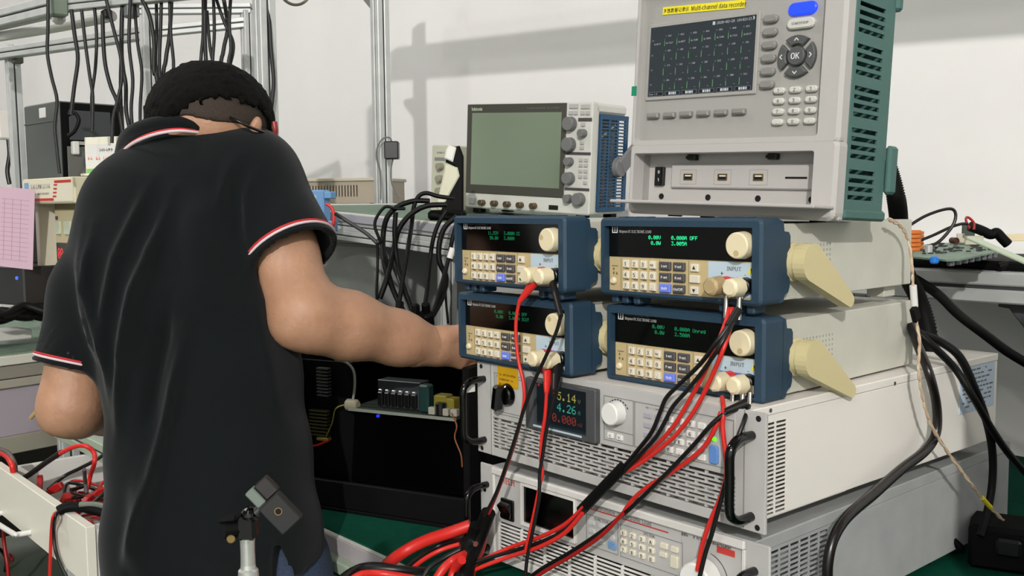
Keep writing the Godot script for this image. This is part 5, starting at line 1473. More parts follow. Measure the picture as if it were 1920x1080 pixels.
# ---------------------------------------------------------------- left background: rack, hanging cables, computer, tester
func left_side() -> void:
	var t := thing("overhead_rack", "aluminium overhead rack at the upper left with hanging cables", "rack")
	profile("pole", Vector3(-2.1459, 0.77, -1.1267), Vector3(-2.1459, 2.1, -1.1267), 0.04, t)
	profile("pole", Vector3(-2.5775, 0.77, -1.2996), Vector3(-2.5879, 1.8266, -1.3067), 0.03, t)
	profile("pole", Vector3(-2.7413, 0.9, -1.0803), Vector3(-2.7743, 1.8589, -1.0993), 0.035, t)
	profile("pole", Vector3(-3.5744, 0.9077, -0.9646), Vector3(-3.6189, 1.8281, -0.9717), 0.04, t)
	profile("rail", Vector3(-3.3244, 1.8236, -0.774), Vector3(-2.6669, 1.795, -0.8335), 0.045, t)
	profile("rail", Vector3(-2.6667, 1.7923, -0.8334), Vector3(-2.1375, 1.7986, -1.1312), 0.030, t)
	profile("rail", Vector3(-2.7855, 1.8325, -1.0831), Vector3(-2.5794, 1.8324, -1.3171), 0.028, t)
	profile("rail", Vector3(-3.8256, 1.8005, -0.8854), Vector3(-2.8698, 1.7849, -1.1333), 0.035, t)
	profile("rail", Vector3(-2.7594, 1.77, -1.1048), Vector3(-2.5841, 1.794, -1.3069), 0.028, t)
	var b := MB.new()
	b.tube([Vector3(-3.3221, 1.7824, -0.7714), Vector3(-2.8884, 1.7753, -0.8833), Vector3(-2.5778, 1.7668, -0.931)], 0.014, 12, 3)
	put("lamp_tube", b, M.key_white, t)
	b = MB.new()
	b.box(Vector3(-2.6383, 1.7862, -0.8194), Vector3(0.04, 0.05, 0.04), 0.004)
	put("joint", b, mat(Color(0.45, 0.50, 0.45), 0.5), t)
	b = MB.new()
	b.box(Vector3(-2.6882, 1.7666, -0.8361), Vector3(0.03, 0.03, 0.03), 0.008)
	put("caster_bracket", b, M.white, t)
	b = MB.new()
	b.box(Vector3(-2.4858, 1.7756, -0.9456), Vector3(0.035, 0.05, 0.03), 0.004)
	put("joint", b, mat(Color(0.50, 0.51, 0.52), 0.5), t)
	b = MB.new()
	b.box(Vector3(-2.5456, 1.7631, -0.9064), Vector3(0.03, 0.022, 0.02), 0.003)
	put("clip", b, M.black, t)
	b = MB.new()
	b.box(Vector3(-3.5704, 1.7755, -0.9744), Vector3(0.03, 0.025, 0.03), 0.003)
	put("bracket", b, mat(Color(0.35, 0.34, 0.31), 0.5), t)
	var lists := [
		[Vector3(-2.6028, 1.8178, -0.7878), Vector3(-2.5976, 1.7267, -0.782), Vector3(-2.5948, 1.6616, -0.777), Vector3(-2.5846, 1.6029, -0.7811), Vector3(-2.5728, 1.5468, -0.7874), Vector3(-2.5728, 1.4856, -0.7796), Vector3(-2.5675, 1.4374, -0.7796), Vector3(-2.5584, 1.3683, -0.7811)],
		[Vector3(-2.5831, 1.7718, -0.8346), Vector3(-2.5744, 1.71, -0.8366), Vector3(-2.5658, 1.6509, -0.8389), Vector3(-2.5678, 1.5788, -0.8274), Vector3(-2.5694, 1.5132, -0.8174)],
		[Vector3(-2.5245, 1.7635, -0.8394), Vector3(-2.5139, 1.6834, -0.8411), Vector3(-2.5027, 1.6058, -0.8441), Vector3(-2.4945, 1.5515, -0.8465), Vector3(-2.4908, 1.4701, -0.8404)],
		[Vector3(-2.5716, 1.819, -0.884), Vector3(-2.5598, 1.7197, -0.8847), Vector3(-2.5567, 1.6337, -0.8774), Vector3(-2.5586, 1.5583, -0.8657), Vector3(-2.5525, 1.4815, -0.8628)],
		[Vector3(-2.511, 1.754, -0.8838), Vector3(-2.5016, 1.6472, -0.881), Vector3(-2.4884, 1.582, -0.8877), Vector3(-2.4748, 1.5401, -0.8978), Vector3(-2.4635, 1.4775, -0.9027), Vector3(-2.4566, 1.4319, -0.9047)],
		[Vector3(-2.4888, 1.7991, -0.8844), Vector3(-2.4703, 1.715, -0.8947), Vector3(-2.4555, 1.6503, -0.9032), Vector3(-2.4505, 1.5921, -0.9015), Vector3(-2.4545, 1.5406, -0.8905), Vector3(-2.459, 1.4994, -0.8802), Vector3(-2.4573, 1.44, -0.8745)],
		[Vector3(-2.5215, 1.772, -0.9349), Vector3(-2.5186, 1.7058, -0.9297), Vector3(-2.5157, 1.6529, -0.9264), Vector3(-2.5128, 1.5867, -0.9213), Vector3(-2.5034, 1.4676, -0.9168)],
		[Vector3(-2.5015, 1.8074, -0.9317), Vector3(-2.4958, 1.6761, -0.9215), Vector3(-2.4902, 1.6236, -0.9212), Vector3(-2.4836, 1.5841, -0.9236), Vector3(-2.4791, 1.5184, -0.9205), Vector3(-2.467, 1.4592, -0.9267)],
		[Vector3(-2.4476, 1.7985, -0.931), Vector3(-2.4436, 1.6823, -0.9208), Vector3(-2.4325, 1.5919, -0.9219), Vector3(-2.4311, 1.5209, -0.9146), Vector3(-2.4238, 1.4524, -0.9142)],
		[Vector3(-2.471, 1.7853, -0.9483), Vector3(-2.4603, 1.6872, -0.9481), Vector3(-2.4493, 1.6152, -0.9514), Vector3(-2.4471, 1.5302, -0.9431), Vector3(-2.4434, 1.4648, -0.939)],
		[Vector3(-2.433, 1.7983, -0.9475), Vector3(-2.4148, 1.749, -0.9619), Vector3(-2.4033, 1.6818, -0.9665), Vector3(-2.3993, 1.6107, -0.962), Vector3(-2.3887, 1.559, -0.9675)],
		[Vector3(-2.4566, 1.8087, -0.998), Vector3(-2.4505, 1.7164, -0.9932), Vector3(-2.4478, 1.6374, -0.9863), Vector3(-2.4363, 1.5582, -0.9892)],
		[Vector3(-2.4079, 1.8, -0.9915), Vector3(-2.4045, 1.7092, -0.9838), Vector3(-2.4018, 1.6314, -0.977), Vector3(-2.394, 1.5536, -0.976)],
		[Vector3(-2.4114, 1.804, -1.0184), Vector3(-2.4093, 1.706, -1.0083), Vector3(-2.4119, 1.6447, -0.9976), Vector3(-2.4095, 1.5558, -0.989)],
		[Vector3(-2.385, 1.7976, -1.0019), Vector3(-2.3782, 1.7072, -0.9982), Vector3(-2.3703, 1.6426, -0.999), Vector3(-2.3625, 1.565, -0.998)],
		[Vector3(-2.3699, 1.8054, -1.0809), Vector3(-2.3647, 1.7135, -1.0751), Vector3(-2.3644, 1.6479, -1.067), Vector3(-2.3616, 1.5823, -1.0619)],
		[Vector3(-2.347, 1.8011, -1.0759), Vector3(-2.3427, 1.7099, -1.0692), Vector3(-2.3373, 1.6448, -1.0671), Vector3(-2.3319, 1.5797, -1.065)],
		[Vector3(-2.3518, 1.764, -1.0809), Vector3(-2.3415, 1.6724, -1.081), Vector3(-2.3307, 1.62, -1.0866), Vector3(-2.322, 1.5741, -1.0906)],
		[Vector3(-2.3147, 1.7966, -1.0816), Vector3(-2.3079, 1.7062, -1.0779), Vector3(-2.3068, 1.6416, -1.0709), Vector3(-2.304, 1.5771, -1.0659)],
		[Vector3(-2.3472, 1.8071, -1.122), Vector3(-2.3348, 1.7279, -1.126), Vector3(-2.3385, 1.6687, -1.1143), Vector3(-2.3363, 1.583, -1.106)],
		[Vector3(-2.2864, 1.7962, -1.1137), Vector3(-2.285, 1.7252, -1.1063), Vector3(-2.2791, 1.667, -1.1056), Vector3(-2.2771, 1.5702, -1.0956)],
		[Vector3(-2.3218, 1.7987, -1.089), Vector3(-2.3035, 1.7337, -1.1016), Vector3(-2.2871, 1.6881, -1.1143), Vector3(-2.2846, 1.6582, -1.1134), Vector3(-2.2883, 1.6168, -1.104), Vector3(-2.2857, 1.5714, -1.1011)]]
	for k in lists.size():
		var ord := ["first", "second", "third", "fourth", "fifth", "sixth", "seventh", "eighth", "ninth", "tenth", "eleventh", "twelfth"]
		if k >= 10: lists[k].append(lists[k][-1] + Vector3(0.01, -0.42, -0.02))
		var lab := "%s black cable from the left of those hanging left of the head" % ord[k] if k < 10 else "%s black cable from the left of those hanging down behind the head" % ord[k - 10]
		cable("rack_cable", lists[k], 0.0042 if k % 3 != 1 else 0.0050, M.cable_grey, lab, "cable", "cables left of the head" if k < 10 else "cables behind the head", 8, 5)
	cable("rack_cable", [Vector3(-2.1377, 1.7739, -1.1278), Vector3(-2.1285, 1.7119, -1.1304), Vector3(-2.1225, 1.65, -1.1293), Vector3(-2.1142, 1.5757, -1.1293), Vector3(-2.1139, 1.5262, -1.1234), Vector3(-2.1148, 1.4706, -1.1153)], 0.0048, M.cable_grey, "single black cable running down the pole right of the head")
	# left bench seen past the person's sleeve
	t = thing("side_bench", "bench with pale green mat and lilac panel at the far left", "bench", Transform3D(Vector3(0.9864, 0, -0.1643), Vector3(0, 1, 0), Vector3(0.1643, 0, 0.9864), Vector3(-2.7779, 0.9067, -0.777)))
	pbox("top_mat", Vector3(-1.3, -0.006, -0.9), Vector3(-0.02, 0.0, 0.9), 0.0, M.mat_pale, t)
	pbox("top_edge", Vector3(-1.3, -0.028, -0.92), Vector3(0.0, -0.004, 0.92), 0.002, mat(Color(0.78, 0.77, 0.73), 0.5), t)
	pbox("upper_rail", Vector3(-0.05, -0.064, -0.92), Vector3(-0.006, -0.030, 0.92), 0.002, mat(Color(0.52, 0.50, 0.46), 0.5), t)
	pbox("lower_rail", Vector3(-0.05, -0.088, -0.92), Vector3(-0.003, -0.066, 0.92), 0.002, mat(Color(0.60, 0.58, 0.53), 0.5), t)
	pbox("lilac_panel", Vector3(-0.03, -0.215, -0.92), Vector3(-0.012, -0.088, 0.92), 0.001, mat(Color(0.60, 0.565, 0.60), 0.6), t)
	pbox("foot_rail", Vector3(-0.05, -0.262, -0.92), Vector3(-0.003, -0.215, 0.92), 0.002, mat(Color(0.55, 0.54, 0.49), 0.5), t)
	for q in [[-0.03, -0.88], [-0.03, 0.85], [-1.25, -0.88], [-1.25, 0.85]]:
		pbox("leg", Vector3(q[0] - 0.02, -0.9067, q[1] - 0.02), Vector3(q[0] + 0.02, -0.262, q[1] + 0.02), 0.002, M.alu, t)
	pbox("under_bench_shade", Vector3(-1.2, -0.9067 + 0.05, -0.9), Vector3(-1.18, -0.262, 0.9), 0.001, mat(Color(0.16, 0.15, 0.12), 0.7), t)  # dark brown sheet put in for the shade under the bench
	b = MB.new()
	b.tube([Vector3(-2.7103, 0.7441, -0.7268), Vector3(-2.7029, 0.7577, -0.7369), Vector3(-2.6912, 0.7767, -0.7526)], 0.006, 6, 2)
	solo("wooden_stick", b, mat(Color(0.62, 0.52, 0.34), 0.6), "short tan wooden stick behind the left elbow", "stick")
	# white slab lying on the bench edge
	b = MB.new()
	b.xf = Transform3D(Basis(Vector3.UP, 0.165), Vector3(-2.9474, 0.9445, -0.7108))
	b.box(Vector3(0, -0.006, 0), Vector3(0.10, 0.028, 0.16), 0.004)
	solo("white_block", b, M.white, "small white block lying on the side bench at the left edge", "block")
	# computer tower
	t = thing("computer_tower", "dark grey computer tower behind the hanging cables", "computer", Transform3D(Vector3(0.9928, 0, -0.1197), Vector3(0, 1, 0), Vector3(0.1197, 0, 0.9928), Vector3(-3.1673, 1.3717, -0.9708)))
	pbox("case", Vector3(-0.245, -0.40, -0.21), Vector3(0.0, 0.236, 0.0), 0.004, mat(Color(0.30, 0.32, 0.31), 0.55), t)
	pbox("rear_panel", Vector3(0.0, -0.39, -0.205), Vector3(0.003, 0.232, -0.006), 0.001, M.black_soft, t)
	pbox("top_ridge", Vector3(-0.243, 0.175, 0.0), Vector3(-0.002, 0.180, 0.002), 0.001, mat(Color(0.24, 0.26, 0.25), 0.5), t)
	pbox("white_label", Vector3(-0.130, 0.192, 0.0), Vector3(-0.085, 0.222, 0.0015), 0.0, M.key_white, t)
	pbox("vent_field", Vector3(0.003, 0.12, -0.16), Vector3(0.006, 0.21, -0.03), 0.001, mat(Color(0.22, 0.24, 0.25), 0.6), t)
	pbox("port_plate", Vector3(0.003, -0.05, -0.10), Vector3(0.008, 0.10, -0.02), 0.001, mat(Color(0.40, 0.40, 0.38), 0.5), t)
	pbox("blue_plug", Vector3(0.006, 0.035, -0.115), Vector3(0.035, 0.070, -0.070), 0.003, mat(Color(0.14, 0.18, 0.42), 0.5), t)
	pbox("white_plug", Vector3(0.006, 0.075, -0.050), Vector3(0.025, 0.115, -0.030), 0.003, M.key_white, t)
	pbox("grey_plug", Vector3(0.006, -0.03, -0.085), Vector3(0.03, 0.025, -0.055), 0.003, mat(Color(0.42, 0.40, 0.35), 0.5), t)
	pbox("card_bracket", Vector3(0.003, 0.105, -0.18), Vector3(0.006, 0.117, -0.04), 0.001, M.metal, t)
	cable("computer_cable", [Vector3(-3.08, 1.5592, -0.9723), Vector3(-3.0678, 1.5637, -0.9867), Vector3(-3.0583, 1.5431, -0.9949), Vector3(-3.0648, 1.5118, -0.9835), Vector3(-3.0765, 1.4963, -0.9683)], 0.006, M.rubber, "short black cable curling out of the computer tower")
	# beige tester with red digits
	t = thing("bench_tester", "beige tester with printed header, red digits and grey buttons", "tester", Transform3D(Vector3(0.995, 0, -0.0998), Vector3(0, 1, 0), Vector3(0.0998, 0, 0.995), Vector3(-2.9054, 0.9456, -0.8194)))
	var cream := mat(Color(0.80, 0.77, 0.66), 0.55)
	pbox("side_plate", Vector3(-0.006, -0.01, -0.32), Vector3(0.018, 0.355, 0.0), 0.002, mat(Color(0.84, 0.82, 0.75), 0.5), t)
	pbox("recess", Vector3(0.018, -0.01, -0.32), Vector3(0.26, 0.355, -0.045), 0.002, mat(Color(0.62, 0.57, 0.45), 0.6), t)
	pbox("control_panel", Vector3(0.055, 0.02, -0.047), Vector3(0.25, 0.335, -0.028), 0.002, mat(Color(0.72, 0.68, 0.55), 0.6), t)
	pbox("header", Vector3(-0.050, 0.350, -0.33), Vector3(0.28, 0.418, 0.012), 0.003, cream, t)
	pbox("header_plate", Vector3(-0.045, 0.356, 0.012), Vector3(0.27, 0.412, 0.0135), 0.0, mat(Color(0.84, 0.82, 0.74), 0.5), t)
	pbox("red_line", Vector3(-0.030, 0.358, 0.0135), Vector3(0.155, 0.3645, 0.0145), 0.0, M.ink_red, t)
	pbox("red_line", Vector3(0.165, 0.404, 0.0135), Vector3(0.265, 0.4105, 0.0145), 0.0, M.ink_red, t)
	for k in 4:
		pbox("red_dash", Vector3(0.152 + k * 0.003, 0.367 + k * 0.010, 0.0135), Vector3(0.172 + k * 0.003, 0.371 + k * 0.010, 0.0145), 0.0, M.ink_red, t)
	marks("print", Vector3(0.012, 0.396, 0.0135), 0.125, 0.013, M.panel_line, t, 11)
	marks("print", Vector3(0.012, 0.377, 0.0135), 0.115, 0.006, M.panel_line, t, 12)
	pbox("blue_mark", Vector3(-0.032, 0.392, 0.0135), Vector3(-0.004, 0.408, 0.0145), 0.0, mat(Color(0.45, 0.62, 0.78), 0.5), t)
	pbox("grey_mark", Vector3(-0.030, 0.372, 0.0135), Vector3(0.0, 0.384, 0.0145), 0.0, M.panel_line, t)
	for k in 3:
		button("pale_key", 0.078 + k * 0.060, 0.285, 0.042 if k > 0 else 0.030, 0.036, -0.028, 0.004, mat(Color(0.74, 0.76, 0.68), 0.5), t, 0.004)
	pbox("digit_window", Vector3(0.066, 0.178, -0.028), Vector3(0.150, 0.245, -0.024), 0.001, mat(Color(0.11, 0.075, 0.07), 0.3), t)
	var img := Image.create(120, 64, false, Image.FORMAT_RGB8)
	img.fill(Color(0.05, 0.02, 0.02))
	dots(img, "08.0", 6, 10, 5, Color(1.0, 0.10, 0.14))
	screen("red_digits", img, 0.072, 0.186, 0.144, 0.238, -0.0235, 1.5, 0.3, t)
	b = MB.new()
	b.cyl(Vector3(0.050, 0.075, -0.045), Vector3(0.050, 0.075, -0.010), 0.014, -1, 16, 0.002)
	put("orange_button", b, mat(Color(0.88, 0.55, 0.08), 0.5), t)
	b = MB.new()
	b.cyl(Vector3(0.072, 0.312, -0.030), Vector3(0.072, 0.312, -0.024), 0.005, -1, 12)
	put("screw", b, M.dark_grey, t)
	# sign card on the tester
	t = thing("sign_card", "white sign card with a green base line standing on the beige tester", "sign", Transform3D(Vector3(0.8525, 0, -0.5227), Vector3(0, 1, 0), Vector3(0.5227, 0, 0.8525), Vector3(-2.7029, 1.37, -0.8905)))
	pbox("card", Vector3(0.0, 0.0, -0.004), Vector3(0.135, 0.098, 0.0), 0.001, mat(Color(0.90, 0.885, 0.82), 0.5), t)
	pbox("green_bar", Vector3(0.004, 0.004, 0.0), Vector3(0.131, 0.016, 0.0008), 0.0, mat(Color(0.50, 0.74, 0.42), 0.5), t)
	pbox("paper", Vector3(0.006, 0.018, 0.0), Vector3(0.129, 0.080, 0.0006), 0.0, M.key_white, t)
	marks("print", Vector3(0.048, 0.064, 0.0006), 0.036, 0.009, M.ink_mid, t, 13)
	marks("print", Vector3(0.010, 0.043, 0.0006), 0.108, 0.009, mat(Color(0.85, 0.50, 0.48), 0.6), t, 14)
	pbox("foot", Vector3(0.0, -0.003, -0.03), Vector3(0.135, 0.003, 0.02), 0.001, mat(Color(0.85, 0.85, 0.80), 0.4), t)
	# pink sheet clipped to a dark holder
	t = thing("pink_sheet", "pink printed sheet hanging left of the beige tester", "paper", Transform3D(Vector3(0.8228, -0.0899, -0.5611), Vector3(0.0743, 0.996, -0.0506), Vector3(0.5634, 0, 0.8262), Vector3(-2.9437, 1.1316, -0.7084)))
	pbox("sheet", Vector3(0.0, 0.0, -0.001), Vector3(0.135, 0.215, 0.0), 0.0, mat(Color(0.78, 0.66, 0.72), 0.7), t)
	b = MB.new()
	for r in 14:
		b.slab(Vector3(0.03, 0.02 + r * 0.0125, 0.0), Vector3(0.118, 0.0215 + r * 0.0125, 0.0003))
	for x in [0.04, 0.066, 0.092]: b.slab(Vector3(x, 0.02, 0.0), Vector3(x + 0.0015, 0.185, 0.0003))
	put("print", b, mat(Color(0.70, 0.56, 0.64), 0.7), t)
	t = thing("dark_terminal", "dark grey terminal box with a small blue lamp below the pink sheet", "terminal", Transform3D(Vector3(0.9553, 0, -0.2955), Vector3(0, 1, 0), Vector3(0.2955, 0, 0.9553), Vector3(-2.8558, 1.0417, -0.7664)))
	pbox("body", Vector3(-0.22, -0.02, -0.16), Vector3(0.0, 0.085, 0.0), 0.004, mat(Color(0.15, 0.145, 0.15), 0.6), t)
	pbox("holder", Vector3(-0.20, 0.085, -0.15), Vector3(-0.01, 0.24, -0.13), 0.003, mat(Color(0.20, 0.19, 0.19), 0.6), t)
	b = MB.new()
	b.cyl(Vector3(-0.028, 0.055, 0.0), Vector3(-0.028, 0.055, 0.003), 0.005, -1, 12)
	put("blue_lamp", b, glow(Color(0.35, 0.5, 1.0), 1.0), t)
	for k in 7:
		var x0 := -40.0 + k * 16.0
		var p := []
		for i in 6:
			p.append(Vector3(-2.8477, 0.9824, -0.7074) + Vector3((k - 3) * 0.012 + sin(i * 1.7 + k) * 0.02, 0.012 + 0.012 * sin(i * 2.1 + k * 1.3) + k * 0.003, 0.10 - i * 0.05))
		cable("loose_cable", p, 0.011, M.rubber, "loose black cable in the heap on the side bench", "cable", "heap of black cables on the side bench")
	# wall outlets far left
	b = MB.new()
	b.box(Vector3(-3.8397, 1.5791, -0.993), Vector3(0.05, 0.10, 0.05), 0.006)
	solo("white_dispenser", b, mat(Color(0.86, 0.84, 0.82), 0.5), "white box with pink tint at the upper left edge", "box")
	cable("support_rod", [Vector3(-3.7722, 1.5246, -0.9868), Vector3(-3.7668, 1.4726, -0.9864), Vector3(-3.7686, 1.417, -0.9773), Vector3(-3.761, 1.3705, -0.98)], 0.008, M.black, "short black rod under the white box at the left edge", "rod")

# ---------------------------------------------------------------- opened black chassis on the green mat
func open_chassis() -> void:
	var t := thing("open_chassis", "opened black metal chassis with exposed circuit boards under the arm", "chassis", Transform3D(Vector3(0.9261, 0, -0.3773), Vector3(0, 1, 0), Vector3(0.3773, 0, 0.9261), Vector3(-1.1853, 0.768, -0.9478)))
	var k: Material = M.black_soft
	pbox("base_plate", Vector3(-0.37, 0.0, -0.23), Vector3(0.004, 0.006, 0.0), 0.001, k, t)
	pbox("side_plate", Vector3(-0.006, 0.0, -0.23), Vector3(0.006, 0.262, 0.004), 0.002, k, t)
	pbox("side_plate", Vector3(-0.37, 0.0, -0.23), Vector3(-0.362, 0.262, 0.004), 0.002, k, t)
	pbox("rear_plate", Vector3(-0.37, 0.0, -0.23), Vector3(0.006, 0.262, -0.224), 0.001, k, t)
	pbox("top_lip", Vector3(-0.37, 0.250, -0.23), Vector3(0.006, 0.262, -0.11), 0.002, k, t)
	pbox("lower_lip", Vector3(-0.37, 0.006, -0.010), Vector3(-0.006, 0.052, 0.0), 0.002, k, t)
	var b := MB.new()
	b.box(Vector3(-0.121, 0.112, -0.030), Vector3(0.232, 0.128, 0.004), 0.001, Basis(Vector3(1, 0, 0), -0.12))
	put("black_screen_panel", b, M.black_gloss, t)
	b = MB.new()
	b.box(Vector3(-0.3035, 0.128, -0.045), Vector3(0.117, 0.24, 0.004), 0.001)
	put("inner_wall", b, k, t)
	# boards and components in the upper opening
	pbox("circuit_board", Vector3(-0.238, 0.172, -0.17), Vector3(-0.030, 0.175, -0.020), 0.0, mat(Color(0.16, 0.20, 0.17), 0.5), t)
	pbox("board_edge", Vector3(-0.238, 0.1705, -0.020), Vector3(-0.030, 0.1755, -0.018), 0.0, mat(Color(0.46, 0.48, 0.44), 0.4), t)
	pbox("heat_sink", Vector3(-0.196, 0.176, -0.075), Vector3(-0.112, 0.222, -0.045), 0.001, mat(Color(0.24, 0.26, 0.27), 0.4, 0.5), t)
	for i in 6:
		pbox("transistor", Vector3(-0.192 + i * 0.0132, 0.180, -0.045), Vector3(-0.183 + i * 0.0132, 0.202, -0.038), 0.001, M.black, t)
		pbox("transistor_tab", Vector3(-0.191 + i * 0.0132, 0.202, -0.045), Vector3(-0.184 + i * 0.0132, 0.207, -0.039), 0.001, mat(Color(0.55, 0.55, 0.55), 0.3, 0.6), t)
	pbox("green_capacitor", Vector3(-0.107, 0.176, -0.05), Vector3(-0.088, 0.222, -0.03), 0.003, mat(Color(0.06, 0.17, 0.16), 0.4), t)
	for q in [[-0.082, 0.192, 0.024, 0.022], [-0.060, 0.205, 0.016, 0.018]]:
		pbox("yellow_transformer", Vector3(q[0], 0.176, -0.06), Vector3(q[0] + q[2], 0.176 + q[3] + 0.008, -0.036), 0.002, mat(Color(0.42, 0.38, 0.10), 0.5), t)
	for x in [-0.085, -0.060, -0.044]:
		pbox("white_connector", Vector3(x, 0.176, -0.034), Vector3(x + 0.012, 0.188, -0.024), 0.001, mat(Color(0.55, 0.54, 0.50), 0.5), t)
	b = MB.new()
	b.cyl(Vector3(-0.064, 0.176, -0.03), Vector3(-0.064, 0.196, -0.03), 0.009, -1, 16, 0.001)
	put("black_capacitor", b, M.black, t)
	b = MB.new()
	b.cyl(Vector3(-0.250, 0.178, -0.030), Vector3(-0.226, 0.178, -0.030), 0.010, -1, 16, 0.003)
	put("pale_spacer", b, mat(Color(0.52, 0.50, 0.42), 0.5), t)
	b = MB.new()
	b.tube([Vector3(-0.236, 0.188, -0.03), Vector3(-0.233, 0.21, -0.032), Vector3(-0.236, 0.235, -0.034), Vector3(-0.252, 0.248, -0.036), Vector3(-0.275, 0.252, -0.036)], 0.0022, 8, 4)
	put("white_wire", b, mat(Color(0.50, 0.50, 0.47), 0.5), t)
	b = MB.new()
	b.cyl(Vector3(-0.178, 0.1665, -0.020), Vector3(-0.178, 0.1665, -0.0165), 0.0026, -1, 12)
	put("blue_lamp", b, glow(Color(0.10, 0.25, 1.0), 1.0), t)
	for i in 9:
		pbox("fin", Vector3(-0.312, 0.188 + i * 0.0058, -0.04), Vector3(-0.288, 0.1905 + i * 0.0058, -0.030), 0.0, mat(Color(0.42, 0.43, 0.42), 0.35, 0.6), t)
	for i in 8:
		pbox("fin", Vector3(-0.330, 0.118 + i * 0.0060, -0.04), Vector3(-0.292, 0.1205 + i * 0.0060, -0.030), 0.0, mat(Color(0.36, 0.34, 0.22), 0.4, 0.5), t)
	pbox("gold_contact_strip", Vector3(-0.314, 0.110, -0.040), Vector3(-0.290, 0.116, -0.028), 0.001, mat(Color(0.70, 0.58, 0.25), 0.4, 0.5), t)
	b = MB.new()
	b.tube([Vector3(-0.288, 0.112, -0.03), Vector3(-0.306, 0.104, -0.025), Vector3(-0.322, 0.098, -0.022), Vector3(-0.318, 0.082, -0.022), Vector3(-0.338, 0.074, -0.024)], 0.0020, 8, 4)
	put("red_wire", b, M.red, t)
	b = MB.new()
	b.tube([Vector3(-0.250, 0.178, -0.028), Vector3(-0.268, 0.170, -0.024), Vector3(-0.276, 0.145, -0.024), Vector3(-0.290, 0.122, -0.026)], 0.0012, 6, 4)
	put("yellow_wire", b, mat(Color(0.48, 0.46, 0.16), 0.5), t)
	b = MB.new()
	b.tube([Vector3(-0.040, 0.182, -0.022), Vector3(-0.026, 0.165, -0.014), Vector3(-0.030, 0.145, -0.014), Vector3(-0.018, 0.120, -0.012), Vector3(-0.016, 0.100, -0.012)], 0.0014, 6, 4)
	put("brown_wire", b, mat(Color(0.45, 0.25, 0.12), 0.5), t)

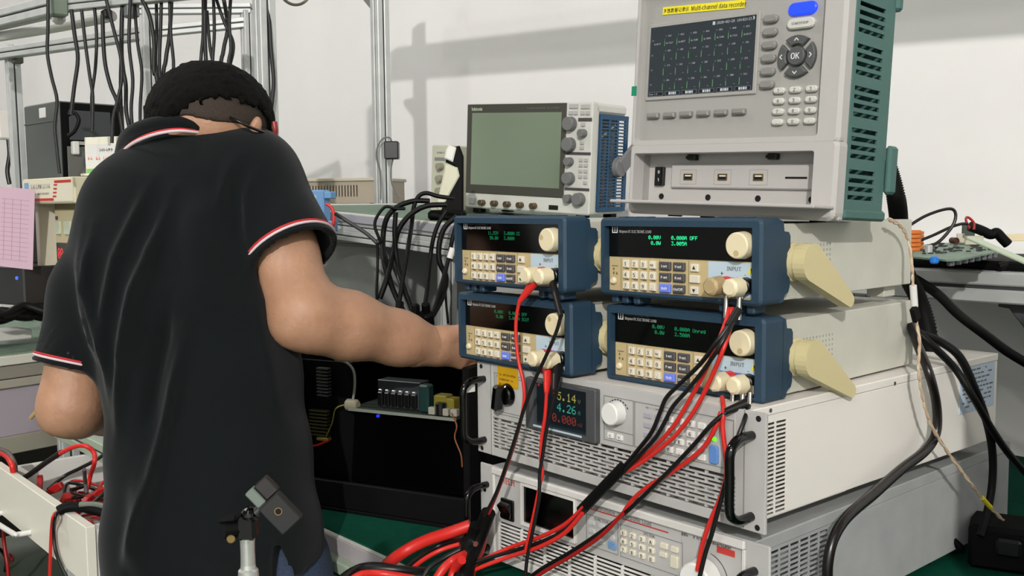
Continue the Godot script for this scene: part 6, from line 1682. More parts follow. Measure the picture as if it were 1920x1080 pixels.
# ---------------------------------------------------------------- white drawer full of test leads
func drawer_unit() -> void:
	var t := thing("drawer_cabinet", "white under-bench cabinet with its top drawer pulled out at the lower left", "cabinet")
	var x0 := -2.47
	var x1 := -1.842
	pbox("body", Vector3(x0 + 0.01, 0.20, -1.35), Vector3(x1 - 0.01, 0.585, -0.82), 0.002, M.white, t)
	var dr := pbox("drawer", Vector3(x0, 0.588, -0.596), Vector3(x1, 0.700, -0.578), 0.0015, mat(Color(0.86, 0.85, 0.80), 0.45), t)
	pbox("side", Vector3(x0 + 0.03, 0.594, -1.10), Vector3(x0 + 0.044, 0.692, -0.596), 0.001, M.white, dr)
	pbox("side", Vector3(x1 - 0.044, 0.594, -1.10), Vector3(x1 - 0.004, 0.690, -0.5965), 0.001, M.white, dr)
	pbox("bottom", Vector3(x0 + 0.044, 0.594, -1.10), Vector3(x1 - 0.044, 0.602, -0.596), 0.0, M.white, dr)
	pbox("back", Vector3(x0 + 0.03, 0.594, -1.11), Vector3(x1 - 0.03, 0.692, -1.10), 0.0, M.white, dr)
	var b := MB.new()
	var ha := Vector3(-2.4204, 0.5929, -0.578)
	var hb := Vector3(-2.1941, 0.6041, -0.578)
	b.tube([ha, ha + Vector3(0.004, -0.001, 0.024), ha + Vector3(0.018, -0.001, 0.030), hb + Vector3(-0.018, 0, 0.030), hb + Vector3(-0.004, 0, 0.024), hb], 0.0058, 8, 3)
	put("handle", b, M.key_white, dr)
	for x in [x0 + 0.05, x1 - 0.05]:
		for z in [-0.88, -1.30]:
			pbox("foot", Vector3(x - 0.02, 0.0, z - 0.02), Vector3(x + 0.02, 0.20, z + 0.02), 0.002, M.alu, t)
	# tangle of leads inside the drawer
	var rg := RandomNumberGenerator.new()
	rg.seed = 77
	for k in 26:
		var c := Vector3(rg.randf_range(x0 + 0.20, x1 - 0.10), rg.randf_range(0.615, 0.672), rg.randf_range(-0.77, -0.635))
		var r := rg.randf_range(0.03, 0.055)
		var p := []
		var ph := rg.randf() * TAU
		var n := rg.randi_range(5, 9)
		for i in n:
			var a := ph + i * rg.randf_range(0.7, 1.1)
			var q := c + Vector3(cos(a) * r * 1.5, rg.randf_range(-0.008, 0.010), sin(a) * r * 0.8)
			q.x = clampf(q.x, x0 + 0.06, x1 - 0.06)
			q.z = clampf(q.z, -0.95, -0.615)
			p.append(q)
		var red := k % 4 != 3
		cable("spare_lead", p, rg.randf_range(0.0026, 0.0040), (M.red if k % 2 == 0 else M.red_dark) if red else M.wire_black, "coiled red test lead in the heap inside the white drawer" if red else "coiled black test lead in the heap inside the white drawer", "test lead", "heap of leads in the drawer", 7, 4)
	var spots := [Vector3(-2.157, 0.672, -0.6381),Vector3(-2.2457, 0.672, -0.6411),Vector3(-2.1331, 0.672, -0.6914),Vector3(-2.0881, 0.672, -0.6569),Vector3(-2.3107, 0.672, -0.6324)]
	for k in spots.size():
		b = MB.new()
		b.xf = Transform3D(Basis(Vector3.UP, 0.7 * k) * Basis(Vector3(0, 0, 1), 0.5), spots[k])
		b.prism(PackedVector2Array([Vector2(-0.022, -0.004), Vector2(0.010, -0.010), Vector2(0.024, -0.006), Vector2(0.024, 0.006), Vector2(0.010, 0.010), Vector2(-0.022, 0.004)]), -0.006, 0.006, 0.002)
		solo("red_clip", b, M.red_dark, "red crocodile clip in the heap inside the white drawer", "clip", "red clips in the drawer")
	cable("looped_lead", [Vector3(-2.3697, 0.67, -0.5986), Vector3(-2.3414, 0.69, -0.6196), Vector3(-2.3019, 0.72, -0.6433), Vector3(-2.2511, 0.75, -0.6629)], 0.0062, M.wire_black, "thick black sleeve of the lead arching out of the drawer")
	cable("looped_lead", [Vector3(-2.2427, 0.75, -0.6581), Vector3(-2.1968, 0.77, -0.6724), Vector3(-2.1676, 0.775, -0.6875), Vector3(-2.1595, 0.76, -0.7019), Vector3(-2.1462, 0.74, -0.6977), Vector3(-2.2076, 0.7, -0.7086), Vector3(-2.2132, 0.67, -0.7035)], 0.0050, M.red, "red lead arching out of the drawer beside the person")
	cable("looped_lead", [Vector3(-2.2983, 0.66, -0.645), Vector3(-2.3119, 0.68, -0.684), Vector3(-2.2797, 0.7, -0.7093), Vector3(-2.252, 0.72, -0.7359), Vector3(-2.2603, 0.74, -0.7809)], 0.0042, M.wire_black, "black lead slanting across the drawer towards the bench")
	cable("looped_lead", [Vector3(-2.1465, 0.73, -0.6764), Vector3(-2.187, 0.69, -0.6901), Vector3(-2.1726, 0.67, -0.6878)], 0.0042, mat(Color(0.30, 0.27, 0.27), 0.5), "grey sleeve standing in the drawer below the red arch")
	cable("looped_lead", [Vector3(-2.0687, 0.675, -0.6634), Vector3(-2.0766, 0.69, -0.6915), Vector3(-2.1025, 0.7, -0.7287)], 0.0040, M.wire_black, "black lead end lying in the drawer beside the shirt")
	var cutter := thing("wire_cutter", "black handled wire cutter lying over the front edge of the drawer", "tool")
	b = MB.new()
	b.tube([Vector3(-1.9675, 0.704, -0.5694), Vector3(-1.9612, 0.71, -0.5824), Vector3(-1.9469, 0.71, -0.6024), Vector3(-1.918, 0.705, -0.6224), Vector3(-1.8816, 0.695, -0.6543)], 0.010, 10, 4)
	put("handle", b, M.black_soft, cutter)
	b = MB.new()
	b.tube([Vector3(-1.9406, 0.716, -0.6007), Vector3(-1.9193, 0.716, -0.6233), Vector3(-1.8934, 0.712, -0.6402)], 0.006, 8, 3)
	put("blade", b, mat(Color(0.38, 0.40, 0.36), 0.4), cutter)
	cable("dangling_lead", [Vector3(-2.0661, 0.6758, -0.6), Vector3(-1.9837, 0.6928, -0.565), Vector3(-2.0192, 0.6577, -0.57), Vector3(-2.0331, 0.6112, -0.57), Vector3(-2.0527, 0.5295, -0.57)], 0.0034, M.red, "red lead dangling over the drawer front")
	cable("dangling_lead", [Vector3(-2.0591, 0.6774, -0.6), Vector3(-1.9598, 0.6991, -0.562), Vector3(-2.0062, 0.6556, -0.57), Vector3(-2.0019, 0.6193, -0.57), Vector3(-1.9699, 0.5938, -0.57), Vector3(-1.9106, 0.5708, -0.57)], 0.0034, M.wire_black, "black lead dangling over the drawer front")
	cable("dangling_lead", [Vector3(-2.6025, 0.7, -0.602), Vector3(-2.4497, 0.72, -0.5972), Vector3(-2.3443, 0.72, -0.5855), Vector3(-2.356, 0.69, -0.5915)], 0.0065, M.red, "red lead bulging over the drawer at the left edge")
	cable("dangling_lead", [Vector3(-2.5776, 0.71, -0.6081), Vector3(-2.4223, 0.73, -0.5974), Vector3(-2.3501, 0.72, -0.5925), Vector3(-2.3623, 0.69, -0.5976), Vector3(-2.3614, 0.67, -0.6075)], 0.0050, mat(Color(0.36, 0.33, 0.31), 0.5), "grey lead bulging over the drawer at the left edge")
	for q in [[[Vector3(-3.5542, 0.2288, -0.85), Vector3(-3.5467, 0.1666, -0.85), Vector3(-3.5209, 0.1003, -0.85), Vector3(-3.5121, 0.0114, -0.85)], M.red_dark, "thick dark red lead hanging below the drawer"], [[Vector3(-3.8174, 0.0656, -0.9), Vector3(-3.7384, 0.0475, -0.9), Vector3(-3.8086, -0.07, -0.9)], M.wire_black, "black lead hanging below the drawer"], [[Vector3(-4.0708, -0.0231, -0.95), Vector3(-3.8974, 0.0123, -0.95), Vector3(-3.874, -0.0117, -0.95), Vector3(-3.9812, -0.0552, -0.95)], M.red_dark, "short red lead loop hanging below the drawer"]]:
		cable("hanging_lead", q[0], 0.0065, q[1], q[2])

# ---------------------------------------------------------------- red and black test leads in front of the stack
func boot(called: String, a: Vector3, e: Vector3, r0: float, r1: float, m: Material, label: String) -> void:
	var b := MB.new()
	b.tube([a, a.lerp(e, 0.25), a.lerp(e, 0.7), e], r0, 10, 3, r1)
	solo(called, b, m, label, "clip boot")

func lug(a: Vector3, label: String) -> void:
	var b := MB.new()
	b.tube([a, a + Vector3(0.001, -0.012, 0.002), a + Vector3(0.002, -0.024, 0.004)], 0.0030, 8, 3)
	b.box(a + Vector3(0, 0.003, 0), Vector3(0.009, 0.010, 0.002), 0.0005)
	solo("cable_lug", b, M.metal, label, "cable lug", "metal lugs on the right binding posts")

func leads() -> void:
	var wr := 0.0023
	boot("clip_boot", Vector3(-0.8994, 1.186, -0.831), Vector3(-0.9223, 1.1586, -0.825), 0.0075, 0.0028, M.red, "red clip boot on the left upper load")
	cable("red_lead", [Vector3(-0.9201, 1.1602, -0.823), Vector3(-0.9265, 1.1354, -0.823), Vector3(-0.9268, 1.1083, -0.823), Vector3(-0.9222, 1.0815, -0.823), Vector3(-0.9144, 1.0587, -0.823), Vector3(-0.9127, 1.0351, -0.823), Vector3(-0.9201, 1.0066, -0.823), Vector3(-0.935, 0.9695, -0.823), Vector3(-0.9533, 0.9309, -0.823), Vector3(-0.9699, 0.899, -0.823), Vector3(-0.9867, 0.8699, -0.823)], wr, M.red, "red lead from the left upper load down across the racks", "test lead")
	boot("clip_boot", Vector3(-0.8752, 1.19, -0.8361), Vector3(-0.8341, 1.1489, -0.812), 0.0050, 0.0030, M.wire_black, "black clip boot on the left upper load")
	cable("black_lead", [Vector3(-0.8372, 1.1497, -0.815), Vector3(-0.8447, 1.1299, -0.815), Vector3(-0.8626, 1.099, -0.815), Vector3(-0.8829, 1.067, -0.815), Vector3(-0.9019, 1.031, -0.815), Vector3(-0.9195, 0.9908, -0.815), Vector3(-0.9386, 0.9494, -0.815), Vector3(-0.9604, 0.9062, -0.815), Vector3(-0.9849, 0.8699, -0.815)], wr, M.wire_black, "black lead from the left upper load crossing its lower neighbour's knob", "test lead")
	boot("clip_boot", Vector3(-0.8939, 1.077, -0.8465), Vector3(-0.8736, 1.0484, -0.825), 0.0075, 0.0028, M.red, "red clip boot below the left lower load")
	cable("red_lead", [Vector3(-0.8736, 1.0504, -0.825), Vector3(-0.8768, 1.0199, -0.825), Vector3(-0.8829, 0.9921, -0.825), Vector3(-0.8851, 0.9646, -0.825), Vector3(-0.8823, 0.9482, -0.825), Vector3(-0.8894, 0.923, -0.825), Vector3(-0.8977, 0.8937, -0.825), Vector3(-0.907, 0.8638, -0.825), Vector3(-0.9144, 0.841, -0.825)], wr, M.red, "red lead hanging from the left lower load past the black window", "test lead")
	boot("clip_boot", Vector3(-0.8818, 1.079, -0.8504), Vector3(-0.8595, 1.0457, -0.825), 0.0085, 0.0032, M.wire_black, "black clip boot below the left lower load")
	cable("black_lead", [Vector3(-0.8563, 1.0499, -0.822), Vector3(-0.8631, 1.0291, -0.822), Vector3(-0.8719, 1.0011, -0.822), Vector3(-0.8779, 0.9733, -0.822), Vector3(-0.884, 0.9451, -0.822), Vector3(-0.8853, 0.9176, -0.822), Vector3(-0.8935, 0.885, -0.822), Vector3(-0.9008, 0.8591, -0.822), Vector3(-0.9092, 0.8291, -0.822), Vector3(-0.9137, 0.7928, -0.822)], wr, M.wire_black, "black lead hanging from the left lower load past the black window", "test lead")
	# right upper load
	lug(Vector3(-0.6469, 1.1795, -0.8804), "metal lug on the left post of the right upper load")
	lug(Vector3(-0.6288, 1.1795, -0.8787), "metal lug on the right post of the right upper load")
	cable("red_lead", [Vector3(-0.6374, 1.1674, -0.872), Vector3(-0.6334, 1.1559, -0.862), Vector3(-0.6323, 1.132, -0.845), Vector3(-0.6494, 1.0986, -0.845), Vector3(-0.6708, 1.0637, -0.845), Vector3(-0.6914, 1.0337, -0.845), Vector3(-0.7197, 1.0046, -0.845), Vector3(-0.7477, 0.9832, -0.845), Vector3(-0.7726, 0.9663, -0.845)], 0.0025, M.red, "upper red lead of the pair from the right upper load", "test lead")
	cable("red_lead", [Vector3(-0.634, 1.1677, -0.872), Vector3(-0.6258, 1.1538, -0.86), Vector3(-0.6182, 1.1313, -0.838), Vector3(-0.6336, 1.0985, -0.838), Vector3(-0.6544, 1.0612, -0.838), Vector3(-0.6796, 1.0296, -0.838), Vector3(-0.7083, 1.0042, -0.838), Vector3(-0.7375, 0.9827, -0.838), Vector3(-0.762, 0.9679, -0.838)], 0.0025, M.red, "lower red lead of the pair from the right upper load", "test lead")
	boot("clip_boot", Vector3(-0.6222, 1.1677, -0.868), Vector3(-0.624, 1.1507, -0.852), 0.0048, 0.0040, M.wire_black, "black heat-shrink boot below the right upper load")
	cable("black_lead", [Vector3(-0.6228, 1.1545, -0.855), Vector3(-0.6301, 1.1353, -0.842), Vector3(-0.6507, 1.1103, -0.842), Vector3(-0.6758, 1.0869, -0.842), Vector3(-0.6981, 1.0661, -0.842), Vector3(-0.708, 1.0466, -0.842), Vector3(-0.7196, 1.0235, -0.842), Vector3(-0.741, 0.9981, -0.842), Vector3(-0.7631, 0.9732, -0.842)], 0.0025, M.wire_black, "upper black lead of the pair from the right upper load", "test lead")
	cable("black_lead", [Vector3(-0.6201, 1.1548, -0.855), Vector3(-0.6201, 1.1342, -0.835), Vector3(-0.6404, 1.1066, -0.835), Vector3(-0.6629, 1.0807, -0.835), Vector3(-0.6833, 1.0591, -0.835), Vector3(-0.6952, 1.0395, -0.835), Vector3(-0.7089, 1.0191, -0.835), Vector3(-0.7308, 0.9969, -0.835), Vector3(-0.7535, 0.9739, -0.835)], 0.0025, M.wire_black, "lower black lead of the pair from the right upper load", "test lead")
	var b := MB.new()
	b.tube([Vector3(-0.7568, 0.977, -0.835), Vector3(-0.7803, 0.9539, -0.835), Vector3(-0.8047, 0.93, -0.835), Vector3(-0.8245, 0.9104, -0.835)], 0.0068, 10, 3)
	solo("cable_sleeve", b, M.rubber, "black sleeve joining the right leads in front of the black window", "sleeve")
	cable("red_lead", [Vector3(-0.815, 0.9183, -0.83), Vector3(-0.8472, 0.8889, -0.83), Vector3(-0.8955, 0.8599, -0.83), Vector3(-0.9469, 0.8348, -0.83), Vector3(-0.9782, 0.8159, -0.815), Vector3(-1.0107, 0.7955, -0.8)], 0.0028, M.red, "red lead leaving the black sleeve on its upper side", "test lead")
	cable("black_lead", [Vector3(-0.8113, 0.9169, -0.828), Vector3(-0.8433, 0.8842, -0.828), Vector3(-0.8885, 0.8567, -0.828), Vector3(-0.9395, 0.8323, -0.828), Vector3(-0.9727, 0.8173, -0.815), Vector3(-0.9991, 0.8045, -0.8)], 0.0028, M.wire_black, "black lead leaving the black sleeve between red ones", "test lead")
	cable("red_lead", [Vector3(-0.8118, 0.9124, -0.824), Vector3(-0.843, 0.8799, -0.824), Vector3(-0.8892, 0.8505, -0.824), Vector3(-0.9403, 0.8259, -0.824), Vector3(-0.9724, 0.8093, -0.81), Vector3(-1.0023, 0.7918, -0.795)], 0.0028, M.red, "red lead leaving the black sleeve on its lower side", "test lead")
	# right lower load
	lug(Vector3(-0.6471, 1.0724, -0.8939), "metal lug on the left post of the right lower load")
	lug(Vector3(-0.633, 1.0724, -0.892), "metal lug on the inner right post of the right lower load")
	lug(Vector3(-0.6261, 1.0744, -0.8961), "metal lug on the outer right post of the right lower load")
	cable("red_lead", [Vector3(-0.6455, 1.0694, -0.872), Vector3(-0.6293, 1.0599, -0.853), Vector3(-0.6283, 1.0433, -0.85), Vector3(-0.6245, 1.0151, -0.85), Vector3(-0.6229, 0.9924, -0.85), Vector3(-0.6296, 0.9677, -0.85), Vector3(-0.6413, 0.9416, -0.85), Vector3(-0.6504, 0.9187, -0.85), Vector3(-0.6567, 0.8961, -0.85), Vector3(-0.6602, 0.8771, -0.85)], 0.0026, M.red, "red lead from the right lower load passing the blue key", "test lead")
	cable("black_lead", [Vector3(-0.6131, 1.0649, -0.875), Vector3(-0.6048, 1.052, -0.855), Vector3(-0.6062, 1.0336, -0.845), Vector3(-0.6139, 1.0066, -0.845), Vector3(-0.6218, 0.9791, -0.845), Vector3(-0.6292, 0.9543, -0.845), Vector3(-0.6374, 0.926, -0.845), Vector3(-0.6464, 0.9001, -0.845), Vector3(-0.6562, 0.8615, -0.845)], 0.0026, M.wire_black, "black lead from the right lower load beside the right handle", "test lead")
	boot("clip_boot", Vector3(-0.6151, 1.0668, -0.872), Vector3(-0.6265, 1.0594, -0.852), 0.0060, 0.0035, M.wire_black, "black heat-shrink boot below the right lower load")
	cable("black_lead", [Vector3(-0.6232, 1.0617, -0.855), Vector3(-0.6384, 1.0453, -0.845), Vector3(-0.6632, 1.0177, -0.845), Vector3(-0.6911, 0.9886, -0.845), Vector3(-0.7219, 0.9579, -0.845), Vector3(-0.7559, 0.9253, -0.845), Vector3(-0.7985, 0.8893, -0.845), Vector3(-0.8533, 0.8486, -0.845), Vector3(-0.9122, 0.8083, -0.845), Vector3(-0.965, 0.7643, -0.845)], 0.0026, M.wire_black, "long black lead slanting from the right lower load to the lower edge", "test lead")
	cable("red_lead", [Vector3(-0.6342, 1.0577, -0.855), Vector3(-0.6373, 1.0418, -0.85), Vector3(-0.6512, 1.019, -0.85), Vector3(-0.6706, 1.0007, -0.85), Vector3(-0.7005, 0.9779, -0.85), Vector3(-0.7318, 0.9567, -0.85), Vector3(-0.7562, 0.935, -0.85), Vector3(-0.773, 0.9119, -0.85)], 0.0026, M.red, "short red lead above the long black lead", "test lead")
	cable("red_lead", [Vector3(-0.7568, 0.9228, -0.835), Vector3(-0.7891, 0.8894, -0.835), Vector3(-0.8385, 0.8516, -0.835), Vector3(-0.8964, 0.8118, -0.835), Vector3(-0.9482, 0.7706, -0.835)], 0.0024, M.red_dark, "dark red lead under the long black lead at the lower edge", "test lead")
	# bundle on the table: sleeves, plugs and thick red cables
	b = MB.new()
	b.tube([Vector3(-0.988, 0.8728, -0.825), Vector3(-1.0007, 0.8479, -0.825), Vector3(-1.0086, 0.825, -0.82), Vector3(-0.999, 0.8104, -0.8), Vector3(-0.9836, 0.791, -0.78)], 0.0100, 10, 4)
	solo("cable_sleeve", b, M.rubber, "thick black sleeve where the left leads join the bundle", "sleeve")
	b = MB.new()
	b.tube([Vector3(-1.0019, 0.8535, -0.815), Vector3(-1.0125, 0.8326, -0.815), Vector3(-1.008, 0.8153, -0.8), Vector3(-0.9994, 0.7864, -0.78)], 0.0085, 10, 4)
	solo("cable_sleeve", b, M.black_soft, "second black sleeve beside the bundle of thick red cables", "sleeve")
	b = MB.new()
	b.tube([Vector3(-1.0392, 0.84, -0.8349), Vector3(-1.0584, 0.83, -0.8152), Vector3(-1.0898, 0.815, -0.797), Vector3(-1.1105, 0.8, -0.7768), Vector3(-1.1098, 0.79, -0.7473), Vector3(-1.0892, 0.78, -0.7073)], 0.0085, 12, 4)
	solo("thick_red_cable", b, M.red, "thickest red cable curving onto the table edge", "cable")
	var rb := [
		[[Vector3(-1.0252, 0.83, -0.8122), Vector3(-1.0738, 0.81, -0.8127), Vector3(-1.0799, 0.8, -0.7848), Vector3(-1.0733, 0.79, -0.7484), Vector3(-1.0568, 0.78, -0.7151)], 0.0036, 1, "black cable directly below the thickest red cable"],
		[[Vector3(-1.0351, 0.82, -0.8125), Vector3(-1.0559, 0.81, -0.7944), Vector3(-1.0624, 0.8, -0.7674), Vector3(-1.0596, 0.79, -0.7431), Vector3(-1.0496, 0.78, -0.7228)], 0.0032, 0, "thin red cable below the black one in the bundle"],
		[[Vector3(-1.0189, 0.82, -0.8052), Vector3(-1.0296, 0.81, -0.7834), Vector3(-1.0343, 0.8, -0.76), Vector3(-1.0328, 0.78, -0.741)], 0.0036, 1, "grey black cable in the middle of the bundle"],
		[[Vector3(-0.9978, 0.82, -0.7919), Vector3(-1.0144, 0.81, -0.7851), Vector3(-1.0176, 0.8, -0.7695), Vector3(-1.0208, 0.78, -0.7539)], 0.0060, 0, "red cable in the middle of the bundle"],
		[[Vector3(-0.9853, 0.82, -0.7765), Vector3(-1.007, 0.8, -0.7809), Vector3(-1.0055, 0.78, -0.7704)], 0.0060, 0, "short red cable lowest in the bundle"],
		[[Vector3(-1.0475, 0.82, -0.8635), Vector3(-1.0227, 0.81, -0.8361), Vector3(-1.0109, 0.8, -0.814), Vector3(-1.0027, 0.78, -0.8006)], 0.0085, 0, "red cable behind the thick black sleeve"],
		[[Vector3(-1.0472, 0.79, -0.7649), Vector3(-1.0586, 0.8, -0.7253), Vector3(-1.0901, 0.8, -0.6999), Vector3(-1.1159, 0.79, -0.6911), Vector3(-1.1153, 0.78, -0.6655)], 0.0060, 1, "black cable lying lowest along the lower edge"],
		[[Vector3(-1.0393, 0.79, -0.7372), Vector3(-1.0579, 0.8, -0.7037), Vector3(-1.0883, 0.795, -0.6903), Vector3(-1.1001, 0.785, -0.6768)], 0.0050, 0, "red cable lying along the lower edge beside the jeans"],
		[[Vector3(-1.0955, 0.79, -0.742), Vector3(-1.0968, 0.8, -0.7128), Vector3(-1.1025, 0.8, -0.6895), Vector3(-1.1018, 0.79, -0.6698)], 0.0034, 1, "thin black cable looping at the lower edge beside the jeans"]]
	for q in rb:
		cable("bundle_cable", q[0], q[1], M.red if q[2] == 0 else M.wire_black, q[3], "cable", "", 10, 5)
	b = MB.new()
	b.tube([Vector3(-0.998, 0.83, -0.8105), Vector3(-1.0169, 0.83, -0.8148)], 0.004, 8, 1)
	solo("metal_ferrule", b, M.metal, "small bright metal ferrule between the black sleeves", "ferrule")

# ---------------------------------------------------------------- phone clamp on a tripod in front of the person
func phone_clamp() -> void:
	var t := thing("phone_tripod", "black phone clamp on a silver tripod column in front of the shirt", "tripod", Transform3D(Vector3(0.6611, 0, -0.7503), Vector3(0, 1, 0), Vector3(0.7503, 0, 0.6611), Vector3(-0.8624, 0.927, -0.4186)))
	var H := 0.9270
	var b := MB.new()
	b.xf = Transform3D(Basis.IDENTITY, Vector3(0, -0.006, 0))
	b.lathe([Vector2(0, -0.02), Vector2(0.0095, -0.02), Vector2(0.0100, 0.004), Vector2(0.0095, 0.012), Vector2(0.0075, 0.014), Vector2(0.0070, 0.018), Vector2(0.0068, 0.030), Vector2(0.0070, 0.040), Vector2(0.0076, 0.044), Vector2(0, 0.044)], 24)
	put("silver_sleeve", b, mat(Color(0.86, 0.86, 0.85), 0.3, 0.75), t)
	b = MB.new()
	b.cyl(Vector3(0, -H + 0.45, 0), Vector3(0, -0.02, 0), 0.0105, -1, 18)
	put("column", b, M.black, t)
	for k in 3:
		var a := TAU * k / 3.0 + 0.3
		b = MB.new()
		b.tube([Vector3(0, -H + 0.50, 0), Vector3(cos(a) * 0.13, -H + 0.25, sin(a) * 0.13), Vector3(cos(a) * 0.26, -H + 0.008, sin(a) * 0.26)], 0.008, 8, 2)
		put("leg", b, M.black, t)
	b = MB.new()
	b.box(Vector3(0.0005, 0.048, 0), Vector3(0.0185, 0.022, 0.018), 0.003)
	put("ball_housing", b, M.black, t)
	b = MB.new()
	b.xf = Transform3D(Basis.IDENTITY, Vector3(0.003, 0.060, 0.0))
	var pr := []
	for i in 9:
		var a := -PI / 2 + PI * i / 8.0
		pr.append(Vector2(cos(a) * 0.0085, sin(a) * 0.0085))
	b.lathe(pr, 20)
	put("ball", b, M.black_gloss, t)
	b = MB.new()
	b.cyl(Vector3(0.004, 0.060, 0.0), Vector3(0.024, 0.068, 0.002), 0.0042, 0.0036, 14)
	put("stem", b, M.black, t)
	b = MB.new()
	b.cyl(Vector3(-0.020, 0.048, 0.008), Vector3(-0.004, 0.048, 0.000), 0.0085, 0.0075, 22, 0.001, 6, 0.06)
	var kn := put("clamp_knob", b, M.black_soft, t)
	b = MB.new()
	b.cyl(Vector3(-0.0115, 0.0415, 0.012), Vector3(-0.0115, 0.0415, 0.0155), 0.0042, -1, 18, 0.0008)
	put("brass_screw", b, M.brass, kn)
	b = MB.new()
	b.box(Vector3(-0.016, 0.058, 0.004), Vector3(0.020, 0.007, 0.014), 0.003, Basis(Vector3(0, 0, 1), 0.12))
	put("knob_wing", b, M.black_soft, kn)
	# clamp jaws
	var R := Basis(Vector3(0, 0, 1), -0.83) * Basis(Vector3(1, 0, 0), -0.10)
	var jx := Transform3D(R, Vector3(0.0345, 0.0640, 0.006))
	b = MB.new()
	b.xf = jx
	b.box(Vector3(0, 0, 0), Vector3(0.034, 0.025, 0.014), 0.0015)
	var jaw := put("lower_jaw", b, mat(Color(0.060, 0.060, 0.064), 0.6), t)
	b = MB.new()
	b.xf = jx
	b.cyl(Vector3(-0.003, 0.001, 0.0066), Vector3(-0.003, 0.001, 0.0075), 0.0030, -1, 18)
	put("thread_hole_shade", b, M.hole_shade, jaw)  # dark disc painted for the shade down the threaded hole
	b = MB.new()
	b.xf = jx
	var ro := PackedVector2Array()
	var ri := PackedVector2Array()
	for i in 18:
		ro.append(Vector2(-0.003, 0.001) + Vector2.from_angle(TAU * i / 18.0) * 0.0037)
		ri.append(Vector2(-0.003, 0.001) + Vector2.from_angle(TAU * i / 18.0) * 0.0030)
	b.ring(ro, ri, 0.0068, 0.0077)
	put("brass_ring", b, M.brass, jaw)
	b = MB.new()
	b.xf = jx
	b.box(Vector3(-0.0265, -0.0078, -0.006), Vector3(0.019, 0.0100, 0.014), 0.0012)
	put("jaw_pad", b, mat(Color(0.40, 0.44, 0.41), 0.5), t)
	b = MB.new()
	b.xf = jx
	b.box(Vector3(-0.0262, 0.0050, -0.008), Vector3(0.0185, 0.0150, 0.012), 0.0012)
	put("jaw_slide", b, mat(Color(0.10, 0.08, 0.08), 0.5), t)
	b = MB.new()
	b.xf = Transform3D(R, Vector3(0.018, 0.066, 0.0))
	b.cyl(Vector3(-0.003, -0.010, 0), Vector3(-0.003, -0.002, 0), 0.0048, 0.0048, 18, 0.001, 12, 0.05)
	put("stem_nut", b, mat(Color(0.16, 0.17, 0.17), 0.4), t)

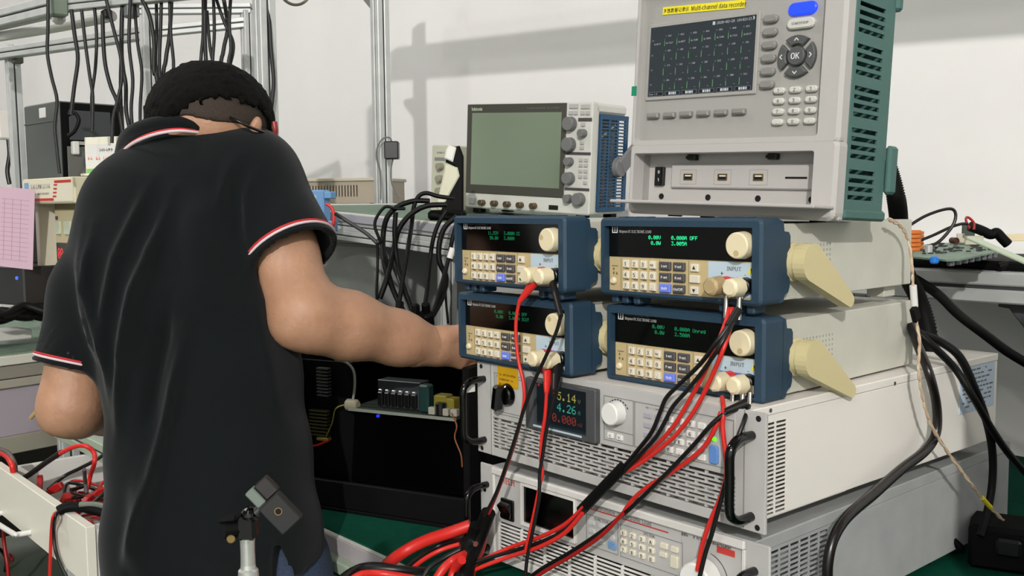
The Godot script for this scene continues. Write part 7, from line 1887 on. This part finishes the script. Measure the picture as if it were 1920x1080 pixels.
# ---------------------------------------------------------------- the person
class Field:
	var o: Vector3
	var h: float
	var nx: int
	var ny: int
	var nz: int
	var f := PackedFloat32Array()
	func _init(a: Vector3, b: Vector3, hh: float):
		o = a; h = hh
		nx = int(ceil((b.x - a.x) / hh)) + 1
		ny = int(ceil((b.y - a.y) / hh)) + 1
		nz = int(ceil((b.z - a.z) / hh)) + 1
		f.resize(nx * ny * nz)
		f.fill(0.2)
	func span(lo: float, hi: float, o0: float, n: int) -> Array:
		return [clampi(int(floor((lo - o0) / h)), 0, n - 1), clampi(int(ceil((hi - o0) / h)), 0, n - 1)]
	# smooth union with a tapered capsule, optionally cut by a plane first; sub: carve it out instead
	func cap(a: Vector3, b: Vector3, ra: float, rb: float, k := 0.03, cut_p := Vector3.ZERO, cut_n := Vector3.ZERO, sub := false):
		var m := maxf(ra, rb) + k + h * 2.5
		var sx := span(minf(a.x, b.x) - m, maxf(a.x, b.x) + m, o.x, nx)
		var sy := span(minf(a.y, b.y) - m, maxf(a.y, b.y) + m, o.y, ny)
		var sz := span(minf(a.z, b.z) - m, maxf(a.z, b.z) + m, o.z, nz)
		var ab := b - a
		var il := 1.0 / maxf(ab.length_squared(), 1e-9)
		var cut := cut_n != Vector3.ZERO
		for z in range(sz[0], sz[1] + 1):
			for y in range(sy[0], sy[1] + 1):
				var base := (z * ny + y) * nx
				for x in range(sx[0], sx[1] + 1):
					var p := Vector3(o.x + x * h, o.y + y * h, o.z + z * h)
					var t := clampf((p - a).dot(ab) * il, 0.0, 1.0)
					var d := p.distance_to(a + ab * t) - lerpf(ra, rb, t)
					if cut: d = maxf(d, (p - cut_p).dot(cut_n))
					var i := base + x
					var c := f[i]
					if sub:
						f[i] = maxf(c, -d)
					else:
						var e := maxf(k - absf(c - d), 0.0) / k
						f[i] = minf(c, d) - e * e * k * 0.25
	func ell(ce: Vector3, r: Vector3, R: Basis, k := 0.02):
		var m := maxf(r.x, maxf(r.y, r.z)) + k + h * 2.5
		var sx := span(ce.x - m, ce.x + m, o.x, nx)
		var sy := span(ce.y - m, ce.y + m, o.y, ny)
		var sz := span(ce.z - m, ce.z + m, o.z, nz)
		var RT := R.transposed()
		var mr := minf(r.x, minf(r.y, r.z))
		for z in range(sz[0], sz[1] + 1):
			for y in range(sy[0], sy[1] + 1):
				for x in range(sx[0], sx[1] + 1):
					var q := RT * (Vector3(o.x + x * h, o.y + y * h, o.z + z * h) - ce)
					var g := Vector3(q.x / r.x, q.y / r.y, q.z / r.z)
					var k0 := g.length()
					var k1 := Vector3(g.x / r.x, g.y / r.y, g.z / r.z).length()
					var d: float = k0 * (k0 - 1.0) / k1 if k1 > 1e-6 else -mr
					var i := (z * ny + y) * nx + x
					var c := f[i]
					var e := maxf(k - absf(c - d), 0.0) / k
					f[i] = minf(c, d) - e * e * k * 0.25
	# raise long folds on the side that faces +z
	func folds(lines: Array, zmid: float, blend := 0.05):
		for y in ny:
			for x in nx:
				var p := Vector2(o.x + x * h, o.y + y * h)
				var g := 0.0
				for l in lines:
					var pts: Array = l[0]
					var best := 1e9
					var along := 0.0
					for s in pts.size() - 1:
						var q := Geometry2D.get_closest_point_to_segment(p, pts[s], pts[s + 1])
						var dd := q.distance_to(p)
						if dd < best:
							best = dd
							along = (s + pts[s].distance_to(q) / maxf(pts[s].distance_to(pts[s + 1]), 1e-6)) / (pts.size() - 1)
					if best < l[1] * 3.0: g += l[2] * exp(-best * best / (l[1] * l[1])) * clampf(4.0 * along, 0.25, 1.0) * clampf(4.0 * (1.0 - along), 0.1, 1.0)
				if absf(g) < 1e-5: continue
				for z in nz:
					var w := clampf((o.z + z * h - zmid) / blend + 0.5, 0.0, 1.0)
					f[(z * ny + y) * nx + x] -= g * w
	func clip(fn: Callable):
		for z in nz:
			for y in ny:
				for x in nx:
					var i := (z * ny + y) * nx + x
					if f[i] < 0.05: f[i] = maxf(f[i], fn.call(Vector3(o.x + x * h, o.y + y * h, o.z + z * h)))
	func val(p: Vector3) -> float:
		var g := (p - o) / h
		var x := clampi(int(g.x), 0, nx - 2)
		var y := clampi(int(g.y), 0, ny - 2)
		var z := clampi(int(g.z), 0, nz - 2)
		var u := g.x - x
		var v := g.y - y
		var w := g.z - z
		var i := (z * ny + y) * nx + x
		var j := i + nx * ny
		return lerpf(lerpf(lerpf(f[i], f[i + 1], u), lerpf(f[i + nx], f[i + nx + 1], u), v), lerpf(lerpf(f[j], f[j + 1], u), lerpf(f[j + nx], f[j + nx + 1], u), v), w)
	func surface(mb: MB):
		var id := PackedInt32Array()
		id.resize(nx * ny * nz)
		id.fill(-1)
		var offs := PackedInt32Array([0, 1, nx, nx + 1, nx * ny, nx * ny + 1, nx * ny + nx, nx * ny + nx + 1])
		var cp := [Vector3(0, 0, 0), Vector3(1, 0, 0), Vector3(0, 1, 0), Vector3(1, 1, 0), Vector3(0, 0, 1), Vector3(1, 0, 1), Vector3(0, 1, 1), Vector3(1, 1, 1)]
		var ed := [[0, 1], [2, 3], [4, 5], [6, 7], [0, 2], [1, 3], [4, 6], [5, 7], [0, 4], [1, 5], [2, 6], [3, 7]]
		for z in nz - 1:
			for y in ny - 1:
				for x in nx - 1:
					var i := (z * ny + y) * nx + x
					var m := 0
					for q in 8:
						if f[i + offs[q]] < 0.0: m |= 1 << q
					if m == 0 or m == 255: continue
					var s := Vector3.ZERO
					var n := 0
					for e in ed:
						var a: int = e[0]
						var b: int = e[1]
						if ((m >> a) & 1) == ((m >> b) & 1): continue
						var fa := f[i + offs[a]]
						var fb := f[i + offs[b]]
						s += cp[a].lerp(cp[b], fa / (fa - fb))
						n += 1
					id[i] = mb.v.size()
					var p := o + (Vector3(x, y, z) + s / n) * h
					mb.v.append(p)
					var ee := h * 0.9
					mb.n.append(Vector3(val(p + Vector3(ee, 0, 0)) - val(p - Vector3(ee, 0, 0)), val(p + Vector3(0, ee, 0)) - val(p - Vector3(0, ee, 0)), val(p + Vector3(0, 0, ee)) - val(p - Vector3(0, 0, ee))).normalized())
		for z in range(1, nz - 1):
			for y in range(1, ny - 1):
				for x in range(1, nx - 1):
					var i := (z * ny + y) * nx + x
					var a := f[i] < 0.0
					if a != (f[i + 1] < 0.0): quad(mb, id[i], id[i - nx], id[i - nx - nx * ny], id[i - nx * ny], a)
					if a != (f[i + nx] < 0.0): quad(mb, id[i], id[i - nx * ny], id[i - 1 - nx * ny], id[i - 1], a)
					if a != (f[i + nx * ny] < 0.0): quad(mb, id[i], id[i - 1], id[i - 1 - nx], id[i - nx], a)
	func quad(mb: MB, a: int, b: int, c: int, d: int, flip: bool):
		if a < 0 or b < 0 or c < 0 or d < 0: return
		if flip:
			mb.tri(a, c, b); mb.tri(a, d, c)
		else:
			mb.tri(a, b, c); mb.tri(a, c, d)

func hoop(c: Vector3, n: Vector3, rx: float, ry: float, side: Vector3, r: float, m: Material, called: String, parent: Node) -> void:
	var u := (side - n * side.dot(n)).normalized()
	var w := n.cross(u)
	var p := []
	for i in 41: p.append(c + u * cos(TAU * i / 40.0) * rx + w * sin(TAU * i / 40.0) * ry)
	var b := MB.new()
	b.tube(p, r, 6, 1)
	put(called, b, m, parent)

func person() -> void:
	var t := thing("person", "person in a black polo shirt bending over the bench, seen from behind", "person", Transform3D(Vector3(0.6611, 0, -0.7503), Vector3(0, 1, 0), Vector3(0.7503, 0, 0.6611), Vector3(-1.3353, 0, -0.5957)))
	# joints
	var sr := Vector3(0.0471, 1.3238, -0.1133)
	var er := Vector3(0.138, 1.126, -0.0164)
	var wr := Vector3(0.3111, 1.0599, -0.1413)
	var sl := Vector3(-0.1774, 1.2284, -0.1254)
	var el := Vector3(-0.223, 0.991, -0.0553)
	var wl := Vector3(-0.1649, 0.9356, -0.2614)
	# skin: torso core, neck, arms, lower legs
	var skin := MB.new()
	var F := Field.new(Vector3(-0.34, 0.85, -0.42), Vector3(0.42, 1.46, 0.17), 0.009)
	F.cap(Vector3(-0.0107, 0.9558, -0.0523), Vector3(-0.0661, 1.2565, -0.0976), 0.08, 0.085, 0.04)
	F.cap(Vector3(-0.1626, 1.2492, -0.107), Vector3(0.0243, 1.316, -0.1126), 0.055, 0.055, 0.04)
	F.cap(Vector3(-0.0659, 1.2725, -0.099), Vector3(-0.047, 1.39, -0.1289), 0.060, 0.056, 0.03)
	F.cap(sr, sr.lerp(er, 0.55), 0.054, 0.050, 0.03)
	F.cap(sr.lerp(er, 0.55), er, 0.050, 0.0475, 0.02)
	F.cap(er, er.lerp(wr, 0.32), 0.0480, 0.0490, 0.02)
	F.cap(er.lerp(wr, 0.32), er.lerp(wr, 0.72), 0.0490, 0.0400, 0.02)
	F.cap(er.lerp(wr, 0.72), wr, 0.0400, 0.0315, 0.02)
	F.cap(er + Vector3(-0.012, -0.014, 0.016), er.lerp(wr, 0.10) + Vector3(0, -0.012, 0.012), 0.022, 0.028, 0.03)
	var ml := Vector3(-0.2142, 1.1125, -0.0956)
	F.cap(sl, ml, 0.050, 0.048, 0.03)
	F.cap(ml, el, 0.048, 0.043, 0.02)
	F.cap(Vector3(-0.237, 0.9723, -0.0386), Vector3(-0.2134, 0.9635, -0.063), 0.020, 0.024, 0.02)
	F.cap(el, el.lerp(wl, 0.4), 0.043, 0.041, 0.02)
	F.cap(el.lerp(wl, 0.4), wl, 0.041, 0.028, 0.02)
	F.surface(skin)
	# head: skull, face and jaw, nose, ears; turned away to the right and bowed
	var hc := Vector3(-0.0208, 1.4104, -0.1256)
	var fw := Vector3(0.52, -0.42, -0.74).normalized()
	var rt := fw.cross(Vector3.UP).normalized()
	var up := rt.cross(fw)
	var HB := Basis(rt, up, -fw)
	var G := Field.new(hc - Vector3(0.14, 0.16, 0.16), hc + Vector3(0.16, 0.12, 0.14), 0.0045)
	G.ell(hc, Vector3(0.0860, 0.0820, 0.0920), Basis.IDENTITY, 0.02)
	G.ell(hc + fw * 0.045 - up * 0.055, Vector3(0.058, 0.070, 0.060), HB, 0.03)
	G.ell(hc + fw * 0.060 - up * 0.100, Vector3(0.036, 0.026, 0.034), HB, 0.02)
	G.cap(hc + fw * 0.098 - up * 0.030, hc + fw * 0.116 - up * 0.062, 0.007, 0.011, 0.010)
	G.cap(hc + fw * 0.092 - up * 0.084 - rt * 0.018, hc + fw * 0.092 - up * 0.084 + rt * 0.018, 0.006, 0.006, 0.008)
	for s in [-1.0, 1.0]:
		G.ell(hc + fw * 0.088 - up * 0.018 + rt * s * 0.031, Vector3(0.014, 0.008, 0.008), HB, 0.006)
	G.cap(Vector3(-0.0603, 1.3652, -0.1168), Vector3(-0.0412, 1.3981, -0.1296), 0.056, 0.058, 0.03)
	# right ear
	var ear := Vector3(0.0618, 1.3982, -0.0714)
	G.ell(ear, Vector3(0.0085, 0.0165, 0.0085), Basis(Vector3(0, 0, 1), -0.22), 0.006)
	G.cap(ear + Vector3(0.0045, 0.002, 0.0075), ear + Vector3(0.004, -0.006, 0.0075), 0.0036, 0.0036, 0.002, Vector3.ZERO, Vector3.ZERO, true)
	G.ell(hc - rt * 0.082 - up * 0.01, Vector3(0.008, 0.017, 0.010), HB, 0.006)
	G.surface(skin)
	# hands
	hand(skin, wr, [Vector3(0.3518, 1.0796, -0.1681), Vector3(0.357, 1.0642, -0.1618), Vector3(0.3568, 1.0473, -0.1603), Vector3(0.3513, 1.0305, -0.1639)], Vector3(0.3283, 1.0771, -0.1377), Vector3(0.75, -0.10, -0.55), Vector3(-0.1, -0.75, -0.55))
	hand(skin, wl, [wl + Vector3(0.062, 0.026, -0.045), wl + Vector3(0.068, 0.008, -0.048), wl + Vector3(0.066, -0.012, -0.046), wl + Vector3(0.058, -0.030, -0.040)], wl + Vector3(0.020, 0.030, -0.02), Vector3(0.75, -0.05, -0.5), Vector3(0.1, -0.8, -0.4))
	put("body", skin, M.skin, t)
	# hair: a black cap over a short dark brown fade
	var hair := MB.new()
	var K := Field.new(hc - Vector3(0.13, 0.10, 0.13), hc + Vector3(0.13, 0.12, 0.13), 0.0045)
	K.ell(hc + Vector3(0, 0.002, 0), Vector3(0.0955, 0.0900, 0.0990), Basis.IDENTITY, 0.01)
	var xs := [-0.0981,-0.0514,-0.0281,0.0030,0.0341,0.0652,0.0846,0.1041]
	var ys := [1.3963,1.4087,1.4241,1.4381,1.4381,1.4272,1.3792,1.3653]
	var yf := [1.3963,1.4071,1.4118,1.4048,1.4025,1.3963,1.3746,1.3614]
	var nz := FastNoiseLite.new()
	nz.seed = 12
	nz.frequency = 110.0
	var line := func(p: Vector3, yy: Array) -> float:
		var r: float = yy[-1]
		for i in xs.size() - 1:
			if p.x >= xs[i] and p.x < xs[i + 1]:
				r = lerpf(yy[i], yy[i + 1], (p.x - xs[i]) / (xs[i + 1] - xs[i]))
		if p.x < xs[0]: r = yy[0]
		return r
	K.clip(func(p: Vector3) -> float:
		var fr: float = clampf((p.z - hc.z) / 0.03 + 0.3, 0.0, 1.0)
		var yb: float = lerpf(hc.y - 0.035, line.call(p, ys), fr)
		return (yb - p.y + nz.get_noise_3d(p.x * 1.3, p.y * 0.5, p.z * 1.3) * 0.014) * 0.7)
	for i in K.f.size():
		if absf(K.f[i]) < 0.02:
			var x := i % K.nx
			var y := (i / K.nx) % K.ny
			var z := i / (K.nx * K.ny)
			K.f[i] += nz.get_noise_3d(K.o.x + x * K.h, K.o.y + y * K.h, K.o.z + z * K.h) * 0.0055
	K.surface(hair)
	put("hair", hair, M.hair, t)
	var fade := MB.new()
	K = Field.new(hc - Vector3(0.13, 0.10, 0.13), hc + Vector3(0.13, 0.12, 0.13), 0.0045)
	K.ell(hc + Vector3(0, 0.001, 0), Vector3(0.0895, 0.0855, 0.0950), Basis.IDENTITY, 0.01)
	K.clip(func(p: Vector3) -> float:
		var fr: float = clampf((p.z - hc.z) / 0.03 + 0.3, 0.0, 1.0)
		var yb: float = lerpf(hc.y - 0.035, line.call(p, yf), fr)
		return maxf(yb - p.y, p.y - hc.y - 0.06) * 0.7)
	K.surface(fade)
	put("short_hair", fade, speckle(mat(Color.WHITE, 0.8), Color(0.09, 0.07, 0.055), Color(0.27, 0.20, 0.145), 0.2, 6.0, 51), t)
	# glasses
	var gl := MB.new()
	gl.tube([Vector3(0.032, 1.4094, -0.0452), Vector3(0.0446, 1.4041, -0.0377), Vector3(0.0595, 1.3961, -0.0441), Vector3(0.0701, 1.3917, -0.0688), Vector3(0.072, 1.3906, -0.1189)], 0.0022, 8, 3)
	gl.tube([Vector3(0.0754, 1.4067, -0.1202), Vector3(0.0761, 1.3938, -0.1192), Vector3(0.0711, 1.3815, -0.1282)], 0.0058, 8, 3)
	var glo := put("glasses", gl, M.black, t)
	gl = MB.new()
	gl.tube([Vector3(0.0775, 1.4089, -0.1184), Vector3(0.079, 1.3952, -0.1173), Vector3(0.0739, 1.3796, -0.123)], 0.0048, 8, 3)
	put("red_frame", gl, mat(Color(0.55, 0.14, 0.12), 0.4), glo)
	# polo shirt
	var shirt := MB.new()
	var S := Field.new(Vector3(-0.35, 0.7105, -0.19), Vector3(0.24, 1.47, 0.20), 0.0062)
	var lft := [Vector3(-0.0649, 0.7111, -0.0117),Vector3(-0.0609, 0.8047, -0.0196),Vector3(-0.0584, 0.9192, -0.0392),Vector3(-0.0686, 1.0354, -0.059),Vector3(-0.0964, 1.138, -0.0726),Vector3(-0.1119, 1.2093, -0.0836),Vector3(-0.1179, 1.2771, -0.0943)]
	var rgt := [Vector3(0.0588, 0.7099, -0.0116),Vector3(0.0487, 0.8036, -0.0195),Vector3(0.033, 0.9183, -0.0391),Vector3(0.0185, 1.0354, -0.054),Vector3(-0.0025, 1.1376, -0.0676),Vector3(-0.0095, 1.2243, -0.0849),Vector3(0.0082, 1.3022, -0.0964)]
	var rr := [0.100, 0.098, 0.097, 0.097, 0.098, 0.098, 0.086]
	for i in 6:
		S.cap(lft[i], lft[i + 1], rr[i], rr[i + 1], 0.03)
		S.cap(rgt[i], rgt[i + 1], rr[i], rr[i + 1], 0.03)
	S.cap(Vector3(-0.118, 1.2611, -0.093), Vector3(0.0204, 1.3117, -0.0972), 0.080, 0.080, 0.04)
	S.cap(Vector3(-0.0086, 1.3261, -0.0884), Vector3(0.0432, 1.3244, -0.1033), 0.066, 0.064, 0.03)
	S.cap(Vector3(-0.0737, 1.2967, -0.101), Vector3(-0.0605, 1.3386, -0.1145), 0.090, 0.078, 0.04)
	var hr := Vector3(0.1175, 1.2045, -0.0431)
	var ar := Vector3(0.0418, 1.3181, -0.1078)
	var hl := Vector3(-0.216, 1.0423, -0.0646)
	var al := Vector3(-0.191, 1.1535, -0.089)
	var dr := (hr - ar).normalized()
	var dl := (hl - al).normalized()
	S.cap(ar, hr + dr * 0.03, 0.074, 0.070, 0.03, hr, dr)
	S.cap(Vector3(-0.1466, 1.2345, -0.1058), al, 0.060, 0.062, 0.03)
	S.cap(al, hl + dl * 0.03, 0.062, 0.060, 0.03, hl, dl)
	S.cap(hr - dr * 0.05, hr + dr * 0.12, 0.060, 0.064, 0.001, Vector3.ZERO, Vector3.ZERO, true)
	S.cap(hl - dl * 0.05, hl + dl * 0.12, 0.053, 0.055, 0.001, Vector3.ZERO, Vector3.ZERO, true)
	S.folds([
		[[Vector2(-0.0692, 1.3257),Vector2(-0.0870, 1.2773),Vector2(-0.1131, 1.2140),Vector2(-0.1311, 1.1394),Vector2(-0.1386, 1.0646)], 0.0075, 0.0170],
		[[Vector2(-0.0377, 1.3101),Vector2(-0.0576, 1.2440),Vector2(-0.0835, 1.1668),Vector2(-0.1012, 1.0969),Vector2(-0.1115, 1.0233),Vector2(-0.1182, 0.9497)], 0.008, 0.0216],
		[[Vector2(-0.0741, 1.2220),Vector2(-0.0836, 1.1557),Vector2(-0.0932, 1.0821),Vector2(-0.0905, 1.0526)], 0.016, 0.0170],
		[[Vector2(-0.0125, 1.1267),Vector2(-0.0264, 1.0610),Vector2(-0.0433, 0.9807),Vector2(-0.0587, 0.9149),Vector2(-0.0799, 0.8493),Vector2(-0.1026, 0.7800)], 0.0075, 0.0205],
		[[Vector2(-0.0695, 0.9297),Vector2(-0.0796, 0.8786),Vector2(-0.0801, 0.8273),Vector2(-0.0791, 0.7761)], 0.014, 0.0160],
		[[Vector2(-0.1712, 1.2594),Vector2(-0.1748, 1.1996),Vector2(-0.1708, 1.1472),Vector2(-0.1564, 1.0872),Vector2(-0.1507, 1.0573)], 0.0075, 0.0160],
		[[Vector2(-0.1502, 1.2630),Vector2(-0.1581, 1.2144),Vector2(-0.1608, 1.1696),Vector2(-0.1471, 1.1171),Vector2(-0.1319, 1.0571),Vector2(-0.1258, 0.9897)], 0.0075, 0.0182],
		[[Vector2(0.0539, 1.3791),Vector2(0.0430, 1.3476),Vector2(0.0321, 1.3138),Vector2(0.0287, 1.2724)], 0.0075, 0.0137],
		[[Vector2(0.0765, 1.3713),Vector2(0.0580, 1.3399),Vector2(0.0486, 1.3023),Vector2(0.0496, 1.2496),Vector2(0.0597, 1.1967)], 0.008, -0.0194],
		[[Vector2(0.0900, 1.3659),Vector2(0.0716, 1.3322),Vector2(0.0606, 1.2946),Vector2(0.0647, 1.2419)], 0.008, 0.0148],
		[[Vector2(0.0709, 1.1830),Vector2(0.0865, 1.1086),Vector2(0.1007, 1.0342),Vector2(0.1208, 0.9523)], 0.014, 0.0125],
		[[Vector2(0.0055, 1.3241),Vector2(-0.0002, 1.2583),Vector2(0.0042, 1.1851),Vector2(0.0132, 1.1265)], 0.028, 0.0114],
		[[Vector2(-0.0379, 1.1562),Vector2(-0.0573, 1.0540),Vector2(-0.0744, 0.9590)], 0.009, -0.0160]], 0.0)
	var sA := Vector3(0.1035, 0.827, 0.0689)
	var hem := 0.7407
	var hem2 := 0.7774
	var hx := 0.0943
	var hx2 := 0.1599
	var sx0 := 0.1001
	var sx1 := 0.1236
	var sy0 := 0.7744
	S.clip(func(p: Vector3) -> float:
		var hy: float = lerpf(hem, hem2, clampf((p.x - hx) / (hx2 - hx), 0.0, 1.0))
		var d: float = hy - p.y
		if p.z > 0.0 and p.y < sA.y:
			var w: float = (sA.y - p.y) / (sA.y - sy0)
			var a: float = lerpf(sA.x, sx0, w)
			var b: float = lerpf(sA.x, sx1, w)
			d = maxf(d, minf(p.x - a, b - p.x))
		return d)
	S.surface(shirt)
	var sh := put("polo_shirt", shirt, M.shirt, t)
	# striped trims on the sleeves and the collar
	var white := mat(Color(0.82, 0.74, 0.76), 0.7)
	var rd := mat(Color(0.70, 0.12, 0.14), 0.7)
	var side := Vector3(1, 0.2, 0)
	hoop(hr - dr * 0.004, dr, 0.0690, 0.0690, side, 0.0030, M.shirt, "sleeve_hem", sh)
	hoop(hr - dr * 0.0105, dr, 0.0718, 0.0718, side, 0.0022, white, "white_stripe", sh)
	hoop(hr - dr * 0.0142, dr, 0.0719, 0.0719, side, 0.0020, rd, "red_stripe", sh)
	hoop(hl - dl * 0.004, dl, 0.0595, 0.0595, side, 0.0030, M.shirt, "sleeve_hem", sh)
	hoop(hl - dl * 0.0100, dl, 0.0615, 0.0615, side, 0.0020, white, "white_stripe", sh)
	hoop(hl - dl * 0.0134, dl, 0.0617, 0.0617, side, 0.0018, rd, "red_stripe", sh)
	var co := [Vector3(-0.1635, 1.367, -0.147),Vector3(-0.1429, 1.3839, -0.1083),Vector3(-0.115, 1.3946, -0.0741),Vector3(-0.0792, 1.4017, -0.0496),Vector3(-0.0487, 1.4036, -0.0397),Vector3(-0.025, 1.4003, -0.0394),Vector3(-0.0082, 1.3925, -0.0488),Vector3(-0.0019, 1.3845, -0.0782)]
	var cb := MB.new()
	cb.tube(co, 0.0135, 12, 6, 0.007)
	var cc := [Vector3(-0.1412, 1.3684, -0.117),Vector3(-0.116, 1.3823, -0.0881),Vector3(-0.0831, 1.3905, -0.0637),Vector3(-0.0557, 1.3922, -0.0588),Vector3(-0.0333, 1.3896, -0.0686),Vector3(-0.0192, 1.3846, -0.0883)]
	cb.tube(cc, 0.0155, 12, 6, 0.0135)
	var cl := put("collar", cb, M.shirt, sh)
	var st1 := [Vector3(-0.1549, 1.3501, -0.1004),Vector3(-0.1365, 1.362, -0.0713),Vector3(-0.1134, 1.3727, -0.0472),Vector3(-0.0866, 1.3813, -0.0298),Vector3(-0.0612, 1.3873, -0.0233),Vector3(-0.0361, 1.3901, -0.0235),Vector3(-0.0189, 1.3892, -0.0335),Vector3(-0.0083, 1.3879, -0.0484)]
	var st2 := [Vector3(-0.1532, 1.3533, -0.1007),Vector3(-0.1349, 1.3651, -0.0716),Vector3(-0.1126, 1.375, -0.0473),Vector3(-0.0866, 1.3839, -0.03),Vector3(-0.0612, 1.39, -0.0235),Vector3(-0.0361, 1.3924, -0.0237),Vector3(-0.0189, 1.3911, -0.0336),Vector3(-0.0083, 1.3894, -0.0486)]
	cb = MB.new()
	cb.tube(st1, 0.0026, 8, 6)
	put("white_stripe", cb, white, cl)
	cb = MB.new()
	cb.tube(st2, 0.0020, 8, 6)
	put("red_stripe", cb, rd, cl)
	# jeans and shoes
	var jn := MB.new()
	var J := Field.new(Vector3(-0.26, 0.03, -0.22), Vector3(0.26, 0.86, 0.20), 0.013)
	var hy := 0.7573
	J.cap(Vector3(-0.05, hy, -0.035), Vector3(0.070, hy, -0.035), 0.084, 0.088, 0.03)
	J.cap(Vector3(-0.070, hy - 0.05, -0.035), Vector3(-0.085, 0.45, -0.02), 0.080, 0.066, 0.03)
	J.cap(Vector3(-0.085, 0.45, -0.01), Vector3(-0.085, 0.09, 0.02), 0.066, 0.058, 0.03)
	J.cap(Vector3(0.080, hy - 0.05, -0.035), Vector3(0.095, 0.45, -0.02), 0.083, 0.066, 0.03)
	J.cap(Vector3(0.095, 0.45, -0.01), Vector3(0.095, 0.09, 0.02), 0.066, 0.058, 0.03)
	J.surface(jn)
	put("jeans", jn, M.jeans, t)
	for x in [-0.085, 0.095]:
		var sb := MB.new()
		var Z := Field.new(Vector3(x - 0.08, -0.01, -0.22), Vector3(x + 0.08, 0.13, 0.13), 0.009)
		Z.cap(Vector3(x, 0.045, 0.05), Vector3(x, 0.040, -0.14), 0.045, 0.038, 0.02)
		Z.cap(Vector3(x, 0.06, 0.04), Vector3(x, 0.09, 0.03), 0.045, 0.045, 0.02)
		Z.clip(func(p: Vector3) -> float: return -p.y)
		Z.surface(sb)
		put("shoe", sb, M.black_soft, t)

# palm of four metacarpals, four curled fingers and a thumb from the side of the palm
func hand(mb: MB, w: Vector3, kn: Array, thumb0: Vector3, dir: Vector3, curl: Vector3) -> void:
	var lo: Vector3 = w
	var hi: Vector3 = w
	for k in kn:
		lo = lo.min(k)
		hi = hi.max(k)
	lo = lo.min(thumb0) - Vector3(0.10, 0.10, 0.10)
	hi = hi.max(thumb0) + Vector3(0.10, 0.07, 0.06)
	var F := Field.new(lo, hi, 0.0045)
	var d := dir.normalized()
	var c := curl.normalized()
	F.cap(w - d * 0.035, w, 0.0325, 0.0300, 0.01)
	for i in 4:
		F.cap(w.lerp(kn[i], 0.1), kn[i], 0.021 if i < 3 else 0.018, 0.0125 if i < 3 else 0.011, 0.016)
		var L: float = [0.042, 0.046, 0.043, 0.034][i]
		var r: float = [0.0095, 0.0098, 0.0093, 0.0082][i]
		var a: Vector3 = kn[i] + (d * 0.9 + c * 0.25).normalized() * L
		var b: Vector3 = a + (d * 0.55 + c * 0.8).normalized() * L * 0.62
		var e: Vector3 = b + (d * 0.1 + c).normalized() * L * 0.5
		F.cap(kn[i], a, r * 1.08, r, 0.004)
		F.cap(a, b, r, r * 0.93, 0.003)
		F.cap(b, e, r * 0.93, r * 0.8, 0.003)
	var ta := thumb0 + (d * 0.7 - c * 0.25).normalized() * 0.038
	var tb := ta + (d * 0.85 + c * 0.1).normalized() * 0.028
	F.cap(w.lerp(thumb0, 0.4), thumb0, 0.017, 0.0135, 0.014)
	F.cap(thumb0, ta, 0.0135, 0.0108, 0.008)
	F.cap(ta, tb, 0.0108, 0.0090, 0.003)
	F.surface(mb)
